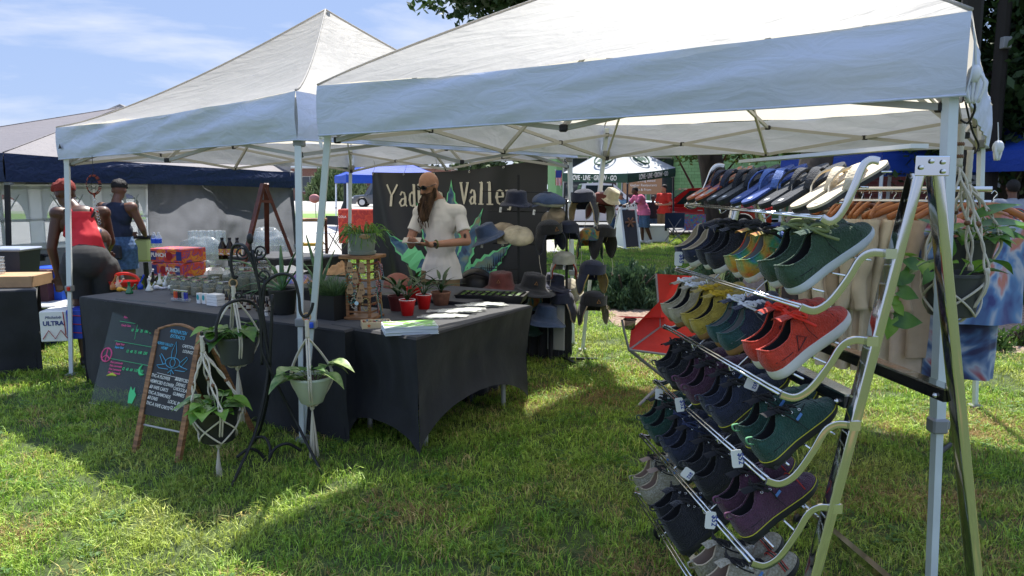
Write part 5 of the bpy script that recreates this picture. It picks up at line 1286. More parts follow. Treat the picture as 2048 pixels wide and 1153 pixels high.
for k in range(13):
    f=k/12;c=atz(870+112*f,640-26*f+rg.uniform(-3,5),TZ)+V(0,.05,.012+.008*(k%3));M2=Matrix.Rotation(R(rg.uniform(-12,30)),3,'Z')
    t=thing('seed_packet',ORD[k]+' bag of seedlings from the left in the row beside the leaflets','packet',c,'bagged seedlings');L_,W_=.24,.085
    MB().grid(lambda u,v:c+M2@V((u-.5)*L_,(v-.5)*W_,.010*math.sin(math.pi*u)*math.sin(math.pi*v)+.006*nz((u*7+k,v*6,k))),12,7).build('bag',clear_mat('frosted_bag',(.95,.97,.95),.45,.2,(.72,.74,.72)),t,smooth=True)
    m=MB()
    for j in range(5):m.leaf(c+M2@V(-.09+j*.02,rg.uniform(-.02,.02),-.004),M2@V(1,rg.uniform(-.4,.4),0),V(0,0,1),.07,.008,.0,n=2)
    m.build('seedling',M_leaf,t);MB().rbox(c+M2@V(.02,0,-.004),(.13,.06,.002),M2).build('paper',M_paper,t)
c=atz(978,606,TZ)+V(.02,.10,0);M2=Matrix.Rotation(R(-10),3,'Z');t=thing('seed_tray','black seedling tray with rows of small succulents','tray',c);TW,TD,TH=.50,.26,.05
vs=[c+M2@V(a*TW/2*q,b*TD/2*q,z)for q,z in((.93,0),(1,TH),(1.02,TH),(1.02,TH+.006),(.96,TH+.004),(.95,TH-.012))for a,b in((-1,-1),(1,-1),(1,1),(-1,1))]
MB().add(vs,[(3,2,1,0)]+[(4*k+i,4*k+(i+1)%4,4*k+4+(i+1)%4,4*k+4+i)for k in range(5)for i in range(4)]+[(20,21,22,23)]).build('tray',M_dark_plastic,t)
for i in range(9):
    for j in range(4):
        p=c+M2@V(-TW/2+.05+i*.05,-TD/2+.045+j*.055,TH-.008);MB().lathe([(.018,0),(.020,.012),(.017,.012),(.001,.005)],p,8).build('cell',M_potblack,t)
        if(i*3+j*5)%4==3 and j<2:continue
        m=MB()
        for k in range(9):
            a=k*.698;m.leaf(p+V(0,0,.006),V(math.cos(a),math.sin(a),.8),V(0,0,1),.021,.010,.2,.3,n=2)
        m.build('succulent',(M_leaf2,M_leaf,M_leaf_dk)[(i+j)%3],t)
# ------------------------------------------------------------------ menu boards
fl_,fr_=gr(270,906),gr(356,926);tl_=at(318,655,fl_.y+.30);tr_=at(414,672,fr_.y+.30)
cb=thing('chalkboard','wooden A-frame chalkboard with white and blue chalk menu','chalkboard',(fl_+fr_)/2)
X_=(fr_-fl_).normalized();Yv=(tl_-fl_).normalized();nb=X_.cross(Yv).normalized()
hgt=(tl_-fl_).length;wid=(fr_-fl_).length
def bp(x,y,o=0):return fl_+X_*(x*wid)+Yv*(y*hgt)+nb*o
MB().beam(bp(0,0),bp(0,.98),.035,.022,nb).build('side_rail',M_wood,cb);MB().beam(bp(1,0),bp(1,.98),.035,.022,nb).build('side_rail',M_wood,cb)
arc=[(x_,.98+.055*math.sin(math.pi*x_))for x_ in[i/14 for i in range(15)]]
pl=[bp(.03,.30)]+[bp(.97,.30)]+[bp(.03+.94*a,b)for a,b in reversed(arc)]
MB().plate(pl,.008).build('board',mat('chalkboard_black',(.018,.020,.022),.55,var=.25,vscale=5,bump=.05),cb)
MB().tube([bp(.0+a,b+.004)for a,b in arc],.010,6).build('top_rail',M_wood,cb)
re_=gr(508,866)
MB().beam(bp(1.05,1.0,-.02),re_,.035,.022).build('rear_leg',M_wood,cb);MB().beam(bp(.08,1.0,-.03),Z(re_-X_*wid*.9,0),.035,.022).build('rear_leg',M_wood,cb)
q0_,q1_=bp(.98,1.0,-.03),re_;q2_,q3_=bp(.1,1.0,-.04),Z(re_-X_*wid*.9,0)
MB().plate([q2_.lerp(q3_,.1),q0_.lerp(q1_,.1),q0_.lerp(q1_,.72),q2_.lerp(q3_,.72)],.008).build('rear_board',mat('chalkboard_black'),cb)
MB().tube([bp(0,.22,-.01),bp(1,.22,-.01)],.006,6).build('hinge_cord',M_bars,cb)
M_chalk=mat('white_chalk',(.72,.72,.68),.95);M_chblue=mat('blue_chalk',(.12,.42,.62),.95)
def chalk(s_,x,y,size,m_=None,align='LEFT',wx=.95,tilt=-3,bold=-.0002):
    c=bp(x,y,.006);rx=Matrix.Rotation(R(tilt),4,nb) 
    return text_mesh(s_,size,plane_M(c,rx@X_,Yv),.0005,size*.008,align,.12,wx=wx).build('lettering',m_ or M_chalk,cb)
for s_,x,y,z_,m_ in(('AFRENATEN',.5,.965,.030,M_chblue),('EXTRACTS',.5,.925,.030,M_chblue),('YADKIN VALLEY',.22,.86,.024,M_chblue),('HEMP',.24,.825,.026,M_chblue),('CAPSTONE',.80,.86,.025,M_chalk),('LOUNGE',.80,.82,.025,M_chalk)):chalk(s_,x,y,z_,m_,'CENTER',.85)
for s_,x,y in(('THC-A FLOWER',.05,.60),('HEMP/CBD FLOWER',.05,.555),('\u03948 VAPE CARTS',.06,.51),('THC-A DIAMONDS',.05,.465),('\u03948 DABS',.06,.425),('THC-A VAPE CARTS',.05,.38)):chalk(s_,x,y,.028,None,'LEFT',.80)
for s_,x,y in(('\u03948/\u03949/CBD',.62,.60),('DRINKS',.66,.56),('CHOCOLATE',.62,.525),('GUMMIES',.63,.485),('LOCAL BLOWN',.55,.42),('GLASS',.62,.375)):chalk(s_,x,y,.028,None,'LEFT',.80)
lo=MB()
def ch(pts,r=.0018):lo.tube([bp(x,y,.006)for x,y in pts],r,4)
ch([(.45,.76),(.44,.82),(.50,.90),(.55,.82),(.53,.76)]); 
def ell(cx,cy,rx,ry,a0=0,a1=6.284,n=18):return[(cx+rx*math.cos(a0+(a1-a0)*i/n),cy+ry*math.sin(a0+(a1-a0)*i/n))for i in range(n+1)]
ch(ell(.5,.73,.17,.042));ch(ell(.5,.73,.06,.032))
for sx_ in(-1,1):
    ch([(.5+sx_*.16,.735),(.5+sx_*.30,.79),(.5+sx_*.33,.775),(.5+sx_*.22,.71),(.5+sx_*.15,.72)]);ch([(.5+sx_*.18,.71),(.5+sx_*.36,.695),(.5+sx_*.30,.675),(.5+sx_*.08,.675)]);ch([(.5,.675),(.5+sx_*.07,.645)])
ch([(.5,.68),(.5,.635)]);lo.build('chalk_drawing',M_chblue,cb);l2=MB();l2.tube([bp(.18,.635,.006),bp(.80,.618,.006)],.0015,4);l2.build('chalk_line',M_chalk,cb)
# clear acrylic menu
a_,b_=gr(181,806),gr(284,823);c_,d_=at(330,603,b_.y+.33),at(232,598,a_.y+.33)
X_=(b_-a_).normalized();Yv=(d_-a_).normalized();nb=X_.cross(Yv).normalized();wid=(b_-a_).length*1.0;hgt=(d_-a_).length
mb_=thing('menu_board','clear acrylic board with neon marker prices leaning on the long table','menu board',(a_+b_)/2)
def bp(x,y,o=0):return a_+X_*(x*wid)+Yv*(y*hgt)+nb*o
MB().plate([bp(0,0),bp(1,0),bp(1,1),bp(0,1)],.006).build('sheet',clear_mat('acrylic',(.80,.84,.84),.88,.03,(.3,.34,.34)),mb_)
MB().tube([bp(-.02,-.01),bp(1.02,-.01)],.009,8).build('foot_rail',M_bars,mb_)
neon={'g':mat('neon_green',(.08,.62,.22),.6),'p':mat('neon_pink',(.75,.09,.25),.6),'b':mat('neon_blue',(.08,.4,.7),.6),'y':mat('neon_yellow',(.55,.65,.06),.6)}
def nt_(s_,x,y,sz,c):text_mesh(s_,sz,plane_M(bp(x,y,.006),X_,Yv),.0005,sz*.02,'LEFT',.1,wx=.9).build('lettering',neon[c],mb_)
nt_('FLOWER',.22,.93,.05,'g'); 
for i,s_ in enumerate(('$ 1/8 1/4 1/2 1oz','9  28  76  92  170')):nt_(s_,.55,.93-i*.05,.030,'g')
for y,s_,n_ in((.885,'Apple Fritter',3),(.74,'Candy Cane',1),(.56,'Super Sour',2),(.385,'Pink Lemonade',4)):
    for k in range(n_):nt_(s_,.26-.1*(.9-y),y-k*.032,.022,'p' if not(y==.56 and k)else 'b')
for y,s_ in((.70,'10   28   35  180  275'),(.50,'12  48  75  148  230'),(.335,'12  40  64  110  200')):nt_(s_,.46,y,.028,'g')
ln_=MB()
for y in(.775,.585,.415):ln_.tube([bp(.2,y+.01,.006),bp(.95,y-.01,.006)],.0016,4)
ln_.tube([bp(.55,.97,.006),bp(.57,.63,.006)],.0016,4);ln_.build('marker_line',neon['g'],mb_)
pc_=MB();ce=(.10,.455);E_=lambda r_,k:bp(ce[0]+r_*math.cos(k)*.05/wid,ce[1]+r_*math.sin(k)*.05/hgt,.006)
pc_.tube([E_(1,k*.3927)for k in range(16)],.005,5,closed=True); 
for a in(1.57,-1.57,-.6,-2.54):pc_.tube([E_(0,0),E_(1,a)],.004,5)
pc_.build('peace_sign',neon['p'],mb_)
mo=MB();mo.tube([bp(.86+.06*math.cos(a),.36+.045*math.sin(a),.006)for a in[2.0+3.4*i/10 for i in range(11)]],[.002,.006,.009,.011,.012,.012,.012,.011,.009,.006,.002],5);mo.build('moon_sticker',neon['g'],mb_)
bu=MB();bu.tube([bp(.20,.265,.006),bp(.30,.285,.006),bp(.38,.275,.006)],[.003,.012,.004],6);bu.build('fish_sticker',neon['y'],mb_)
ct=MB();ct.plate([bp(.72,.05,.007),bp(.80,.05,.007),bp(.84,.13,.007),bp(.80,.16,.007),bp(.79,.20,.007),bp(.76,.165,.007),bp(.71,.20,.007),bp(.70,.13,.007)],.001);ct.build('cat_sticker',neon['g'],mb_)
# ------------------------------------------------------------------ iron plant stand with three hooks
pb=gr(548,925);ps_=thing('plant_stand','black wrought iron plant stand with scrolled hooks','plant stand',pb)
Yc=pb.y
def I(name,pts,r=.0085,k=7):MB().tube(catmull(pts,k),r,8).build(name,M_iron,ps_,smooth=True)
I('leg',[at(505,500,Yc),at(525,620,Yc),at(536,740,Yc),at(512,860,Yc-.1),at(478,940,Yc-.25),gr(458,985)])
I('leg',[at(530,560,Yc),at(522,680,Yc),at(540,740,Yc),at(600,860,Yc+.02),gr(650,958)])
I('leg',[at(545,590,Yc),at(541,700,Yc),at(536,790,Yc+.05),at(520,860,Yc+.2),at(500,900,Yc+.32)])
I('hook',[at(524,730,Yc),at(521,640,Yc),at(507,608,Yc),at(478,601,Yc-.08),at(448,614,Yc-.16),at(433,650,Yc-.2),at(432,676,Yc-.2),at(420,684,Yc-.2),at(406,676,Yc-.2),at(403,664,Yc-.2)])
I('hook',[at(541,730,Yc),at(521,620,Yc),at(526,575,Yc),at(555,550,Yc),at(585,555,Yc),at(597,590,Yc),at(601,625,Yc),at(612,634,Yc),at(622,622,Yc),at(626,606,Yc)])
I('hook',[at(510,540,Yc),at(493,498,Yc),at(478,489,Yc+.05),at(465,497,Yc+.1),at(462,530,Yc+.1),at(468,556,Yc+.1),at(475,552,Yc+.1)])
def scroll(cx,cy,r,turns=1.6,flip=1,Y=Yc): 
    n=22;I('scroll',[at(cx+flip*r*(1-i/n*.75)*math.cos(turns*6.283*i/n),cy+r*(1-i/n*.75)*math.sin(turns*6.283*i/n),Y)for i in range(n)],.005,2)
scroll(484,506,14);scroll(519,504,16,flip=-1);scroll(527,552,15,flip=-1);scroll(478,592,9)
I('scroll',[at(516,500,Yc),at(509,540,Yc),at(520,562,Yc),at(534,555,Yc)],.005)
MB().tube([at(500,470,Yc),at(502,500,Yc),at(506,520,Yc)],.006,8).build('finial',M_iron,ps_);MB().ball(at(500,478,Yc),(.018,.018,.03)).build('finial',M_iron,ps_)
# base arches and curls
I('base_arch',[at(474,915,Yc-.12),at(500,898,Yc-.05),at(525,912,Yc),at(535,945,Yc-.02),at(528,932,Yc),at(524,922,Yc)])
I('base_arch',[at(602,902,Yc+.06),at(575,888,Yc+.03),at(548,900,Yc),at(535,935,Yc-.02),at(541,948,Yc-.02)])
I('base_arch',[at(512,876,Yc+.2),at(530,876,Yc+.12),at(541,900,Yc+.05),at(536,930,Yc)])
# ------------------------------------------------------------------ macrame hangers
def macrame(label,top,potc,rt,rb,ph,cords=4,tassel=.28,tass_bend=(0,0),potm=None,potlabel='',leaf_spec=None,ringm=True,cross=False,wave=None,beads=True,ncol=14,knot=.10,cordr=.0048,twist=True,vines=()):
    """top: hook point; potc: centre of the pot's rim."""
    top,potc=Vector(top),Vector(potc);H_=thing('macrame_hanger',label,'plant hanger',top)
    y=top.z
    if ringm:
        MB().tube([top+V(.022*math.cos(a),0,-.018+.022*math.sin(a))for a in[k*.4488 for k in range(14)]],.004,6,closed=True).build('ring',M_wood_lt,H_,smooth=True)
        y-=.04
    kn=V(top.x,top.y,y-knot)
    m=MB();m.tube(catmull([V(top.x,top.y,y+.006),V(top.x,top.y,y-knot*.5),kn],4),[.012,.011,.012,.011,.012,.011,.012,.011,.0125],10);m.build('knotted_head',M_cord,H_,smooth=True)
    if beads:
        for dz in(.45,.75):MB().ball(V(top.x,top.y,y-knot*dz),.0135,10,8).build('bead',M_bead,H_,smooth=True)
    bot=potc+V(0,0,-ph-.012)
    pots_=[]
    for k in range(cords):
        a=6.283*(k+.35)/cords;d=V(math.cos(a),math.sin(a),0)
        p1=potc+d*(rt+.012)+V(0,0,.012);p2=potc+d*(rt*.96+.008)-V(0,0,ph*.42);p3=bot+d*rb*.55
        for s_ in(-1,1):
            sd=d.cross(V(0,0,1))*(s_*.006);pp=[]
            N_=26
            base=catmull([kn,kn.lerp(p1,.5)+d*.012,p1,p2,p3,bot],9)
            for i,q in enumerate(base):
                ph_=i*.9;tw=V(math.cos(ph_)*.005,math.sin(ph_)*.005,0)if(twist and i<18)else V(0,0,0);pp.append(q+sd+(tw*s_))
            MB().tube(pp,cordr,6).build('cord',M_cord,H_,smooth=True)
        if twist:
            q=kn.lerp(p1,.55)+d*.012;MB().ball(q,.011,10,8).build('bead',M_bead,H_,smooth=True)
        MB().ball(p1,(.010,.010,.014),8,6).build('knot',M_cord,H_,smooth=True)
    if cross:
        for k in range(cords):
            a0,a1=6.283*(k+.35)/cords,6.283*(k+1.35)/cords
            for(u,v)in((a0,a1),(a1,a0)):
                pts=[]
                for i in range(9):
                    f=i/8;a=u+(v-u)*f;rr=(rt+(rb-rt)*f)+.008;pts.append(potc+V(math.cos(a)*rr,math.sin(a)*rr,-ph*(.18+.78*f)))
                MB().tube(pts,cordr,6).build('cord',M_cord,H_,smooth=True)
    MB().ball(bot+V(0,0,-.012),(.014,.014,.022),10,8).build('knot',M_cord,H_,smooth=True)
    rg=random.Random(int(abs(top.x)*97));m=MB()
    for k in range(34):
        a=rg.uniform(0,6.28);sp=rg.uniform(.006,.030);L2=tassel*rg.uniform(.85,1.05)
        m.tube(catmull([bot+V(0,0,-.02),bot+V(math.cos(a)*sp*.6,math.sin(a)*sp*.6,-L2*.5-.02),bot+V(math.cos(a)*sp+tass_bend[0],math.sin(a)*sp+tass_bend[1],-L2)],3),.0032,5)
    o=m.build('tassel',M_cord,H_,smooth=True); 
    P_=thing('hanging_plant',potlabel,'potted plant',potc+V(0,0,-ph));pot(P_,potc+V(0,0,-ph),rt,rb,ph,potm,wave=wave)
    if leaf_spec: 
        n,ln,wd,ms,up,tilt=leaf_spec;pot_plant_leaves(P_,potc+V(0,0,-.02),rt,n,ln,wd,ms,int(abs(top.x)*31)+3,up,tilt=tilt)
    return H_,P_
macrame('beaded cream macrame hanger on the left hook with its tassel trailing on the grass',at(404,674,Yc-.2),at(433,818,Yc-.2),.108,.082,.17,4,.38,(.09,-.02),M_potblack,'black pot of bright green pothos, lowest of the three on the iron stand',(34,.085,.045,[M_leaf2,M_leaf2,M_leaf_v],1.2,None),False,True,beads=False,knot=.08)
macrame('plain cream macrame hanger with a wooden ring at the back of the iron stand',at(466,560,Yc+.1),at(472,672,Yc+.12),.108,.085,.155,4,.32,(0,0),M_potgrey,'charcoal pot of broad pothos leaves behind the iron stand',(30,.085,.052,[M_leaf,M_leaf2,M_leaf],1.0,(-.05,0,0)),True,False,beads=False,knot=.06,twist=False)
macrame('cream macrame hanger with a wooden ring on the right hook before the tent posts',at(613,628,Yc),at(622,752,Yc),.112,.060,.15,3,.29,(0,0),M_potsage,'ribbed sage bowl of variegated pothos on the right hook',(16,.105,.05,[M_leaf_v,M_leaf,M_leaf_v],.8,(-.05,0,.03)),True,False,wave=lambda a,z:1+.012*math.sin(z*240),beads=False,knot=.09,twist=False)
# pothos sprays reaching left of the sage bowl
# hangers at the right tent corner
hk=at(1938,232,2.62)
S1=thing('s_hook','black iron hook under the right tent corner, nearer of two','hook',hk);MB().tube(catmull([at(1938,190,2.6),at(1950,215,2.6),at(1936,246,2.62),at(1921,240,2.62)],6),.004,6).build('wire',M_iron,S1,smooth=True)
S2=thing('s_hook','long black iron hook under the right tent corner, farther of two','hook',at(1948,290,2.9));MB().tube(catmull([at(1930,200,2.85),at(1944,260,2.88),at(1957,290,2.9),at(1950,306,2.9),at(1940,304,2.9)],6),.004,6).build('wire',M_iron,S2,smooth=True)
H1,P1=macrame('beaded macrame hanger at the right tent corner, nearer and longer',at(1924,252,2.62),at(1908,545,2.62),.098,.074,.155,4,.10,(0,0),M_potgrey,'charcoal pot with trailing pothos vine at the right tent corner',(8,.085,.05,[M_leaf,M_leaf2],.8,(0,0,.02)),False,True,knot=.14,cordr=.0042)
H2,P2=macrame('twisted macrame hanger behind the nearer one at the right tent corner',at(1941,304,2.9),at(1938,478,2.9),.095,.07,.13,5,.08,(0,0),M_potgrey,'upper charcoal pot of pointed leaves at the right tent corner',(26,.10,.042,[M_leaf,M_leaf2,M_leaf],1.0,(.05,0,0)),False,False,knot=.12,cordr=.0042,beads=False)
for(px,py,dx,dz,ln)in((1965,425,1,.6,.17),(1980,440,1,.2,.20),(1985,450,1,-.05,.21),(1900,455,-.6,.5,.12)):
    MB().leaf(at(px-15,py+10,2.85),V(dx,-.2,dz),V(0,-.5,1),ln,.06,.3,.25,.3,6).build('leaf',M_leaf,P2,smooth=True)
# trailing vine from the lower pot, hanging left behind the rack leg
vp=[at(1880,520,2.60),at(1850,525,2.55),at(1822,545,2.5),at(1800,580,2.5),at(1790,625,2.5),at(1786,660,2.5)]
MB().tube(catmull(vp,6),.003,6).build('vine',M_stem,P1,smooth=True)
for(px,py,dx,dz,ln,w_,mm)in((1832,530,-.9,.3,.10,.07,M_leaf),(1818,548,-.8,-.7,.11,.075,M_leaf),(1806,560,-1,.2,.10,.07,M_leaf),(1800,582,1,-.35,.115,.08,M_leaf),(1797,600,-1,-.2,.07,.05,M_leaf2),(1795,640,.95,-.05,.14,.095,M_leaf),(1783,640,-.2,-.9,.12,.09,M_leaf2),(1792,610,.6,-.8,.08,.06,M_leaf2),(1895,510,.2,.9,.10,.07,M_leaf),(1860,545,-.4,-.6,.09,.06,M_leaf)):
    MB().leaf(at(px,py,2.48),V(dx,-.25,dz),V(.1,-1,.35),ln*.58,w_*.66,.15,.12,.8,7).build('leaf',mm,P1,smooth=True)
# dream catcher hanging from the left tent
dc=at(187,370,5.6);D_=thing('dream_catcher','red woven dream catcher with a bead chain under the left tent','ornament',dc)
MB().tube([at(184,312,5.6),at(186,335,5.6),at(188,345,5.6)],.002,5).build('wire',M_ink,D_)
rg=random.Random(2)
for k in range(34):
    a=k/34*6.283;c0=dc+V(.045*math.cos(a),0,.062*math.sin(a));MB().tube([c0-V(.004,.006,0),c0+V(.012*math.cos(a),.006,.014*math.sin(a))],.0045,5).build('wrap',mat('rust_wrap' if k%3 else 'dark_wrap',(.28,.05,.025)if k%3 else(.05,.02,.02),.8),D_)
for a in range(6):MB().tube([dc+V(.045*math.cos(a),0,.06*math.sin(a)),dc+V(.045*math.cos(a+2.4),0,.06*math.sin(a+2.4))],.0012,4).build('thread',M_ink,D_)
MB().tube([dc+V(0,0,.065),dc+V(0,0,.095)],.003,5).build('wire',M_iron,D_);MB().lathe([(.012,0),(.002,-.035)],dc+V(0,0,-.065),8).build('wrap',mat('rust_wrap'),D_)
for k in range(9):MB().tube([dc+V(.012*math.cos(a)+.003*k,0,-.11-k*.022+.010*math.sin(a))for a in[j*.785 for j in range(8)]],.0016,4,closed=True).build('chain_ring',M_chrome_dull,D_)
MB().ball(dc+V(.02,-.01,-.20),(.008,.008,.008)).build('bead',M_red_plastic,D_);MB().lathe([(.001,-.03),(.009,-.012),(.004,0)],dc+V(.035,-.01,-.33),8).build('crystal',mat('crystal',(.5,.45,.7),.05,spec=.9),D_)
# power strip and flat things on the grass? the photo shows only the folded stand foot here
# ------------------------------------------------------------------ banner behind the bearded man
b0,b1=at(745,345,8.33),at(1096,318,6.93);bd=Z(b1-b0,0).normalized();bn=bd.cross(V(0,0,1)).normalized()
bl=(Z(b1,0)-Z(b0,0)).length;BN=thing('banner','black banner lettered Yadkin Valley with a green outlined hemp leaf','banner',Z((b0+b1)/2,0))
def bq(s,z,o=0):
    f=s/bl;top=b0.z+(b1.z-b0.z)*f-.05*math.sin(math.pi*f)
    fold=.10*math.exp(-((s-.18-.25*(1.7-z))/.13)**2)+.05*math.exp(-((s-1.75+.3*(1.7-z))/.16)**2)+.018*math.sin(s*5+z*2)
    return Z(b0+bd*s,z)+bn*(o+fold*.8)
def top_at(s):f=s/bl;return b0.z+(b1.z-b0.z)*f-.05*math.sin(math.pi*f)
MB().grid(lambda u,v:bq(u*bl,top_at(u*bl)+(.42-top_at(u*bl))*v),70,30).build('sheet',mat('banner_vinyl',(.022,.024,.028),.45,spec=.5,bump=.05,bscale=5),BN,smooth=True)
for k in range(6):
    s_=.03+k*(bl-.06)/5;MB().tube([bq(s_,top_at(s_)-.02,.012)+bd*(.010*math.cos(a))+V(0,0,.010*math.sin(a))for a in[j*.785 for j in range(8)]],.003,5,closed=True).build('grommet',M_chrome_dull,BN)
    MB().tube(catmull([bq(s_,top_at(s_)-.01,.01),bq(s_,top_at(s_)+.06,.0)+bd*.03,bq(s_,top_at(s_)+.13,-.02)],3),.002,4).build('tie',M_ink,BN)
def sof(px,py):
    a,f,d=_ray(px,py);k=a/f
    s=(b0.x-k*b0.y)/(k*bd.y-bd.x);Y=b0.y+bd.y*s;return s,CAMH+d/f*Y
def banner_text(s_,pa,pb,ybase,h,m_):
    s0,z0=sof(pa,ybase);s1,_=sof(pb,ybase);o=text_mesh(s_,h,Matrix.Identity(4),.0,.0,'LEFT')
    mxx=max(p[0]for p in o.v);mnx=min(p[0]for p in o.v);k=(s1-s0)/(mxx-mnx); 
    o.v=[tuple(bq(s0+(p[0]-mnx)*k,z0+p[1],.012))for p in o.v];return o,(s0,z0,k)
M_cream=mat('cream_print',(.72,.68,.56),.6)
# slab lettering drawn stroke by stroke: each letter in a unit cell, with serifs
GL={
 'Y':[[(0,1),(.5,.48),(1,1)],[(.5,.48),(.5,0)],'_.3.7@0','_-.12.2@1','_.8.1.12@1'],
 'a':[[(.12,.52),(.3,.66),(.62,.62),(.74,.45),(.74,.1),(.95,0)],[(.74,.36),(.3,.32),(.08,.15),(.25,0),(.55,.03),(.74,.16)]],
 'd':[[(.78,1),(.78,0),(.98,0)],[(.6,1),(.78,1)],[(.78,.5),(.5,.66),(.18,.55),(.08,.3),(.2,.05),(.5,0),(.78,.15)]],
 'k':[[(.05,1),(.2,1),(.2,0)],[(.05,0),(.38,0)],[(.2,.25),(.75,.64)],[(.6,.64),(.95,.64)],[(.42,.40),(.85,0)],[(.7,0),(1,0)]],
 'i':[[(.2,.64),(.5,.64),(.5,0)],[(.2,0),(.8,0)],[(.47,.88),(.53,.88)]],
 'n':[[(.05,.64),(.2,.64),(.2,0)],[(.05,0),(.38,0)],[(.2,.45),(.45,.66),(.72,.60),(.8,.42),(.8,0)],[(.65,0),(.98,0)]],
 'V':[[(.02,1),(.5,0),(.98,1)],[(-.12,1),(.22,1)],[(.78,1),(1.1,1)]],
 'l':[[(.15,1),(.5,1),(.5,0)],[(.12,0),(.88,0)]],
 'e':[[(.1,.34),(.9,.36),(.8,.58),(.5,.66),(.2,.58),(.08,.33),(.2,.08),(.5,0),(.88,.12)]],
 'y':[[(.08,.64),(.5,.05)],[(-.05,.64),(.25,.64)],[(.9,.64),(.4,-.22),(.1,-.22)],[(.72,.64),(1.02,.64)]]}
def word(s_,pa,pb,yb,hpx):
    s0,z0=sof(pa,yb);s1,_=sof(pb,yb);_,zt=sof(pa,yb-hpx);h=zt-z0;cw=(s1-s0)/len(s_)
    m=MB()
    for i,chx in enumerate(s_):
        for st in GL[chx]:
            if isinstance(st,str):continue
            pts=[]
            for(x,y),(x2,y2)in zip(st,st[1:]):
                for j in range(4):f=j/4;pts.append((x+(x2-x)*f,y+(y2-y)*f))
            pts.append(st[-1])
            P3=[bq(s0+(i+.09+x*.78)*cw,z0+y*h,.010)for x,y in pts]
            th=[]
            for j in range(len(pts)):
                a=pts[max(0,j-1)];b=pts[min(len(pts)-1,j+1)];vert=abs(b[1]-a[1])/(abs(b[0]-a[0])+abs(b[1]-a[1])+1e-6);th.append(.006+.012*vert)
            for j in range(len(P3)-1):
                d=(P3[j+1]-P3[j]);sd=d.cross(bn).normalized();e=d.normalized()*.004
                m.add([P3[j]-sd*th[j]-e,P3[j+1]-sd*th[j+1]+e,P3[j+1]+sd*th[j+1]+e,P3[j]+sd*th[j]-e],[(0,1,2,3)])
    m.build('lettering',M_cream,BN)
word('Yadkin',781,893,412,42);word('Valley',921,1032,408,42)
# leaf emblem: serrated leaflets, green outline, painted night sky inside
def leaflet(tip,base,wpx,teeth=9):
    tb,bb=sof(*tip),sof(*base);ax=(tb[0]-bb[0],tb[1]-bb[1]);L_=math.hypot(*ax);ax=(ax[0]/L_,ax[1]/L_);nx=(-ax[1],ax[0]);W_=wpx/1480*7.4
    def side(sg,k):
        o=[]
        for i in range(teeth*2+1):
            f=i/(teeth*2);w_=W_*(math.sin(math.pi*(f**1.15))**.8)*(1 if i%2==0 else .80)*k+(.0 if 0<f<1 else 0)
            ff=f+(.02 if i%2 else 0);o.append((bb[0]+ax[0]*L_*(1-ff)+nx[0]*sg*w_,bb[1]+ax[1]*L_*(1-ff)+nx[1]*sg*w_))
        return o
    def ring(k,ext):
        a=side(1,k);b=side(-1,k)
        if ext:a[0]=(tb[0]+ax[0]*ext,tb[1]+ax[1]*ext);b[0]=a[0]
        return a,b
    for k,ext,off,m_,nm in((1.0,.035,.006,M_leafout,'leaf_outline'),(.70,-.03,.010,M_leafin,'leaf_picture')):
        a,b=ring(k,ext);m=MB();n=len(a)
        m.add([bq(x,z,off)for x,z in a]+[bq(x,z,off)for x,z in b],[(i,i+1,n+i+1,n+i)for i in range(n-1)]);m.build(nm,m_,BN)
M_leafout=mat('mint_outline',(.22,.75,.36),.6);M_leafin=ramp_mat('painted_leaf_picture',[(.36,(.012,.03,.11)),(.46,(.04,.13,.26)),(.55,(.14,.25,.27)),(.66,(.28,.29,.14))],3.0,bump=0,rough=.5)
leaflet((904,366),(905,575),34,10);leaflet((783,465),(895,590),26,9);leaflet((1020,490),(912,592),26,9);leaflet((968,422),(905,585),24,9);leaflet((835,410),(898,585),24,9);leaflet((830,590),(895,595),10,6)
tr_=MB()
for k in range(16): 
    s_,z=sof(958+k*3.3,548-k*3.0+(k%3)*3);tr_.add([bq(s_-.008,z-.06,.012),bq(s_+.008,z-.06,.012),bq(s_,z+.03+.02*(k%2),.012)],[(0,1,2)])
tr_.build('pine_silhouette',M_ink,BN)
# ------------------------------------------------------------------ chrome shoe rack (an A-frame with six sloping wire shelves)
RD=Vector((-.11,.994,0)).normalized();ND=Vector((.994,.11,0)).normalized()
L1t=at(1832,350,1.97)
L1b=Vector((.765,1.93,.07));L2t=at(1869,350,1.99);L2b=Vector((1.41,2.04,.07))
RL=1.10
rack=thing('shoe_rack','chrome A-frame rack of six sloping wire shelves full of felt shoes','shoe rack',(1.0,2.4,0))
for off in(0,RL):
    o=RD*off
    for(a,b,nm)in((L1t,L1b,'front_leg'),(L2t,L2b,'rear_leg')):
        m=MB().rbeam(a+o,b+o,.031,.040,RD)
        m.build(nm,M_chrome,rack,smooth=True,sharp=70)
    a,b=L1t+o,L2t+o;mid_=(a+b)/2+V(.0,0,.022)
    pl_=MB().rbox(mid_-RD*.026,(.096,.005,.052),Matrix.Rotation(math.atan2(ND.y,ND.x),3,'Z'),.003).build('bracket_plate',M_chrome,rack)
    for(x,z)in((-.034,-.004),(-.006,.012),(.026,.010),(.028,-.014)):
        c=mid_+ND*x+V(0,0,z)-RD*.031;m=MB();Mz=plane_M((0,0,0),ND,V(0,0,1)).to_3x3();m.lathe([(.0001,.006),(.003,.005),(.006,.003),(.0065,0)],c,12,Mz);m.build('bolt',M_chrome_dull,pl_,smooth=True,sharp=30)
    MB().tube([L1b+o+V(0,0,-.005),L1b+o+V(0,0,-.03)],.008,6).build('caster_stem',M_dark_plastic,rack)
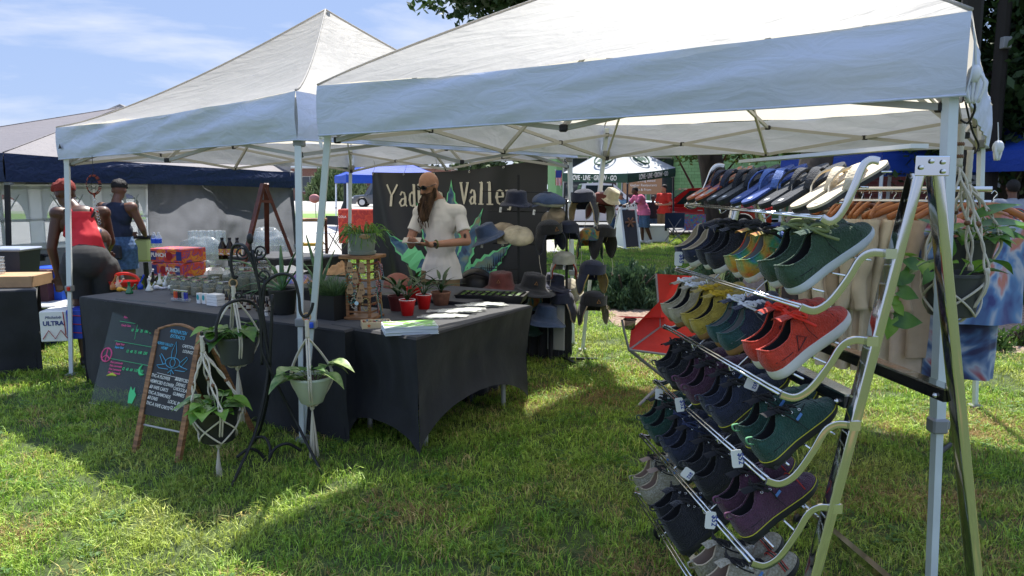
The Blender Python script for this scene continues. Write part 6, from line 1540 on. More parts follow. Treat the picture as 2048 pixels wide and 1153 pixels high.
for e in(L1b,L2b):
    for off in(0,RL):
        c=e+RD*off+V(0,0,-.035);MB().lathe([(.006,-.014),(.032,-.014),(.035,-.008),(.035,.008),(.032,.014),(.006,.014)],c,18,Matrix.Rotation(R(90),3,'X')).build('caster',M_dark_plastic,rack,smooth=True,sharp=40)
MB().beam(L1b+V(0,0,.03),L1b+RD*RL+V(0,0,.03),.03,.03).build('base_bar',M_chrome,rack);MB().beam(L2b+V(0,0,.03),L2b+RD*RL+V(0,0,.03),.03,.03).build('base_bar',M_chrome,rack)
MB().beam((L1t+L2t)/2+V(-.02,0,.075),(L1t+L2t)/2+RD*RL+V(-.02,0,.075),.05,.012).build('top_bar',M_paper,rack)
def onleg(a,b,z):return a.lerp(b,(a.z-z)/(a.z-b.z))
M_blackbar=mat('black_gloss_bar',(.012,.012,.013),.18,spec=.7)
for(a,b)in((L1t,L1b),(L2t,L2b)):
    p=onleg(a,b,.92);br_=MB().beam(p+RD*.02,p+RD*RL,.05,.032,V(0,0,1)).build('cross_brace',M_blackbar,rack);MB().beam(p+RD*.02+V(0,0,.020),p+RD*RL+V(0,0,.020),.048,.006,V(0,0,1)).build('brace_edge',M_chrome,rack)
    MB().ball(p+RD*.05-ND*.028+V(0,0,-.004),.008,8,6).build('bolt',M_chrome_dull,br_)
NT=[(1640,434),(1598,612),(1558,786),(1530,958),(1500,1122),(1462,1286)]
FT=[(1370,408),(1350,536),(1325,651),(1306,760),(1278,868),(1266,985)]
ATT=[(1775,322),(1772,508),(1735,683),(1700,852),(1664,1018),(1630,1190)]
SH=[]
for i in range(6):
    n_,f_=at(*NT[i],1.92+(.0 if i else .04)),at(*FT[i],2.93);SH.append((n_,f_))
slope=R(33);AX=(ND*math.cos(slope)+V(0,0,math.sin(slope))).normalized();UPV=(-ND*math.sin(slope)+V(0,0,math.cos(slope))).normalized()
for i,(n_,f_)in enumerate(SH):
    rd=(f_-n_).normalized()
    sh=MB()
    for(dx,dz,r_)in((0,0,.0035),(.012,.004,.0035)):sh.tube([n_+ND*dx+V(0,0,dz-.004),f_+ND*dx+V(0,0,dz-.004)],r_,8)
    shelf=sh.build('shelf_rail',M_chrome_dull,rack,smooth=True)
    for q in(.075,.15,.225):MB().tube([n_+AX*q-UPV*.006,f_+AX*q-UPV*.006],.003,6).build('shelf_wire',M_chrome_dull,shelf,smooth=True)
    for q in(.33,.66):MB().tube(catmull([n_.lerp(f_,q)-V(0,0,.004),n_.lerp(f_,q)-V(0,0,.022)+ND*.01,n_.lerp(f_,q)+AX*.08-UPV*.01],3),.0028,6).build('hook_wire',M_chrome_dull,shelf,smooth=True)
    e=at(*ATT[i],1.93);Q=e-n_;q=lambda x,z:n_+ND*(x*Q.dot(ND))+V(0,0,z)
    hz=Q.z
    prof=catmull([n_+V(0,0,-.002),q(.17,-.012),q(.36,.012),q(.56,hz*.52),q(.70,hz*.90),q(.84,hz*1.02),q(1.0,hz)],5)
    for off,nm in((V(0,0,0),'shelf_arm'),(f_-n_,'shelf_arm')):
        m=MB();wv=.0105;vs=[]
        for j,p in enumerate(prof):
            a=prof[max(0,j-1)];b=prof[min(len(prof)-1,j+1)];d=(b-a).normalized();pr=d.cross(RD).normalized()
            if pr.z<0:pr=-pr
            t_=RD*.0028
            for q_ in range(12):ph=q_*.5236+.26;vs.append(p+off+pr*(wv*math.copysign(abs(math.cos(ph))**.35,math.cos(ph)))+t_*math.copysign(abs(math.sin(ph))**.35,math.sin(ph))-RD*.01)
        k=len(prof);m.add(vs,[(12*a+b,12*a+(b+1)%12,12*a+12+(b+1)%12,12*a+12+b)for a in range(k-1)for b in range(12)]+[tuple(range(11,-1,-1)),tuple(12*k-12+q_ for q_ in range(12))]);m.build(nm,M_chrome,rack,smooth=True,sharp=50)
    if i:MB().box(e+ND*.012,(.03,.012,.026)).build('arm_joint',M_chrome_dull,rack)
# ------------------------------------------------------------------ shoes
SL=.285
def smooth01(a,b,x):t=max(0,min(1,(x-a)/(b-a)));return t*t*(3-2*t)
KX=[0,.04,.10,.15,.20,.24,.285];KW=[.032,.034,.031,.038,.046,.046,.040]
def half_w(x,k=1.0):
    w_=float(np.interp(x,KX,KW))
    if x<.032:w_*=math.sqrt(max(0,1-((.032-x)/.032)**2))
    if x>SL-.062:w_*=math.sqrt(max(0,1-((x-SL+.062)/.062)**2))**.9
    return w_*k
def perim(n):
    o=[]
    for i in range(n):t=i/n*2*math.pi;x=SL*(1+math.cos(t))/2;o.append((x,(1 if t<math.pi else-1)*half_w(x),t))
    return o
def shoe(label,kind,mu,ms,ml,mlace,sole_h=.024,group=None,cap=None,flatlace=False,tagc=None,collar_m=None,welt=None,heel_m=None,logo=None,loop=None):
    t=thing('shoe',label,'shoe',(0,0,0),group,local=True)
    n=44;P=perim(n);hc={'sneaker':.060,'slipon':.055,'oxford':.072,'boot':.125}[kind];xt={'sneaker':.125,'slipon':.135,'oxford':.105,'boot':.100}[kind]
    S_=sole_h
    def collar_h(x):
        if kind=='boot':return hc*(1-.10*math.sin(math.pi*min(1,x/.1)))
        base=hc*(1.02-.25*math.sin(math.pi*min(1,max(0,x/xt))));return base
    def ridge_h(x):
        top_={'sneaker':.086,'slipon':.074,'oxford':.092,'boot':.135}[kind]
        if x<xt:return top_
        f=min(1,(x-xt)/(SL-.030-xt));e_=.042 if kind!='slipon' else .038
        return e_+(top_-e_)*(1-f)**(1.35 if kind!='boot' else 2.3)-(.018*smooth01(.8,1,f))
    def top_pt(x,sg):
        k=smooth01(xt-.035,xt+.02,x)
        cy=sg*(half_w(max(x,.012))*(.74 if kind!='boot' else .80))if x>.001 else 0;cx=x+(.010 if x<.02 else 0)*(1-x/.02)
        cp=V(max(cx,.008),cy,S_+collar_h(x));rx=min(x,SL-.034);rp=V(rx,sg*(.004 if kind!='slipon' else .0)*(1 if x<.2 else 0),S_+ridge_h(rx))
        return cp.lerp(rp,k)
    M_=12
    def up_pt(x,y,s):
        sg=1 if y>=0 else-1;b=V(x,y*.97,S_-.004);tp=top_pt(x,sg);k=smooth01(xt-.035,xt+.03,x)
        wall=b.lerp(tp,s);wall.y+=sg*.006*math.sin(math.pi*s)*(1 if kind!='boot' else .6); 
        if x<.03:wall.x-=.006*math.sin(math.pi*s)*(1-x/.03)
        a=s*math.pi/2;arch=V(b.x+(tp.x-b.x)*(1-math.cos(a)),tp.y+(b.y-tp.y)*math.cos(a)**.85,b.z+(tp.z-b.z)*math.sin(a)**(.80 if kind!='boot' else .95))
        return wall.lerp(arch,k)
    U=MB();vs=[up_pt(x,y,j/M_)for(x,y,_)in P for j in range(M_+1)]
    fs=[];ms_=[]
    for i in range(n):
        i2=(i+1)%n
        for j in range(M_):
            fs.append((i*(M_+1)+j,i2*(M_+1)+j,i2*(M_+1)+j+1,i*(M_+1)+j+1))
            xm=(P[i][0]+P[i2][0])/2;ms_.append(1 if(cap and xm>.215)else(2 if(heel_m and xm<.06)else 0))
    U.add(vs,fs);U.m=ms_;U.build('upper',[mu,cap or mu,heel_m or mu],t,smooth=True)
    sb=MB()
    for sg in(-1,1):sb.tube([up_pt(x_,sg*half_w(x_),q)for x_,q in((.150,.04),(.140,.3),(.142,.55),(.150,.72))],.0011,5);sb.tube([up_pt(x_,sg*half_w(x_),.42)for x_ in(.015,.035,.055,.070)],.0011,5)
    if kind!='boot':sb.tube([up_pt(.222,sg*half_w(.222),q)for sg,q in[(-1,.1),(-1,.4),(-1,.7),(-1,.97),(1,.97),(1,.7),(1,.4),(1,.1)]],.0011,5)
    sb.build('seam_stitching',ml,t)
    # lining
    Lm=MB();ring=[(x,y)for(x,y,_)in P if x<xt+.03];vs=[]
    for(x,y)in ring:
        sg=1 if y>=0 else-1;tp=top_pt(x,sg);vs+=[tp+V(0,-sg*.001,.0005),V(tp.x*.94+.006,tp.y*.86,tp.z-.012),V(max(.012,x*.97+.004),y*.80,S_+.012)]
    k=len(ring);fs=[(3*i+j,3*i+3+j,3*i+4+j,3*i+1+j)for i in range(k-1)for j in range(2)]+[tuple(3*i+2 for i in range(k))]
    Lm.add(vs,fs).build('lining',ml,t,smooth=True)
    MB().tube([top_pt(x,1 if y>=0 else-1)for(x,y)in ring],.0026,6).build('collar',collar_m or mu,t,smooth=True)
    # sole
    so_=MB();prof=[(.93,0),(1.0,.003),(1.045,S_*.5),(1.03,S_-.001),(.97,S_)];vs=[]
    for(q,z)in prof:
        for(x,y,_)in P: 
            lift=.007*smooth01(.2,SL,x);vs.append(V((x-SL/2)*(1+(q-1)*.35)+SL/2,y*q,z+lift*(1-z/S_)))
    fs=[(j*n+i,j*n+(i+1)%n,(j+1)*n+(i+1)%n,(j+1)*n+i)for j in range(len(prof)-1)for i in range(n)]+[tuple(range(n-1,-1,-1)),tuple((len(prof)-1)*n+i for i in range(n))]
    so2=so_.add(vs,fs).build('sole',ms,t,smooth=True,sharp=50)
    if welt:MB().tube([V((x-SL/2)*1.012+SL/2,y*1.035,S_-.0005)for(x,y,_)in P],.0014,5,closed=True).build('welt_stitch',welt,so2)
    if kind in('oxford','boot'):MB().box((.04,0,.002),(.065,.058,.012)).build('heel',ms,so2)
    # tongue and laces
    if kind!='slipon':
        x0=xt-.032;tl=.034;xe={'sneaker':.195,'oxford':.165,'boot':.185}[kind]
        MB().grid(lambda u,v:V(xe-(xe-x0)*u-.004*u,(v-.5)*(.030+.012*u),S_+ridge_h(max(xt,xe-(xe-x0)*u))+(.001+.022*u*u if kind!='boot' else .001+.016*u*u)-.010*(2*v-1)**2),10,7).build('tongue',mu if kind!='oxford' else ml,t,smooth=True)
        nl={'sneaker':5,'oxford':3,'boot':6}[kind];rr=.0048 if kind=='sneaker' else .0026;fl_=.45 if flatlace else 1.0
        Lc=MB();pts=[]
        for i in range(nl):
            f=i/(nl-1);x=xe-(xe-xt-.008)*f;z=S_+ridge_h(x)+.004;wy=.015+.004*f
            pts.append((x,wy,z));d2=.012
            Lc.tube(catmull([V(x,-wy-.002,z-.007),V(x+.001,0,z+.002),V(x,wy+.002,z-.007)],3),rr,6,flat=fl_)
            if i: 
                xp,wp_,zp=pts[i-1]
                Lc.tube(catmull([V(xp,-wp_,zp-.004),V((x+xp)/2,0,(z+zp)/2+.005),V(x,wy,z-.004)],3),rr,6,flat=fl_);Lc.tube(catmull([V(xp,wp_,zp-.004),V((x+xp)/2,0,(z+zp)/2+.006),V(x,-wy,z-.004)],3),rr,6,flat=fl_)
        x,wy,z=pts[-1];rg=random.Random(len(label))
        for sg in(-1,1):
            Lc.tube(catmull([V(x,0,z+.004),V(x+.006,sg*.020,z+.012),V(x+.016,sg*.042,z+.002),V(x+.010,sg*.048,z-.010),V(x+.002,sg*.028,z+.002),V(x,0,z+.006)],5),rr,6,flat=fl_)
            Lc.tube(catmull([V(x,0,z+.004),V(x-.004,sg*.020,z+.003),V(x+.004+rg.uniform(0,.02),sg*.038,z-.020),V(x+.012+rg.uniform(0,.02),sg*(.046+rg.uniform(0,.006)),z-.045)],5),rr*.9,6,flat=fl_)
        Lc.ball((x,0,z+.006),.0055,8,6);Lc.build('laces',mlace,t,smooth=True)
        if kind in('oxford','boot'):
            ey=MB()
            for(x,wy,z)in pts:
                for sg in(-1,1): 
                    c=V(x,sg*(wy+.010),z-.011);nn=V(0,sg*.75,.65).normalized();d_,s_,u_=frame(nn);ey.tube([c+nn*.0015+s_*(.0034*math.cos(a))+u_*(.0034*math.sin(a))for a in[k*.785 for k in range(8)]],.0011,5,closed=True)
            ey.build('eyelets',M_chrome_dull,t,smooth=True)
            # facing panel edge
            fp_=[V(xe+.028,sg2*.018,0)for sg2 in(1,)]
            for sg in(-1,1):
                cv=[]
                for f in[i/8 for i in range(9)]:x=xe+.030-.055*f;s=.86-.55*f;q=up_pt(x,sg*half_w(x),s);cv.append(q+V(0,sg*.0012,.001))
                MB().tube(cv,.0012,5).build('seam',ml,t)
    else:
        for sg in(-1,1):MB().grid(lambda u,v,sg=sg:up_pt(.105+.035*u,sg*half_w(.105+.035*u),.35+.5*v)+V(0,sg*.0015,.0008),5,5).build('elastic_gusset',M_ink,t,smooth=True)
    if tagc:
        for sg in(-1,1):
            q=up_pt(.150,sg*half_w(.150),.42)+V(0,sg*.003,.001);MB().rbox(q,(.024,.002,.009),Matrix.Rotation(R(-14),3,'Y'),.0008).build('side_tag',tagc,t)
    if logo:
        for sg in(-1,1):
            q=lambda x,s:up_pt(x,sg*half_w(x),s)+V(0,sg*.0025,.001)
            MB().tube([q(.085,.25),q(.125,.25),q(.105,.72)],.0016,5,closed=True).build('triangle_patch',logo,t)
    if kind in('oxford','boot')or loop:MB().tube(catmull([V(.010,0,S_+collar_h(0)-.018),V(-.008,0,S_+collar_h(0)-.004),V(-.004,0,S_+collar_h(0)+.012),V(.012,0,S_+collar_h(0)+.004)],4),.0045,6,flat=.5).build('heel_loop',loop or mu,t,smooth=True)
    return t
def place(t,base,axis,up,yaw=0.0,roll=0.0,s=1.0):
    x=Vector(axis).normalized();z=Vector(up);z=(z-x*z.dot(x)).normalized();y=z.cross(x)
    M3=Matrix((x,y,z)).transposed();M3=M3@Matrix.Rotation(yaw,3,'Z')@Matrix.Rotation(roll,3,'X')
    M4=M3.to_4x4();M4.translation=base;t.matrix_basis=M4@Matrix.Diagonal((s,s,s,1))
def price_tag(label,px,py,Y,w_=.028,h_=.048,txt='$52\u2080',rot=0):
    c=at(px,py,Y);Xd=(ND*.95-RD*.2).normalized();Z_=V(0,0,1);r_=R(rot);Xr=Xd*math.cos(r_)+Z_*math.sin(r_);Zr=Z_*math.cos(r_)-Xd*math.sin(r_)
    t=thing('price_tag',label,'price tag',c,'paper price tags on the shoe rack');q=[c+Xr*(a*w_/2)+Zr*(b*h_/2)for a,b in((-.8,-1),(.8,-1),(1,-.8),(1,.8),(.8,1),(-.8,1),(-1,.8),(-1,-.8))]
    MB().plate(q,.0012).build('card',M_paper,t);nn=Xr.cross(Zr).normalized()
    text_mesh(txt,h_*.42,plane_M(c+nn*.0012-Zr*.0+Xr*.004,-Zr,Xr),.0002,.0004).build('writing',mat('blue_pen',(.03,.06,.3),.7),t)
    MB().tube([c+Zr*h_*.42,c+Zr*h_*.75+RD*.01],.0008,4).build('string',M_ink,t);return t
felt=dict(rough=.95,bump=.7,bscale=190,sheen=.25,var=.18,vscale=40)
F=lambda nm,c:mat('felt_'+nm,c,**felt)
F_black,F_navy,F_purple,F_green,F_red=F('black',(.016,.017,.022)),F('navy',(.022,.028,.055)),F('purple',(.075,.028,.055)),F('green',(.014,.058,.042)),F('red',(.52,.045,.02))
F_cream,F_yellow,F_teal,F_dgreen,F_hemp=F('cream',(.42,.37,.25)),F('yellow',(.42,.31,.045)),F('teal',(.02,.075,.07)),F('dark_green',(.035,.075,.04)),mat('hemp_weave',(.50,.47,.37),.95,col2=(.30,.27,.19),vscale=160,bump=.9,bscale=260)
M_solew=mat('white_rubber',(.70,.69,.64),.5);M_sole_blk=mat('black_rubber',(.018,.019,.020),.55);M_soleb=mat('black_rubber');M_gum=mat('gum_rubber',(.30,.16,.06),.6);M_cream_in=mat('cream_lining',(.48,.40,.28),.9)
M_dark_in=mat('dark_lining',(.014,.014,.016),.9);M_grey_in=mat('grey_lining',(.20,.20,.20),.9);M_tan_in=mat('tan_lining',(.30,.22,.17),.9)
M_lw=mat('white_lace',(.72,.74,.78),.8);M_lb=mat('black_lace',(.012,.012,.013),.8);M_ly=mat('yellow_lace',(.60,.40,.03),.8);M_lr=mat('red_lace',(.78,.035,.015),.6);M_lg=mat('olive_lace',(.20,.24,.10),.8)
M_yst=mat('yellow_stitch',(.55,.52,.04),.7);M_btag=mat('blue_tag',(.10,.24,.55),.6);M_rain=ramp_mat('rainbow_felt',[(.30,(.45,.10,.03)),(.40,(.60,.04,.02)),(.47,(.50,.30,.03)),(.53,(.05,.28,.10)),(.60,(.02,.09,.42)),(.70,(.10,.02,.10))],6.5,bump=.6,distort=.3);M_ocap=mat('orange_patch',(.50,.20,.02),.6)
M_rc=mat('red_stripe',(.45,.03,.02),.7)
spec={
 1:[('navy slip-on with cream edging',dict(kind='slipon',mu=F_navy,ms=M_solew,ml=M_cream_in,mlace=None,collar_m=M_cream_in)),('black laced sneaker',dict(kind='sneaker',mu=F_black,ms=M_solew,ml=M_dark_in,mlace=M_lb)),
     ('rainbow felt sneaker',dict(kind='sneaker',mu=M_rain,ms=M_solew,ml=M_grey_in,mlace=M_lb,logo=M_ocap)),('big forest green felt sneaker',dict(kind='sneaker',mu=F_dgreen,ms=mat('pale_rubber',(.62,.66,.68),.5),ml=M_dark_in,mlace=M_lg))],
 2:[('cream felt sneaker with white laces',dict(kind='sneaker',mu=F_cream,ms=M_gum,ml=M_dark_in,mlace=M_lw,flatlace=True)),('mustard yellow felt sneaker',dict(kind='sneaker',mu=F_yellow,ms=M_gum,ml=M_dark_in,mlace=M_ly,flatlace=True)),
     ('teal and navy sneaker with white zigzag laces',dict(kind='sneaker',mu=F_navy,ms=M_gum,ml=M_grey_in,mlace=M_lw,heel_m=F_teal,flatlace=True,collar_m=F_teal)),('bright red felt sneaker with red laces',dict(kind='sneaker',mu=F_red,ms=M_solew,ml=M_dark_in,mlace=M_lr,flatlace=True,logo=M_ink,sole_h=.030))],
 3:[('black felt derby',dict(kind='oxford',mu=F_black,ms=M_soleb,ml=M_dark_in,mlace=M_lb)),('plum purple derby',dict(kind='oxford',mu=F_purple,ms=M_soleb,ml=M_dark_in,mlace=M_lb,welt=M_yst,loop=mat('pink_loop',(.14,.05,.10),.8))),
     ('dark navy derby with a loose bow',dict(kind='oxford',mu=F_navy,ms=M_soleb,ml=M_dark_in,mlace=M_lb,welt=M_yst,tagc=M_btag)),('forest green derby with pale green heel loop',dict(kind='oxford',mu=F_green,ms=M_soleb,ml=M_dark_in,mlace=M_lb,welt=M_yst,tagc=M_btag,loop=mat('mint_loop',(.14,.36,.18),.8)))],
 4:[('deep green derby at the far end',dict(kind='oxford',mu=F_green,ms=M_soleb,ml=M_dark_in,mlace=M_lb)),('ink navy derby with navy laces',dict(kind='oxford',mu=F_navy,ms=M_soleb,ml=M_dark_in,mlace=mat('navy_lace',(.02,.03,.08),.8))),
     ('charcoal black derby with open throat',dict(kind='oxford',mu=F_black,ms=M_soleb,ml=M_dark_in,mlace=M_lb)),('purple derby with a red toe seam',dict(kind='oxford',mu=F_purple,ms=M_soleb,ml=M_dark_in,mlace=M_lb,welt=M_yst,tagc=M_btag,loop=mat('pink_loop')))],
 5:[('cream hemp derby with black laces',dict(kind='oxford',mu=F_hemp,ms=M_soleb,ml=M_tan_in,mlace=M_lb,tagc=M_btag,collar_m=M_cream_in)),('black suede ankle boot',dict(kind='boot',mu=F_black,ms=M_soleb,ml=M_dark_in,mlace=M_lb,tagc=M_btag)),
     ('cream hemp ankle boot with striped toe',dict(kind='boot',mu=F_hemp,ms=M_soleb,ml=M_tan_in,mlace=M_lb,tagc=M_btag,collar_m=M_cream_in))],
}
fr_on={1:[.90,.66,.40,.13],2:[.91,.67,.42,.12],3:[.84,.61,.37,.08],4:[.86,.63,.39,.12],5:[.86,.50,.12]}
shelf_w={1:'second shelf from top',2:'third shelf from top',3:'fourth shelf from top',4:'fifth shelf from top',5:'lowest shelf'}
rgs=random.Random(11)
for si,lst in spec.items():
    n_,f_=SH[si]
    for k,(nm,kw)in enumerate(lst):
        s_=1.0 if si<3 else 1.02
        if nm.startswith('big'):s_=1.12
        if si==2 and k==3:s_=1.08
        a=shoe(nm+', nearer of the pair, '+shelf_w[si],group=None,**kw)
        b=copy_tree(a,label=nm+', farther of the pair, '+shelf_w[si])
        for q,(o,d)in enumerate(((a,-.050),(b,.055))):
            p=n_.lerp(f_,fr_on[si][k])+RD*d+AX*(.024+.008*q)+UPV*.002
            ax=(ND*math.cos(slope+R(1.5*q))+V(0,0,math.sin(slope+R(1.5*q)))).normalized()
            place(o,p,ax,UPV,R(12+rgs.uniform(-3,3)),R(rgs.uniform(-3,3)),s_*.97)
        if nm.startswith('purple derby with'):
            for o in(a,b):
                m=MB();m.tube([V(.222,y,.026+.052*math.sqrt(max(0,1-(y/.047)**2)))for y in[-.046+.0115*j for j in range(9)]],.0018,5)
                e=m.build('toe_seam',M_rc,None);e.parent=o
        if 'striped toe' in nm:
            for o in(a,b):
                for dx,mm in((-.006,M_rc),(0,M_ink),(.006,M_rc)):
                    m=MB();m.tube([V(.222+dx,y,.026+.056*math.sqrt(max(0,1-(y/.047)**2)))for y in[-.046+.0115*j for j in range(9)]],.0018,5);e=m.build('toe_stripe',mm,None);e.parent=o
for a in(('round cornered price tag hanging at the left of the second shelf',1357,518,2.86,.03,.055,'$65',0),('blank price tag below the far end of the fourth shelf',1318,789,2.85,.03,.045,'',0),('price tag hanging on the middle of the fourth shelf rail',1359,810,2.5,.028,.050,'$52',10),
          ('price tag lying on the navy derby',1504,769,2.15,.04,.035,'$52',-20),('price tag lying on the charcoal derby throat',1375,948,2.2,.034,.034,'$52',-35),('price tag under the nearest green derby',1474,918,1.99,.030,.052,'$52',8),('price tag below the nearest purple derby',1421,1041,2.02,.030,.052,'$52',-3)):
    price_tag(*a)
# flip-flops on the top shelf
def sandal(label,mf,mstrap,group='flip-flops on the top shelf'):
    t=thing('flip_flop',label,'sandal',(0,0,0),group,local=True);n=40;P=perim(n)
    for(z0,z1,q,m_,nm)in((0,.012,1.02,M_soleb,'sole'),(.012,.019,1.0,mf,'footbed')):
        vs=[V(x,y*q,z)for z in(z0,z1)for(x,y,_)in P];MB().add(vs,[tuple(range(n-1,-1,-1)),tuple(range(n,2*n))]+[(i,(i+1)%n,n+(i+1)%n,n+i)for i in range(n)]).build(nm,m_,t)
    for sg in(-1,1):
        c=catmull([V(.215,0,.018),V(.205,sg*.006,.040),V(.165,sg*.028,.052),V(.125,sg*.041,.036),V(.105,sg*.040,.014)],5);vs=[]
        for i,p in enumerate(c):
            w_=.006+.012*(i/(len(c)-1));d=(c[min(i+1,len(c)-1)]-c[max(i-1,0)]).normalized();s_=d.cross(V(0,sg*.5,1)).normalized();vs+=[p-s_*w_,p+s_*w_,p+s_*w_+V(0,-sg*.002,-.003),p-s_*w_+V(0,-sg*.002,-.003)]
        k=len(c);MB().add(vs,[(4*a+b,4*a+(b+1)%4,4*a+4+(b+1)%4,4*a+4+b)for a in range(k-1)for b in range(4)]).build('strap',mstrap,t,smooth=True,sharp=50)
    MB().rbox((.030,0,.0202),(.014,.018,.001),r=.0004).build('stitched_label',M_paper,t);return t
n_,f_=SH[0]
F_lblue,F_blue=F('light_blue',(.10,.17,.42)),F('bright_blue',(.02,.06,.26));M_wool=mat('cream_wool',(.62,.52,.36),.9,bump=.4,bscale=160,sheen=.3,var=.08)
M_rain2=ramp_mat('rainbow_footbed',[(.34,(.02,.06,.25)),(.44,(.35,.04,.02)),(.54,(.55,.12,.02)),(.60,(.03,.20,.22)),(.68,(.45,.20,.03))],9,bump=.4)
sp2=[('cream wool flip-flop with wide straps',M_wool,M_wool),('charcoal flip-flop',F('charcoal',(.035,.036,.04)),F('charcoal',())),('bright blue flip-flop',F_blue,F_lblue),('black flip-flop',F_black,F_black),('rainbow flip-flop with red heel',M_rain2,F_navy)]
slope2=R(28)
for k,(nm,mf,mst)in enumerate(sp2):
    a=sandal(nm+', nearer of the pair, top shelf',mf,mst);b=copy_tree(a,label=nm+', farther of the pair, top shelf')
    for q,(o,d)in enumerate(((a,-.042),(b,.050))):
        p=n_.lerp(f_,.08+.205*k)+RD*d+V(0,0,.006);ax=(ND*math.cos(slope2)+V(0,0,math.sin(slope2))).normalized();place(o,p,ax,UPV,R(14+rgs.uniform(-2,2)),0,.98)
# ------------------------------------------------------------------ clothes rail
ra,rb2=at(1560,383,4.9),at(1985,376,4.05);ra.z=rb2.z=1.50
cr_=thing('clothes_rail','chrome double clothes rail behind the shoe rack','clothes rail',Z((ra+rb2)/2,0));rdv=(rb2-ra).normalized();rnv=Vector((-rdv.y,rdv.x,0))
MB().tube([ra,rb2],.016,10).build('rail',M_chrome,cr_,smooth=True);MB().tube([ra-V(0,0,.07),rb2-V(0,0,.07)],.012,10).build('rail',M_chrome,cr_,smooth=True)
for p in(ra+rdv*.03,rb2-rdv*.10):
    MB().tube([p,Z(p,.04)],.014,8).build('post',M_chrome,cr_);MB().tube([Z(p,.04)-rnv*.2,Z(p,.04)+rnv*.2],.014,8).build('foot',M_dark_plastic,cr_)
def hanger(t,c,wv,m_):
    MB().tube(catmull([c+V(0,0,-.055),c+V(0,0,-.02),c+wv*.018+V(0,0,.004),c+V(0,0,.022),c-wv*.016+V(0,0,.006)],4),.0025,6).build('hanger_hook',M_chrome_dull,t)
    pts=catmull([c-wv*.21+V(0,0,-.135),c-wv*.10+V(0,0,-.085),c+V(0,0,-.06),c+wv*.10+V(0,0,-.085),c+wv*.21+V(0,0,-.135)],5);MB().tube(pts,.011,7,flat=1.9).build('hanger',m_,t,smooth=True)
def fpx(px):k=(px-1024)/1487;d=rb2-ra;return(k*ra.y-ra.x)/(d.x-k*d.y)
def garment(label,f,ang,m_,ln=.80,hw=.25,sl=.50,hang_m=None,seed=0,name='sweater',short=False,group='garments on the rail'):
    c=ra.lerp(rb2,f)+V(0,0,-.03);wv=Matrix.Rotation(ang,3,'Z')@rnv;tv=wv.cross(V(0,0,1));t=thing(name,label,'garment',c,group);rg=random.Random(seed);ph=rg.uniform(0,6)
    hanger(t,c,wv,hang_m or M_hang)
    def body(u,v):
        a=u*6.283;z=-.085-(ln)*v;sh=min(1,.35+v*9)if v<.08 else 1
        w_=(.085+(hw*.88-.085)*min(1,v/.09)**.8)if v<.09 else hw*(.88+.12*v);d_=.030+.03*v+.012*math.sin(a*3+ph)*v
        fold=.014*math.sin(a*5+ph+v*3)*v**.6
        q=c+wv*(math.cos(a)*(w_+fold)*(1-.16*rg_c*v))+tv*(math.sin(a)*(d_+fold));q.z=c.z+z+(.045*(1-abs(math.cos(a)))*0 if v>.02 else 0)-.04*abs(math.cos(a))*(1 if v<.12 else .0)*(1-v/.12 if v<.12 else 0);return q
    rg_c=rg.uniform(.3,1)
    MB().grid(body,28,22,cu=True).build('body',m_,t,smooth=True)
    MB().tube([c+wv*(.085*math.cos(a))+tv*(.032*math.sin(a))+V(0,0,-.088-.02*abs(math.cos(a)))for a in[k*.5236 for k in range(12)]],.008,6,closed=True).build('collar',m_,t,smooth=True)
    for sg in(-1,1):
        e=sl if not short else .2;p0=c+wv*(sg*hw*.80)+V(0,0,-.15);out_=.05 if not short else .12
        pts=catmull([p0,p0+wv*sg*out_*.8+V(0,0,-e*.35)+tv*rg.uniform(-.02,.02),p0+wv*sg*out_+V(0,0,-e*.7)+tv*rg.uniform(-.03,.03),p0+wv*sg*(out_+rg.uniform(-.02,.02))+V(0,0,-e)],5);k=len(pts)
        MB().tube(pts,[.055*(1-.42*i/k)*(1+.08*math.sin(i*1.7+ph))for i in range(k)],12,flat=.62).build('sleeve',m_,t,smooth=True)
    return t
M_hang=mat('orange_wood_hanger',(.36,.13,.04),.4,var=.15,vscale=8)
knit=dict(rough=.95,bump=.5,bscale=260,sheen=.15,var=.08,vscale=12)
M_oat,M_sand,M_taupek,M_olive=mat('oat_knit',(.54,.46,.35),**knit),mat('sand_knit',(.60,.53,.42),**knit),mat('taupe_knit',(.38,.29,.21),**knit),mat('rose_beige_knit',(.52,.41,.32),**knit)
gl=[(1645,.12,M_taupek,'taupe sweater at the left end of the rail'),(1660,-.1,M_oat,'oat sweater second from the left end of the rail'),(1676,.1,M_sand,'sand sweater third from the left'),(1692,-.05,M_olive,'beige sweater fourth from the left'),(1706,.05,M_taupek,'brown sweater fifth from the left'),
      (1722,.05,M_oat,'oat sweater in the middle of the tight group'),(1738,-.05,M_sand,'pale sand cardigan right of the tight group'),(1758,.1,M_oat,'oat sweater with sleeves turned to the camera'),(1785,-.5,M_olive,'rose beige sweater left of the rack leg'),(1815,-.9,M_olive,'wide open beige sweater seen from the front'),
      (1850,-.8,M_sand,'sand sweater between the two rack legs'),(1872,-.6,M_olive,'large plain beige sweater facing the camera'),(1890,-.5,M_taupek,'taupe sweater behind the white tent leg')]
for k,(px,a,m_,lb_)in enumerate(gl):garment(lb_,fpx(px),a,m_,.84+.06*((k*7)%3),.23+.015*(k%3),.52,seed=k)
M_td=ramp_mat('tie_dye',[(.30,(.012,.014,.05)),(.40,(.025,.03,.10)),(.47,(.05,.11,.26)),(.54,(.30,.36,.48)),(.60,(.30,.07,.09)),(.68,(.03,.035,.11))],2.6,stretch=(1.0,1.0,1.6),bump=.1,distort=.9)
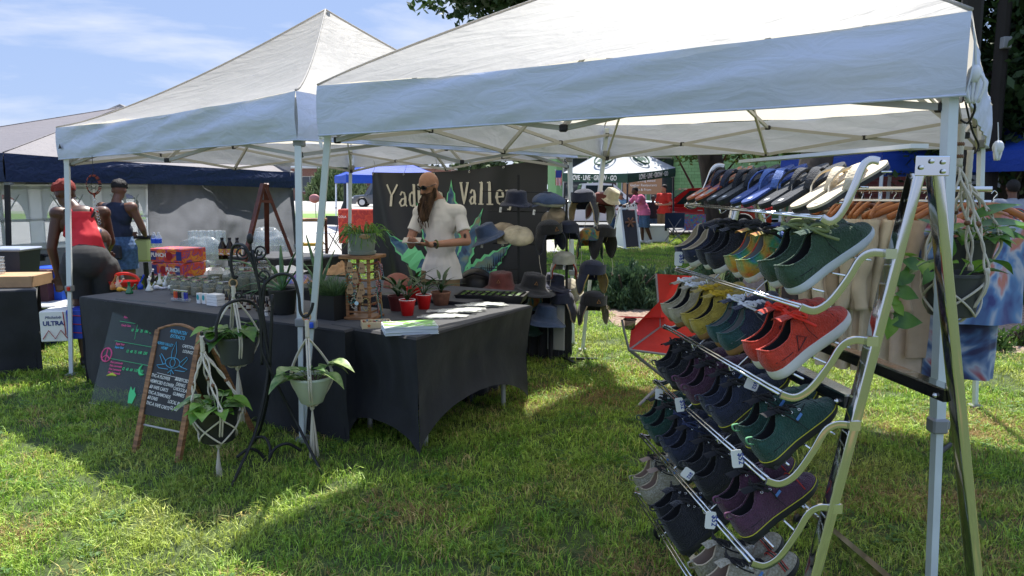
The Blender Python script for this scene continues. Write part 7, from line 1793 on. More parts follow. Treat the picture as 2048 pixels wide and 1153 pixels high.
M_td2=ramp_mat('tie_dye_bright',[(.32,(.04,.05,.20)),(.42,(.10,.22,.45)),(.50,(.42,.45,.55)),(.56,(.50,.18,.16)),(.64,(.45,.22,.08)),(.70,(.04,.08,.25))],3.4,bump=.1,distort=.9)
garment('dark blue and red tie-dyed dress at the right end of the rail',fpx(1942),-.9,M_td,.95,.20,.3,seed=31,name='tie_dye_dress',short=True);garment('bright blue and orange tie-dyed t-shirt with a flared sleeve',fpx(1985),-.7,M_td2,.62,.24,.2,seed=33,name='tie_dye_shirt',short=True)
# ------------------------------------------------------------------ red folding camp chair
cc=gr(1300,800);CH=thing('camp_chair','red folding camp chair with a mesh cup holder, left of the rack','chair',cc);Yq=cc.y
M_redc=mat('red_polyester',(.50,.028,.020),.6,bump=.15,bscale=30,var=.1,vscale=6,transl=.15);M_tubeg=mat('grey_tube',(.24,.24,.25),.4,.3)
fl,fr2,bl_,br2=gr(1270,818),gr(1372,790),gr(1345,768),gr(1425,760)
sL,sR,bL,bR=at(1258,700,Yq),at(1375,715,Yq-.08),at(1320,655,Yq+.38),at(1430,665,Yq+.30)
def cloth4(nm,a,b,c,d,sagz,m_=None,n=10):MB().grid(lambda u,v:a.lerp(b,u).lerp(d.lerp(c,u),v)+sagz*(math.sin(math.pi*u)*math.sin(math.pi*v)),n,n).build(nm,m_ or M_redc,CH,smooth=True)
tL,tR=at(1312,548,Yq+.48),at(1442,556,Yq+.42);cloth4('backrest',bL,bR,tR,tL,V(0,.06,0));cloth4('seat',sL,sR,bR,bL,V(0,0,-.05));aL,aR=at(1228,632,Yq-.02),at(1322,636,Yq+.44)
cloth4('side_panel',sL+V(0,0,.01),bL,at(1322,600,Yq+.42),at(1262,660,Yq+.1),V(-.04,0,0));cloth4('armrest',aL,aR,aR+V(.08,.03,0),aL+V(.09,-.03,-.012),V(0,0,-.008))
cloth4('armrest',at(1352,645,Yq-.1),at(1440,640,Yq+.36),at(1452,640,Yq+.36),at(1366,652,Yq-.1),V(0,0,-.01))
for a,b,c in((fl,at(1330,690,Yq+.3),bR),(fr2,at(1330,720,Yq),sL),(bl_,at(1345,700,Yq+.2),sR),(br2,at(1390,700,Yq+.3),bL)):MB().tube([a,a.lerp(c,.5),c],.011,8).build('leg',M_tubeg,CH)
MB().tube(catmull([sL,at(1249,665,Yq),at(1244,640,Yq)],4),.0085,8).build('arm_post',M_tubeg,CH);MB().tube([bL,tL],.0085,8).build('back_post',M_tubeg,CH);MB().tube([bR,tR],.0085,8).build('back_post',M_tubeg,CH);MB().tube([sL,bL],.0085,8).build('seat_tube',M_tubeg,CH);MB().tube([sL,sR],.0085,8).build('seat_tube',M_tubeg,CH)
chd=at(1260,640,Yq+.04);MB().tube([chd+V(.045*math.cos(a),.04*math.sin(a),.004)for a in[k*.4488 for k in range(14)]],.005,6,closed=True).build('cup_holder_ring',M_ink,CH);MB().lathe([(.042,0),(.036,-.06),(.028,-.07)],chd,12).build('cup_holder_net',clear_mat('black_mesh',(.6,.6,.6),.5,.8,(.01,.01,.01)),CH)
for p in(fl,fr2,bl_,br2):MB().rbox(p+V(0,0,.008),(.04,.04,.016),r=.004).build('foot',M_dark_plastic,CH)
# ------------------------------------------------------------------ hat stands
hb=gr(1133,722);HS=thing('hat_stand','black hat stand with a flat cross base at the end of the near table','hat stand',hb);Yh=hb.y
M_blkst=mat('black_steel',(.012,.012,.013),.4)
hp=lambda px,py,d=0:at(px,py,Yh+d)
MB().beam(hb+V(0,0,.03),hp(1133,400),.022,.022).build('pole',M_blkst,HS)
for d in((.27,-.02,0),(-.24,.10,0),(.05,-.16,0),(-.02,.2,0)):MB().beam(hb+V(0,0,.022),hb+V(d[0],d[1],.018),.03,.02).build('foot',M_blkst,HS)
hb2=gr(1060,770);hb2=Vector((hp(1037,560).x,Yh-.05,0));H2S=thing('hat_stand','tall black hat stand whose pole rises before the banner','hat stand',hb2)
MB().beam(hb2+V(0,0,.04),hp(1037,350,-.05),.020,.020).build('pole',M_blkst,H2S);MB().beam(hb2+V(-.2,.1,.04),at(1085,768,Yh-.45),.035,.025).build('foot',M_blkst,H2S)
MB().lathe([(.01,-.012),(.025,-.012),(.025,.012),(.01,.012)],at(1083,772,Yh-.45),12,Matrix.Rotation(R(90),3,'X')).build('caster',M_dark_plastic,H2S)
for(py,xs_)in((383,(965,1100)),(422,(975,1090)),(487,(985,1075)),(536,(960,1040)),(560,(1000,1110))):
    MB().tube([hp(xs_[0],py,-.05),hp(xs_[1],py+3,-.05)],.004,6).build('arm',M_blkst,H2S)
for(py,xs_)in((405,(1080,1215)),(465,(1085,1230)),(530,(1090,1215)),(605,(1075,1210)),(640,(1060,1130))):
    MB().tube([hp(xs_[0],py,.0),hp(xs_[1],py+2,.0)],.004,6).build('arm',M_blkst,HS)
wool=dict(rough=.95,bump=.55,bscale=150,sheen=.25,var=.16,vscale=16)
W_navy,W_black,W_denim,W_cream,W_maroon,W_tan,W_green,W_grey=mat('wool_navy',(.020,.026,.055),**wool),mat('wool_black',(.017,.018,.022),**wool),mat('corduroy_blue',(.045,.075,.15),**wool),mat('linen_cream',(.52,.46,.33),**wool),mat('corduroy_maroon',(.13,.035,.03),**wool),mat('fleece_tan',(.38,.31,.22),**wool),mat('wool_green',(.02,.06,.045),**wool),mat('fleece_grey',(.36,.37,.32),**wool)
W_rain=ramp_mat('wool_rainbow',[(.32,(.30,.08,.03)),(.44,(.34,.20,.03)),(.54,(.04,.16,.10)),(.62,(.03,.09,.18)),(.7,(.18,.04,.03))],9,bump=.5)
M_patch=mat('leather_patch',(.35,.17,.05),.5)
def hat_M(px,py,d,rx,ry,rz):return Matrix.Translation(hp(px,py,d))@Euler((R(rx),R(ry),R(rz))).to_matrix().to_4x4()
def bucket(label,px,py,d,s,m_,rot=(0,0,0),m_in=None,brim=.07,patch=False,drop=.035,tag_=None):
    s*=1.12
    t=thing('bucket_hat',label,'hat',(0,0,0),'hats on the stands',local=True);t.matrix_basis=hat_M(px,py,d,*rot)
    def f(u,v):
        a=u*6.283
        if v<.5:k=v/.5;r_=.070+.018*k if k>.12 else .070*(k/.12);z=.085*(1-max(0,(k-.12)/.88))
        else:k=(v-.5)/.5;r_=.088+brim*k;z=-drop*k**.8+.006*math.sin(a*3+px)*k
        r_*=1+.05*nz((math.cos(a)*1.5+px,math.sin(a)*1.5,v*3));return V(math.cos(a)*r_*s,math.sin(a)*r_*s*1.05,(z+.006*nz((u*9,v*7,px)))*s)
    MB().grid(f,40,22,cu=True).build('hat',m_,t,smooth=True)
    o=MB().grid(lambda u,v:f(u,.5+v*.49)-V(0,0,.004*s),36,6,cu=True).build('lining',m_in or m_,t,smooth=True)
    MB().tube([f(k/40,1)for k in range(40)],.0025,5,closed=True).build('brim_edge',m_,t)
    if patch:q=f(.72,.33);MB().tube([q+V(-.014,-.005,-.010),q+V(.014,-.005,-.010),q+V(0,-.005,.016)],.0028,5,closed=True).build('triangle_patch',M_patch,t)
    return t
def flatcap(label,px,py,d,s,m_,rot=(0,0,0),m_in=None):
    s*=1.15
    t=thing('flat_cap',label,'hat',(0,0,0),'hats on the stands',local=True);t.matrix_basis=hat_M(px,py,d,*rot)
    def f(u,v):a=u*6.283;k=math.sin(v*math.pi/2);r_=.115*k;z=.068*math.cos(v*math.pi/2)+.012*nz((math.cos(a)*2+px,math.sin(a)*2,v*2));return V(math.cos(a)*r_*s*1.02,math.sin(a)*r_*s*.85,z*s)
    MB().grid(f,34,12,cu=True).build('crown',m_,t,smooth=True);MB().lathe([(.112*s,.001),(.100*s,-.018*s),(.095*s,-.02*s),(.001,-.004)],(0,0,0),30,sy=.85).build('band',m_in or m_,t,smooth=True)
    MB().grid(lambda u,v:V((-.07-.075*v)*s,(u-.5)*.15*s*(1-.35*v*v),(-.012-.03*v+.01*math.cos((u-.5)*3))*s),12,6).build('peak',m_,t,smooth=True);return t
def trapper(label,px,py,d,s,m_out,m_in,rot=(0,0,0),patch=False,flap=.13,cords=True):
    s*=1.15
    t=thing('trapper_hat',label,'hat',(0,0,0),'hats on the stands',local=True);t.matrix_basis=hat_M(px,py,d,*rot)
    def f(u,v):a=u*6.283;b=v*math.pi/2;r_=.088*math.sin(b)**.8;return V(math.cos(a)*r_*s,math.sin(a)*r_*s*1.08,(.095*math.cos(b)**.75+.004*nz((a,v*4,px)))*s)
    MB().grid(f,32,12,cu=True).build('crown',m_out,t,smooth=True)
    MB().grid(lambda u,v:V(.091*s*math.cos(3.6+2.2*u),.102*s*math.sin(3.6+2.2*u),(.004+.062*v)*s+.004*math.sin(u*9))*(1+.03*v),14,6).build('front_flap',m_out,t,smooth=True)
    for sg in(-1,1):
        def fl(u,v,sg=sg,k=0):a=(0 if sg>0 else math.pi)+(u-.5)*(1.5-.7*v);r_=.090+.012*math.sin(v*3)+.006*v;return V(math.cos(a)*(r_+k)*s,math.sin(a)*(r_+k)*s*1.08,(.004-flap*v*(1-.25*(2*u-1)**2))*s)
        MB().grid(fl,12,12).build('ear_flap',m_out,t,smooth=True);MB().grid(lambda u,v:fl(u,v,sg,-.007),12,12).build('flap_lining',m_in,t,smooth=True)
        MB().tube([fl(i/16,1)if False else(fl(0,i/8)if i<=8 else(fl((i-8)/8,1)if i<=16 else fl(1,1-(i-16)/8)))for i in range(25)],.0055,6).build('flap_edge',m_in,t,smooth=True)
        if cords:q=fl(.5,1);MB().tube(catmull([q,q+V(.01*sg,-.01,-.06*s),q+V(.0,-.01,-.14*s)],3),.0022,5).build('tie_cord',M_cord,t)
    MB().grid(lambda u,v:V(math.cos(math.pi*.5+(u-.5)*2.0)*.09*s,math.sin(math.pi*.5+(u-.5)*2.0)*.098*s,-.055*v*s),12,5).build('neck_flap',m_out,t,smooth=True)
    if patch:q=V(.0,-.102*s,.035*s);MB().tube([q+V(-.016,-.004,-.012),q+V(.016,-.004,-.012),q+V(0,-.002,.018)],.003,5,closed=True).build('triangle_patch',M_patch,t)
    return t
def htag(label,px,py,d=-.12):
    c=hp(px,py,d);t=thing('price_tag',label,'price tag',c,'price tags on the hats');MB().rbox(c,(.020,.002,.044),Matrix.Rotation(R(8),3,'Y'),.003).build('card',M_paper,t);text_mesh('$35',.014,plane_M(c+V(0,-.002,0),(0,0,-1),(1,0,0)),.0002).build('writing',M_ink,t)
    MB().tube([c+V(0,0,.02),c+V(.004,.01,.045)],.0008,4).build('string',M_ink,t)
bucket('dark navy hat at the top left of the stand, before the last banner letter',1032,404,-.05,1.02,W_navy,(8,0,10),brim=.03,drop=.02)
flatcap('blue corduroy cap at the top, second from the left',1098,406,.0,1.1,W_denim,(6,4,5),W_grey)
bucket('tan fleece lined hat hanging under the top blue cap',1112,437,.05,.85,W_tan,(40,10,0),brim=.04)
trapper('navy trapper hat with tan lining at the top, third from the left',1168,405,.0,1.05,W_navy,W_tan,(0,0,-25),flap=.16)
trapper('maroon trapper hat with cream flap at the top right',1203,410,.06,1.0,W_maroon,W_grey,(0,12,20),flap=.13)
bucket('rumpled cream hat resting on the top right arm',1222,394,.0,.72,W_cream,(20,20,0),brim=.03)
bucket('blue corduroy bucket hat tipped to the left, on the second tier',975,470,-.1,.98,W_denim,(10,-22,-15),W_tan,brim=.06)
flatcap('tan cap half hidden behind the blue tipped bucket hat',1008,462,.0,.85,W_tan,(0,5,0))
flatcap('bright cream linen cap facing the camera on the second tier',1036,474,-.12,1.02,W_cream,(35,6,4))
trapper('black trapper hat with triangle patch on the second tier',1098,468,-.1,1.08,W_black,W_navy,(0,-8,30),True,.13)
trapper('navy trapper hat right of the black one with the patch',1136,466,.0,.98,W_navy,W_navy,(0,0,-10),flap=.12)
trapper('rainbow trapper hat with green flap on the second tier',1180,480,.0,.98,W_rain,W_green,(0,0,0),flap=.15)
trapper('plain black trapper hat at the right end of the second tier',1206,474,.0,.98,W_black,W_black,(0,0,40),flap=.17)
trapper('light grey and red trapper hat on the third tier',1128,528,-.05,.98,W_grey,mat('red_fleece',(.35,.05,.03),**wool),(0,0,0),flap=.12)
trapper('navy trapper hat with tan side and yellow edge on the third tier',1184,548,-.05,1.1,W_navy,mat('yellow_fleece',(.40,.30,.10),**wool),(0,0,25),flap=.14)
bucket('maroon corduroy bucket hat behind the seed tray',1002,570,-.12,1.15,W_maroon,(4,0,0),patch=True,brim=.06)
bucket('large black bucket hat with triangle patch right of the maroon one',1066,572,-.12,1.12,W_black,(8,6,20),patch=True,brim=.075)
bucket('dark navy bucket hat behind the black one',1108,568,.05,.95,W_navy,(0,10,0),brim=.06)
trapper('dark navy trapper hat with tan flap low on the left of the pole',1125,606,-.02,1.0,W_navy,W_tan,(0,0,-30),flap=.15)
trapper('big black trapper hat with triangle patch at the bottom right',1186,610,-.05,1.12,W_black,W_tan,(0,0,15),True,.14)
bucket('blue corduroy bucket hat lowest on the stand',1092,632,-.08,1.02,W_denim,(4,8,0),brim=.07,drop=.05)
bucket('green hat hanging below the table corner',1064,650,.1,.85,W_green,(20,-10,0),brim=.05)
bucket('rainbow banded hat tucked behind the table corner',1072,606,.05,.75,W_rain,(10,0,0),brim=.04)
bucket('pale hat lying low behind the grey trapper hat',1140,580,.2,.85,W_cream,(40,0,0),brim=.04)
htag('price tag under the dark navy top hat',1001,420);htag('price tag under the top blue cap',1068,425);htag('price tag under the tipped blue bucket hat',964,491);htag('price tag under the cream linen cap',1006,487);htag('price tag on the green side of the rainbow hat',1128,535)
# snapback and backpack behind the near table
c=at(795,572,5.9);t=thing('snapback_cap','dusty red trucker cap propped behind the seedling cups','hat',c);MB().ball(c,(.115,.10,.105),20,12).build('crown',mat('dusty_red_cap',(.26,.10,.075),.8,var=.15),t,smooth=True);MB().grid(lambda u,v:c+V((u-.5)*.2,-.09-.02*v,-.07-.04*v),8,4).build('band',M_ink,t);text_mesh('C',.12,plane_M(c+V(0,-.102,-.03),(1,.1,0),(0,.15,1)),.004,.004).build('lettering',mat('pale_logo',(.45,.25,.2),.8),t)
c=at(952,575,6.4);t=thing('backpack','black backpack leaning behind the seed tray','bag',c);MB().ball(c,(.17,.12,.17),18,12).build('bag',M_blkst,t,smooth=True);MB().tube(catmull([c+V(-.1,-.1,.1),c+V(0,-.15,.14),c+V(.1,-.1,.1)],4),.012,6).build('strap',M_ink,t)
# folding table with dark cloth behind the stand
q=gr(1040,692);q=Vector((.02,6.55,0));covered_table('dark covered table behind the hat stand',[q,q+V(.34,-.20,0),q+V(.52,.1,0),q+V(.2,.35,0)],z=.60,arches=(0,0,0,0),seed=21)
pb_=at(1112,655,6.35);tag(MB().rbox(pb_,(.16,.01,.40),Matrix.Rotation(R(-25),3,'Z'),.003).build('notice_board',mat('greyish_panel',(.42,.43,.42),.6),None,origin=pb_),'pale grey board hanging on the covered table behind the hats','board')
# ------------------------------------------------------------------ people: each body one continuous surface
def hand(mb,wrist,d,palm,s=1.0,curl=.5,flip=1):
    """d: direction of the fingers, palm: direction the palm faces."""
    d=Vector(d).normalized();n=Vector(palm);n=(n-d*n.dot(d)).normalized();sd=d.cross(n).normalized()*flip;w=Vector(wrist)
    pc=w+d*.045*s
    for k in(-1,-.33,.33,1):mb.cap(w+sd*.010*k*s,w+d*.085*s+sd*.027*k*s,.016*s,.0125*s,8)
    for k,ln in((-1,.058),(-.36,.074),(.30,.080),(.95,.070)):
        b=w+d*.088*s+sd*.030*k*s;c1=(d*math.cos(curl*.7)+n*math.sin(curl*.7));c2=(d*math.cos(curl*1.7)+n*math.sin(curl*1.7));c3=(d*math.cos(curl*2.5)+n*math.sin(curl*2.5))
        p1=b+c1*ln*.5*s;p2=p1+c2*ln*.32*s;p3=p2+c3*ln*.25*s;mb.cap(b,p1,.0095*s,.0088*s,8);mb.cap(p1,p2,.0088*s,.0080*s,8);mb.cap(p2,p3,.0080*s,.0068*s,8)
    tb=w+d*.025*s+sd*.024*s;t1=tb+(sd*.8+d*.6+n*.5).normalized()*.035*s;t2=t1+(d*.9+n*.35).normalized()*.035*s;mb.cap(tb,t1,.0125*s,.0105*s,8);mb.cap(t1,t2,.0105*s,.0080*s,8)
def person(label,loc,rz,J,skin,s=1.0,fat=1.0,vox=.011,shirt=None,pants=None,shoes=None,hair=None,head_dir=(0,-1,0),face=True,hands=True,build_=None,female=False):
    """J overrides joints of a standing figure that faces -Y. shirt/pants: dicts."""
    D=dict(pelvis=(0,0,.95),belly=(0,-.01,1.10),chest=(0,0,1.30),neck=(0,0,1.47),head=(0,-.015,1.62),shL=(-.18,0,1.41),shR=(.18,0,1.41),elL=(-.24,.02,1.13),elR=(.24,.02,1.13),wrL=(-.25,-.06,.88),wrR=(.25,-.06,.88),hdL=(-.2,-.1,-1),hdR=(.2,-.1,-1),
             hipL=(-.095,0,.90),hipR=(.095,0,.90),knL=(-.10,-.02,.50),knR=(.10,-.02,.50),anL=(-.10,.02,.09),anR=(.10,.02,.09),toL=(-.12,-.14,.03),toR=(.12,-.14,.03))
    D.update(J or{});D={k:Vector(v)for k,v in D.items()}
    t=thing('person',label,'person',loc,local=True);t.rotation_euler[2]=rz;t.scale=(s,s,s)
    b=MB();f=fat
    def torso(m,g=0.0):
        m.ball(D['pelvis'],(.155*f+g,.115*f+g,.13+g),16,10);m.cap(D['pelvis'],D['belly'],.128*f+g,.122*f+g,14);m.ball(D['belly'],(.145*f+g,.112*f+g,.13+g),16,10)
        m.ball(D['chest'],(.165*(f*.5+.5)+g,.112*(f*.6+.4)+g,.16+g),16,10);m.cap(D['belly'],D['chest'],.118*f+g,.112+g,14)
        for q in('shL','shR'):m.cap(D['chest'].lerp(D['neck'],.35),D[q],.070+g,.062*(f*.4+.6)+g,12)
        m.cap(D['neck'].lerp(D['chest'],.3),D['neck'],.075+g,.056+g*.3,12)
    torso(b)
    b.cap(D['neck'],D['head']+V(0,.01,-.04),.054,.052,12)
    hd=D['head'];hv=Vector(head_dir).normalized();hs_=hv.cross(V(0,0,1)).normalized();hu=hs_.cross(hv).normalized()
    MH=Matrix((hs_,-hv,hu)).transposed()
    b.ball(hd+hu*.025,(.076,.094,.095),18,14,MH);b.ball(hd+hv*.028-hu*.040,(.054,.060,.070),14,10,MH);b.ball(hd+hv*.05-hu*.072,(.030,.028,.026),10,8,MH)
    if face:
        b.cap(hd+hv*.085+hu*.012,hd+hv*.108-hu*.022,.009,.014,8);b.ball(hd+hv*.080+hu*.028,(.05,.018,.012),10,6,MH);b.ball(hd+hv*.086-hu*.048,(.024,.012,.010),8,6,MH)
        for sg in(-1,1):b.ball(hd+hs_*(.078*sg)-hu*.006,(.010,.020,.030),8,6,MH)
    for L_ in 'LR':
        b.cap(D['sh'+L_],D['el'+L_],.050*(f*.5+.5),.040*(f*.4+.6),12);b.cap(D['el'+L_],D['wr'+L_],.040*(f*.4+.6),.027,12)
        b.cap(D['hip'+L_],D['kn'+L_],.088*f,.058*(f*.4+.6),14);b.cap(D['kn'+L_],D['an'+L_].lerp(D['kn'+L_],.6),.056*(f*.4+.6),.056*(f*.3+.7),12);b.cap(D['an'+L_].lerp(D['kn'+L_],.6),D['an'+L_],.056*(f*.3+.7),.036,12)
        b.cap(D['an'+L_]+V(0,0,-.04),D['to'+L_],.038,.028,10)
        if hands:d_=D['hd'+L_];hand(b,D['wr'+L_],d_,D.get('pl'+L_,V(-1 if L_=='R' else 1,0,0)),1.0,.45,1 if L_=='L' else-1)
    rb_=remesh(b,vox,4);bo=rb_.build('body',skin,t,smooth=True)
    def cloth(nm,m_,mb,cuts,sm=5):
        o=remesh(mb,vox,sm,cuts);ax=D['belly'];q=[]
        for(x,y,z)in o.v:
            d=V(x-ax.x,y-ax.y,0).normalized();k=.010*nz((x*5+z*3,y*5,z*4))+.008*nz((x*13-z*9,y*13,z*7+3));q.append((x+d.x*k,y+d.y*k,z+.3*k))
        o.v=q;o.build(nm,m_,t,smooth=True)
    if shirt:
        m=MB();g=shirt.get('g',.014);torso(m,g);hem=shirt.get('hem',.86)
        m.cap(D['pelvis']+V(0,0,-.02),V(D['pelvis'].x,D['pelvis'].y,hem-.08),.15*f+g,.152*f+g,14)if shirt.get('loose')else None
        if shirt.get('loose'):m.ball(V(D['pelvis'].x,D['pelvis'].y,hem),(.195*f+g,.135*f+g,.30),16,10)
        sl=shirt.get('sleeve',.62)
        if sl:
            for L_ in 'LR':
                a,e=D['sh'+L_],D['sh'+L_].lerp(D['el'+L_],sl);m.cap(a,a.lerp(e,.5),.057*(f*.5+.5),.058*(f*.5+.5),12);m.tube([a,a.lerp(e,.6),e],[.057*(f*.5+.5),.060*(f*.5+.5),.066*(f*.5+.5)],14)
        cuts=[(V(0,0,hem),V(0,0,-1))]
        nz_=shirt.get('neck',D['neck'].z+.012);cuts.append((V(D['neck'].x,D['neck'].y,nz_),V(0,-.15,1).normalized()))
        if not sl:
            for sg,L_ in((-1,'L'),(1,'R')):p_=D['sh'+L_];cuts.append((p_+V(-sg*shirt.get('inset',.045),0,0),V(sg,0,.25).normalized()))
        cloth('shirt',shirt['m'],m,cuts,shirt.get('sm',4))
    if pants:
        m=MB();g=pants.get('g',.012);m.ball(D['pelvis'],(.157*f+g,.118*f+g,.14+g),16,10);m.cap(D['pelvis'],D['pelvis'].lerp(D['belly'],.7),.13*f+g,.128*f+g,14)
        bt=pants.get('bottom',.12)
        for L_ in 'LR':
            k_,h_,a_=D['kn'+L_],D['hip'+L_],D['an'+L_]
            m.cap(h_,k_,.092*f+g,.062*(f*.4+.6)+g+pants.get('flare',0),14)
            if bt<.4:m.cap(k_,a_,.060*(f*.4+.6)+g,.048+g,12)
        cuts=[(V(0,0,bt),V(0,0,-1)),(V(0,0,pants.get('top',1.04)),V(0,0,1))];cloth('trousers' if bt<.3 else 'shorts',pants['m'],m,cuts,4)
    if shoes:
        for L_ in 'LR':
            m=MB();a,e=D['an'+L_],D['to'+L_];a0=a+V(0,0,-.035);hl=a0-(e-a0).normalized()*.025;hl.z=e.z+.012
            m.cap(hl,e+V(0,0,.008),.042,.040,12);m.cap(a0+V(0,0,.01),e.lerp(a0,.4),.044,.036,12);zc=min(e.z,a.z-.06)-.022
            sh_=remesh(m,.008,3,[(V(0,0,zc),V(0,0,-1))]).build('shoe',shoes['m'],t,smooth=True)
            q=MB();dd_=(e-hl);dd_.z=0;ln=dd_.length;dd_.normalize();s3=dd_.cross(V(0,0,1));pts=[]
            for i in range(20):a2=i/20*6.283;pts.append(hl.lerp(e,.5)+dd_*(math.cos(a2)*(ln/2+.048))+s3*(math.sin(a2)*.048))
            q.slab([(p.x,p.y)for p in pts],zc-.008,zc+.014);q.build('sole',shoes.get('sole',M_solew),sh_)
            if shoes.get('lace'):
                l=MB()
                for i in range(4):c=a0.lerp(e,.25+.14*i)+V(0,0,.046-.006*i);l.tube([c-s3*.022-V(0,0,.006),c+V(0,0,.004),c+s3*.022-V(0,0,.006)],.004,5)
                l.build('laces',M_lw,sh_)
    if hair:
        m=MB();hk=hair.get('kind','short')
        if hk=='short':m.ball(hd+hu*.034-hv*.010,(.083,.100,.096),18,14,MH);cut=[(hd+hu*hair.get('low',.02)+hv*.02,(-hu+hv*1.0).normalized())]
        elif hk=='curly':
            rg=random.Random(5);m.ball(hd+hu*.045-hv*.010,(.084,.10,.085),16,12,MH)
            for _ in range(170):
                u=V(rg.gauss(0,1),rg.gauss(0,1),rg.gauss(0,1)).normalized(); 
                if u.z<.05:continue
                p=hd+MH@V(u.x*.082,u.y*.098,.045+u.z*.085);m.ball(p,rg.uniform(.010,.019),6,5)
            cut=[(hd+hu*.03,(-hu+hv*.25).normalized())]
        remesh(m,.008,1,cut).build('hair',hair['m'],t,smooth=True)
    return t,D,bo,(hd,hv,hs_,hu,MH)
def W(t,p):return Vector(p)
# the bearded man looking at his phone
pm=Vector(((880-1024)/1474*6.15,6.15,0));S_m=.955
M_tee=mat('grey_white_tee',(.72,.69,.65),.9,bump=.45,bscale=7,var=.05,vscale=5);M_khaki=mat('khaki_shorts',(.20,.14,.075),.9,bump=.2)
Jm=dict(hipL=(-.072,0,.9),hipR=(.078,0,.9),head=(-.055,-.085,1.60),neck=(-.01,-.005,1.475),chest=(0,.01,1.30),shL=(-.168,-.02,1.37),shR=(.178,.0,1.375),elL=(-.235,-.10,1.13),elR=(.27,-.07,1.13),wrL=(-.14,-.32,1.10),wrR=(.03,-.32,1.115),hdL=(.3,-.8,.25),hdR=(-.75,-.65,.12),plL=(.5,.1,.9),plR=(-.1,.2,.95),pelvis=(.01,.01,.95),belly=(.01,-.005,1.10))
man,Dm,bm_,(hd,hv,hs_,hu,MH)=person('bald bearded man in sunglasses and a pale t-shirt looking down at his phone',pm,R(-14),Jm,M_skin_lt,S_m,.90,.0075,shirt=dict(m=M_tee,hem=.80,sleeve=.66,loose=True,g=.013,neck=1.493),pants=dict(m=M_khaki,bottom=.50,flare=.02,top=.87),shoes=dict(m=M_dark_plastic),head_dir=(-.42,-.85,-.36))
# beard: a full wedge with locks
M_beard=mat('brown_beard',(.035,.020,.013),.85,col2=(.14,.075,.04),vscale=14,bump=1,bscale=120,stretch=(3,3,.6))
bd_=MB();bd_.ball(hd+hv*.045-hu*.075,(.062,.050,.060),14,10,MH);bd_.cap(hd+hv*.055-hu*.09,hd+hv*.075+V(0,0,-.24),.062,.040,12)
for sg in(-1,1):bd_.cap(hd+hs_*.068*sg+hv*.01-hu*.01,hd+hs_*.055*sg+hv*.03-hu*.08,.014,.026,8)
bo=remesh(bd_,.007,2).build('beard',M_beard,man,smooth=True)
rg=random.Random(3);lk=MB()
for k in range(46):
    a=rg.uniform(-1,1);b2=rg.uniform(-1,1);st=hd+hv*(.075+.025*b2)+hs_*(.055*a)+V(0,0,-.07-rg.uniform(0,.08));L_=rg.uniform(.10,.23)*(1-.35*abs(a))
    pts=[st+V(0,0,-L_*i/6)+V(.006*math.sin(i*1.9+k),.006*math.cos(i*1.7+k),0)for i in range(7)];lk.tube(catmull(pts,2),[.0075*(1-.6*i/13)for i in range(13)],5)
lk.build('beard_locks',M_beard,bo,smooth=True)
MB().ball(hd+hv*.094-hu*.040,(.034,.014,.010),10,6,MH).build('moustache',M_beard,man,smooth=True)
gl_=MB()
for sg in(-1,1):
    c=hd+hv*.100+hu*.018+hs_*.033*sg;gl_.add([c+hs_*(.030*math.cos(a))+hu*(.020*math.sin(a))+hv*(.004-.012*abs(math.cos(a))*(1 if math.cos(a)*sg>0 else 0))for a in[i*.5236 for i in range(12)]],[tuple(range(12))])
    gl_.tube([c+hs_*(.030*math.cos(a))+hu*(.020*math.sin(a))for a in[i*.5236 for i in range(12)]],.0028,5,closed=True);gl_.tube([c+hs_*.03*sg+hu*.006,hd+hs_*.083*sg+hu*.014+hv*.0],.003,5)
gl_.tube([hd+hv*.104+hu*.022-hs_*.006,hd+hv*.104+hu*.022+hs_*.006],.003,5);gl_.build('sunglasses',mat('black_gloss',(.006,.006,.007),.1,spec=.8),man)
wr=Dm['wrR'];e_=Dm['elR'];dd3=(wr-e_).normalized();wc=wr.lerp(e_,.16);_,s3,u3=frame(dd3);wt=MB().tube([wc+s3*(.034*math.cos(a))+u3*(.034*math.sin(a))for a in[i*.4488 for i in range(14)]],.006,6,closed=True).build('watch',mat('olive_strap',(.12,.15,.04),.6),man)
MB().lathe([(.001,.010),(.018,.010),(.019,0)],wc+V(0,-.034,.0),14,Matrix.Rotation(R(90),3,'X')).build('watch_face',M_dark_plastic,wt)
tt=MB();sc2=Dm['shR'].lerp(Dm['elR'],.80)
for k in range(10):a=k*.628;tt.tube([sc2+V(.030*math.cos(a)*.5+.012,-.049,.022*math.sin(a)),sc2+V(.012,-.0505,0)],.003,4)
tt.build('tattoo',mat('tattoo_ink',(.05,.045,.045),.8),man)
Mm=Matrix.Translation(pm)@Matrix.Rotation(R(-14),4,'Z')@Matrix.Scale(S_m,4)
ph=Mm@V(-.10,-.40,1.155);t=thing('phone','phone in a pale case held by the bearded man','phone',ph);MB().rbox(ph,(.145,.075,.010),(Matrix.Rotation(R(-8),3,'Z')@Matrix.Rotation(R(30),3,'X')),.004).build('case',mat('pale_case',(.45,.42,.38),.4),t)
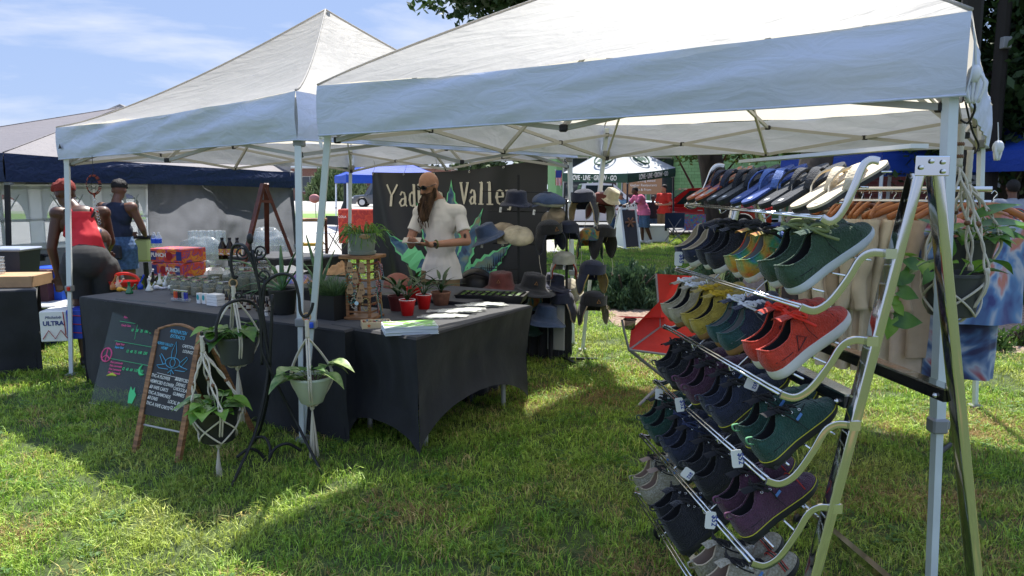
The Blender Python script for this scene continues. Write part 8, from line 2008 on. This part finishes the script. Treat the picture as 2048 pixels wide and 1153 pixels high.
# woman in the red top, seen from behind and bending to the left
pw=Vector(((196-1024)/1452*6.25,6.25,0))
M_redtop=mat('red_tank',(.55,.02,.035),.8,bump=.2,bscale=8);M_legg=mat('charcoal_leggings',(.035,.036,.040),.9,bump=.25,bscale=220,var=.12)
Jw=dict(pelvis=(.03,.02,.93),belly=(-.01,-.04,1.08),chest=(.05,-.13,1.22),neck=(.11,-.21,1.36),head=(.17,-.28,1.47),shL=(-.11,-.15,1.31),shR=(.23,-.13,1.31),elL=(-.15,-.26,1.05),elR=(.29,-.10,1.02),wrL=(-.10,-.46,.92),wrR=(.26,-.12,.78),hdR=(0,-.1,-1),plR=(0,-1,0),hdL=(-.2,-.9,-.1),plL=(-1,0,0),
          hipL=(-.09,.02,.88),hipR=(.12,.02,.88),knL=(-.10,-.03,.48),knR=(.10,-.02,.48),anL=(-.08,.06,.09),anR=(.10,.04,.09),toL=(-.12,-.12,.03),toR=(.10,-.13,.03))
wom,Dw,_,(hd,hv,hs_,hu,MH)=person('woman with short red curls in a bright red tank top and charcoal leggings',pw,R(208),Jw,M_skin_dk,.99,1.06,.0085,shirt=dict(m=M_redtop,hem=.955,sleeve=0,g=.018,neck=1.30,inset=.075),shoes=dict(m=M_dark_plastic,lace=True),hair=dict(kind='curly',m=mat('red_hair',(.22,.02,.012),.8,bump=1,bscale=200)),head_dir=(.55,-.8,-.35))
lg=MB();lg.ball(Dw['pelvis']+V(0,.04,-.02),(.19,.175,.16),18,12);lg.cap(Dw['pelvis'],Dw['belly'],.155,.135,16)
for L_ in 'LR':lg.cap(Dw['hip'+L_]+V(0,.03,-.04),Dw['kn'+L_],.128,.085,14)
lg_o=remesh(lg,.009,5,[(V(0,0,.60),V(0,0,-1)),(V(0,0,1.06),V(0,-.1,1).normalized())]).build('leggings',M_legg,wom,smooth=True)
ss=MB()
for sg in(-1,1):ss.tube(catmull([Dw['chest']+V(.07*sg,.10,.04),Dw['chest']+V(.08*sg,.07,.13),Dw['neck']+V(.085*sg,.0,-.03),Dw['chest']+V(.08*sg,-.09,.08)],4),.008,6)
ss.build('shoulder_strap',M_redtop,wom);ss=MB()
for sg in(-1,1):ss.tube(catmull([Dw['chest']+V(.05*sg,.115,.02),Dw['chest']+V(.105*sg,.07,.12),Dw['neck']+V(.115*sg,.0,-.04)],4),.010,6)
ss.build('bra_strap',M_ink,wom);MB().ball(hd+hs_*.082-hu*.035,(.005,.005,.006),8,6).build('earring',M_chrome,wom)
# woman in the navy tank top, farther in
pn=Vector(((243-1024)/1470*8.3,8.3,0))
Jn=dict(head=(-.01,-.05,1.60),shL=(-.20,0,1.40),shR=(.20,0,1.40),elL=(-.25,-.10,1.14),elR=(.27,-.06,1.13),wrL=(-.14,-.30,1.05),wrR=(.14,-.30,1.05),hdL=(.5,-1,0),hdR=(-.5,-1,0))
wn,Dn,_,(hd,hv,hs_,hu,MH)=person('woman in a navy tank top and cut-off denim shorts at the clear window',pn,R(172),Jn,M_skin_lt if False else mat('brown_skin',(.16,.075,.05),.5),.93,1.10,.010,shirt=dict(m=mat('navy_tank',(.014,.020,.045),.85,bump=.2,bscale=8),hem=.99,sleeve=0,g=.012,neck=1.45,inset=.05),pants=dict(m=M_denim,bottom=.66,g=.02,top=1.05,flare=.02),shoes=dict(m=M_dark_plastic),hair=dict(kind='curly',m=M_hair_dk),head_dir=(.2,-.9,-.3))
pch=MB();pch.rbox(V(-.06,.16,.87),(.16,.05,.17),r=.02);pch.build('belt_pouch',M_ink,wn);MB().rbox(V(.10,.165,1.02),(.035,.02,.16),r=.008).build('key_strap',M_ink,wn)
# the crate held by the red-haired woman
cr_c=at(128,640,6.05);t=thing('drink_carton','white and blue twelve-pack carton carried low by the red-haired woman','carton',cr_c)
M2=Matrix.Rotation(R(12),3,'Z');MB().rbox(cr_c+V(-.03,0,-.03),(.20,.30,.25),M2,.006).build('carton',M_paper,t);MB().rbox(cr_c+V(.13,.03,-.02),(.13,.30,.24),M2,.006).build('blue_end',mat('carton_blue',(.02,.06,.45),.4),t)
xx=M2@V(1,0,0);fo=M2@V(0,-1,0)
text_mesh('ULTRA',.05,plane_M(cr_c+fo*.153+V(-.03,0,-.02),xx,V(0,0,1)),.001,.0015).build('lettering',mat('navy_print',()),t);text_mesh('Michelob',.032,plane_M(cr_c+fo*.153+V(-.03,0,.035),xx,V(0,0,1)),.001,0,shear=.3).build('lettering',mat('navy_print',()),t)
z_=MB();z_.tube([cr_c+fo*.153+xx*(-.11+.045*i)+V(0,0,-.13+(.07 if i%2 else 0))for i in range(5)],.004,4);z_.tube([cr_c+fo*.153+xx*.05+V(0,0,.09),cr_c+fo*.153+xx*.06+V(0,0,-.1)],.004,4);z_.build('print',mat('carton_red',(.4,.03,.03),.5),t)
z_=MB()
for i in range(3):z_.tube([cr_c+fo*.153+xx*(.08+.0*i)+V(0,0,.06-.07*i),cr_c+fo*.153+xx*.18+V(0,0,.05-.07*i)],.004,4)
z_.build('print',mat('carton_red'),t)
# people under the green canopy
def small(label,px,Yp,rz,sk,sh,pa,hair,h,J=None,hd_=(0,-1,0),fat=1.0,bottom=.48,long_hem=.84,shoes=M_solew,**k):
    return person(label,Vector(((px-1024)/1480*Yp,Yp,0)),R(rz),J,sk,h/1.72,fat,.017,shirt=dict(m=sh,hem=long_hem,loose=True,g=.02,sleeve=.75),pants=dict(m=pa,bottom=bottom,flare=.02,g=.02,top=.92),shoes=dict(m=shoes),hair=hair,head_dir=hd_,**k)
bent=dict(chest=(0,-.13,1.27),belly=(0,-.05,1.08),neck=(0,-.23,1.42),head=(0,-.31,1.54),shL=(-.18,-.22,1.36),shR=(.18,-.20,1.36),elL=(-.22,-.40,1.16),elR=(.22,-.38,1.14),wrL=(-.14,-.62,1.12),wrR=(.12,-.60,1.10),hdL=(0,-1,0),hdR=(0,-1,0),anR=(.1,.2,.12),toR=(.12,.05,.03),knR=(.10,.04,.5))
small('man in a bright pink t-shirt and denim shorts leaning on the display',1287,20.6,-75,M_skin_dk,mat('pink_tee',(.60,.14,.27),.9),M_denim,dict(kind='short',m=M_hair_dk,low=.03),1.62,bent,(0,-1,-.1),1.12)
small('man in a red t-shirt and khaki shorts standing by the red car',1326,21.8,-40,M_skin_lt,mat('red_tee',(.52,.035,.025),.9),M_khaki,dict(kind='short',m=M_hair_dk),1.62,dict(elL=(-.25,-.05,1.14),wrL=(-.1,-.25,1.12),hdL=(1,-.3,0),elR=(.25,-.05,1.14),wrR=(.1,-.25,1.12),hdR=(-1,-.3,0)),(-.5,-1,-.2),1.05,shoes=M_dark_plastic)
small('small figure in a light blue shirt bending behind the display board',1249,21.9,-40,M_skin_lt,mat('light_blue_tee',(.18,.32,.50),.9),M_denim,dict(kind='short',m=mat('grey_hair',(.25,.24,.23),.9)),1.45,bent,(0,-1,-.3))
small('child in a dark top beside the man in pink',1304,22.2,20,M_skin_dk,mat('dark_tee',(.02,.02,.03),.9),M_denim,dict(kind='short',m=M_hair_dk),1.30,None)
small('person in a pale shirt and blue jeans left of the display board',1222,23.0,100,M_skin_dk,mat('pale_shirt',(.55,.62,.72),.9),M_denim,dict(kind='short',m=M_hair_dk),1.42,None,bottom=.1)
# right edge
rp,Dr,_,hh=person('heavy person in a grey t-shirt with a round red and green print on the back',Vector(((2016-1024)/1478*9.6,9.6,0)),R(172),dict(elL=(-.26,-.12,1.14),wrL=(-.16,-.32,1.05),elR=(.27,-.08,1.14),wrR=(.2,-.3,1.0)),mat('brown_skin'),.93,1.22,.011,shirt=dict(m=mat('heather_grey',(.27,.29,.34),.9,bump=.3,bscale=8),hem=.88,loose=True,g=.02,sleeve=.75),pants=dict(m=mat('dark_trousers',(.02,.02,.025),.9),bottom=.1,g=.015),shoes=dict(m=M_dark_plastic),hair=dict(kind='short',m=M_hair_dk))
pr=MB();ce=V(0,.175,1.26)
for r_,i in((.115,0),(.088,1)):pr.mat(i).tube([ce+V(r_*math.cos(a),-.07*(r_*math.cos(a)/.15)**2,r_*.78*math.sin(a))for a in[k*.3142 for k in range(20)]],.008,6,closed=True)
for k in range(5):a=k*1.257;pr.mat(k%2).tube([ce,ce+V(.06*math.cos(a),.0,.05*math.sin(a))],.010,6)
pr.build('back_print',[mat('print_red',(.40,.05,.05),.8),mat('print_green',(.03,.16,.14),.8)],rp)
person('person in jeans cut off by the right edge of the picture',Vector(((2062-1024)/1478*9.8,9.8,0)),R(120),None,M_skin_lt,.93,1.0,.014,shirt=dict(m=M_navycl if False else mat('navy_tank'),hem=.9,g=.015,sleeve=.7),pants=dict(m=M_denim,bottom=.1),shoes=dict(m=M_dark_plastic),hair=dict(kind='short',m=M_hair_dk))
# ------------------------------------------------------------------ display board, cooler and chairs under the green canopy
b0_,b1_=gy(1222,19.6),gy(1283,18.9);t=thing('sandwich_board','white framed sandwich board with a dark flower panel','sign',(b0_+b1_)/2);a0,a1,a2=gy(1225,19.6),gy(1252,18.5),gy(1281,18.8)
h_=1.0;tp=V(0,0,h_)
def frame4(p,q,top_p,top_q,m_in,nm):
    fm=MB()
    for a,b in((p,q),(q,top_q),(top_q,top_p),(top_p,p)):fm.beam(a,b,.05,.04)
    f_=fm.build(nm,M_paper,t);MB().plate([p.lerp(top_q,.04),q.lerp(top_p,.04),top_q.lerp(p,.04),top_p.lerp(q,.04)],.01).build('panel',m_in,f_)
apx,apy=gy(1241,19.0)+tp,gy(1270,19.0)+tp
frame4(a1,a2,apx,apy,mat('dark_panel',(.03,.025,.03),.5),'front_frame');frame4(gy(1224,19.9),a1+V(0,.1,0),apx+V(-.01,.1,0),apx+V(0,.02,0),M_paper,'rear_frame')
fw=MB();cf=(a1+a2+apx+apy)/4+V(0,-.06,.16)
for k in range(6):a=k*1.047;fw.tube([cf,cf+V(.13*math.cos(a),0,.13*math.sin(a))],[.02,.03],6)
fw.build('flower_print',mat('copper_print',(.25,.11,.06),.6),t)
text_mesh('BAR',.16,plane_M(gy(1262,18.95)+V(0,-.1,1.0),(1,0,0),(0,0,1)),.01,.004).build('lettering',M_paper,t)
cl_=gy(1308,20.9);t=thing('cooler','large white cooler box on the ground behind the man in pink','cooler',cl_);MB().rbox(cl_+V(0,0,.22),(.80,.42,.44),r=.03).build('box',M_paper,t);MB().rbox(cl_+V(0,0,.47),(.84,.45,.07),r=.02).build('lid',M_paper,t);MB().box(cl_+V(.3,-.215,.38),(.06,.02,.08)).build('latch',M_ink,t)
for(px,Yp,m_,lb_)in((1352,20.4,mat('navy_sling',(.015,.03,.07),.7),'dark folding camp chair under the green canopy corner'),(1393,19.2,ramp_mat('kid_print',[(.4,(.02,.2,.55)),(.5,(.5,.05,.05)),(.6,(.05,.4,.3))],14),'small blue folding chair with a red and green print beside the trunk')):
    c=gy(px,Yp);t=thing('camp_chair',lb_,'chair',c); 
    MB().grid(lambda u,v:c+V((u-.5)*.55,.12+.05*math.sin(3.14*u),.42+.42*v),8,6).build('backrest',m_,t);MB().grid(lambda u,v:c+V((u-.5)*.5,-.3+.4*v,.42-.04*math.sin(3.14*u)),8,6).build('seat',m_,t)
    for a,b in(((-.28,-.3,0),(.26,-.28,.43)),((.28,-.3,0),(-.26,-.28,.43)),((-.28,.2,0),(.26,.15,.8)),((.28,.2,0),(-.26,.15,.8))):MB().tube([c+V(*a),c+V(*b)],.014,6).build('leg',M_tubeg,t)
# display table under the green canopy
c=gy(1262,21.6);t=thing('display_table','small black table with red goods under the green canopy','table',c);MB().rbox(c+V(0,0,.74),(.9,.5,.04)).build('tabletop',M_black_cloth,t)
for x in(-.4,.4):MB().box(c+V(x,0,.36),(.04,.4,.72)).build('leg',M_dark_plastic,t)
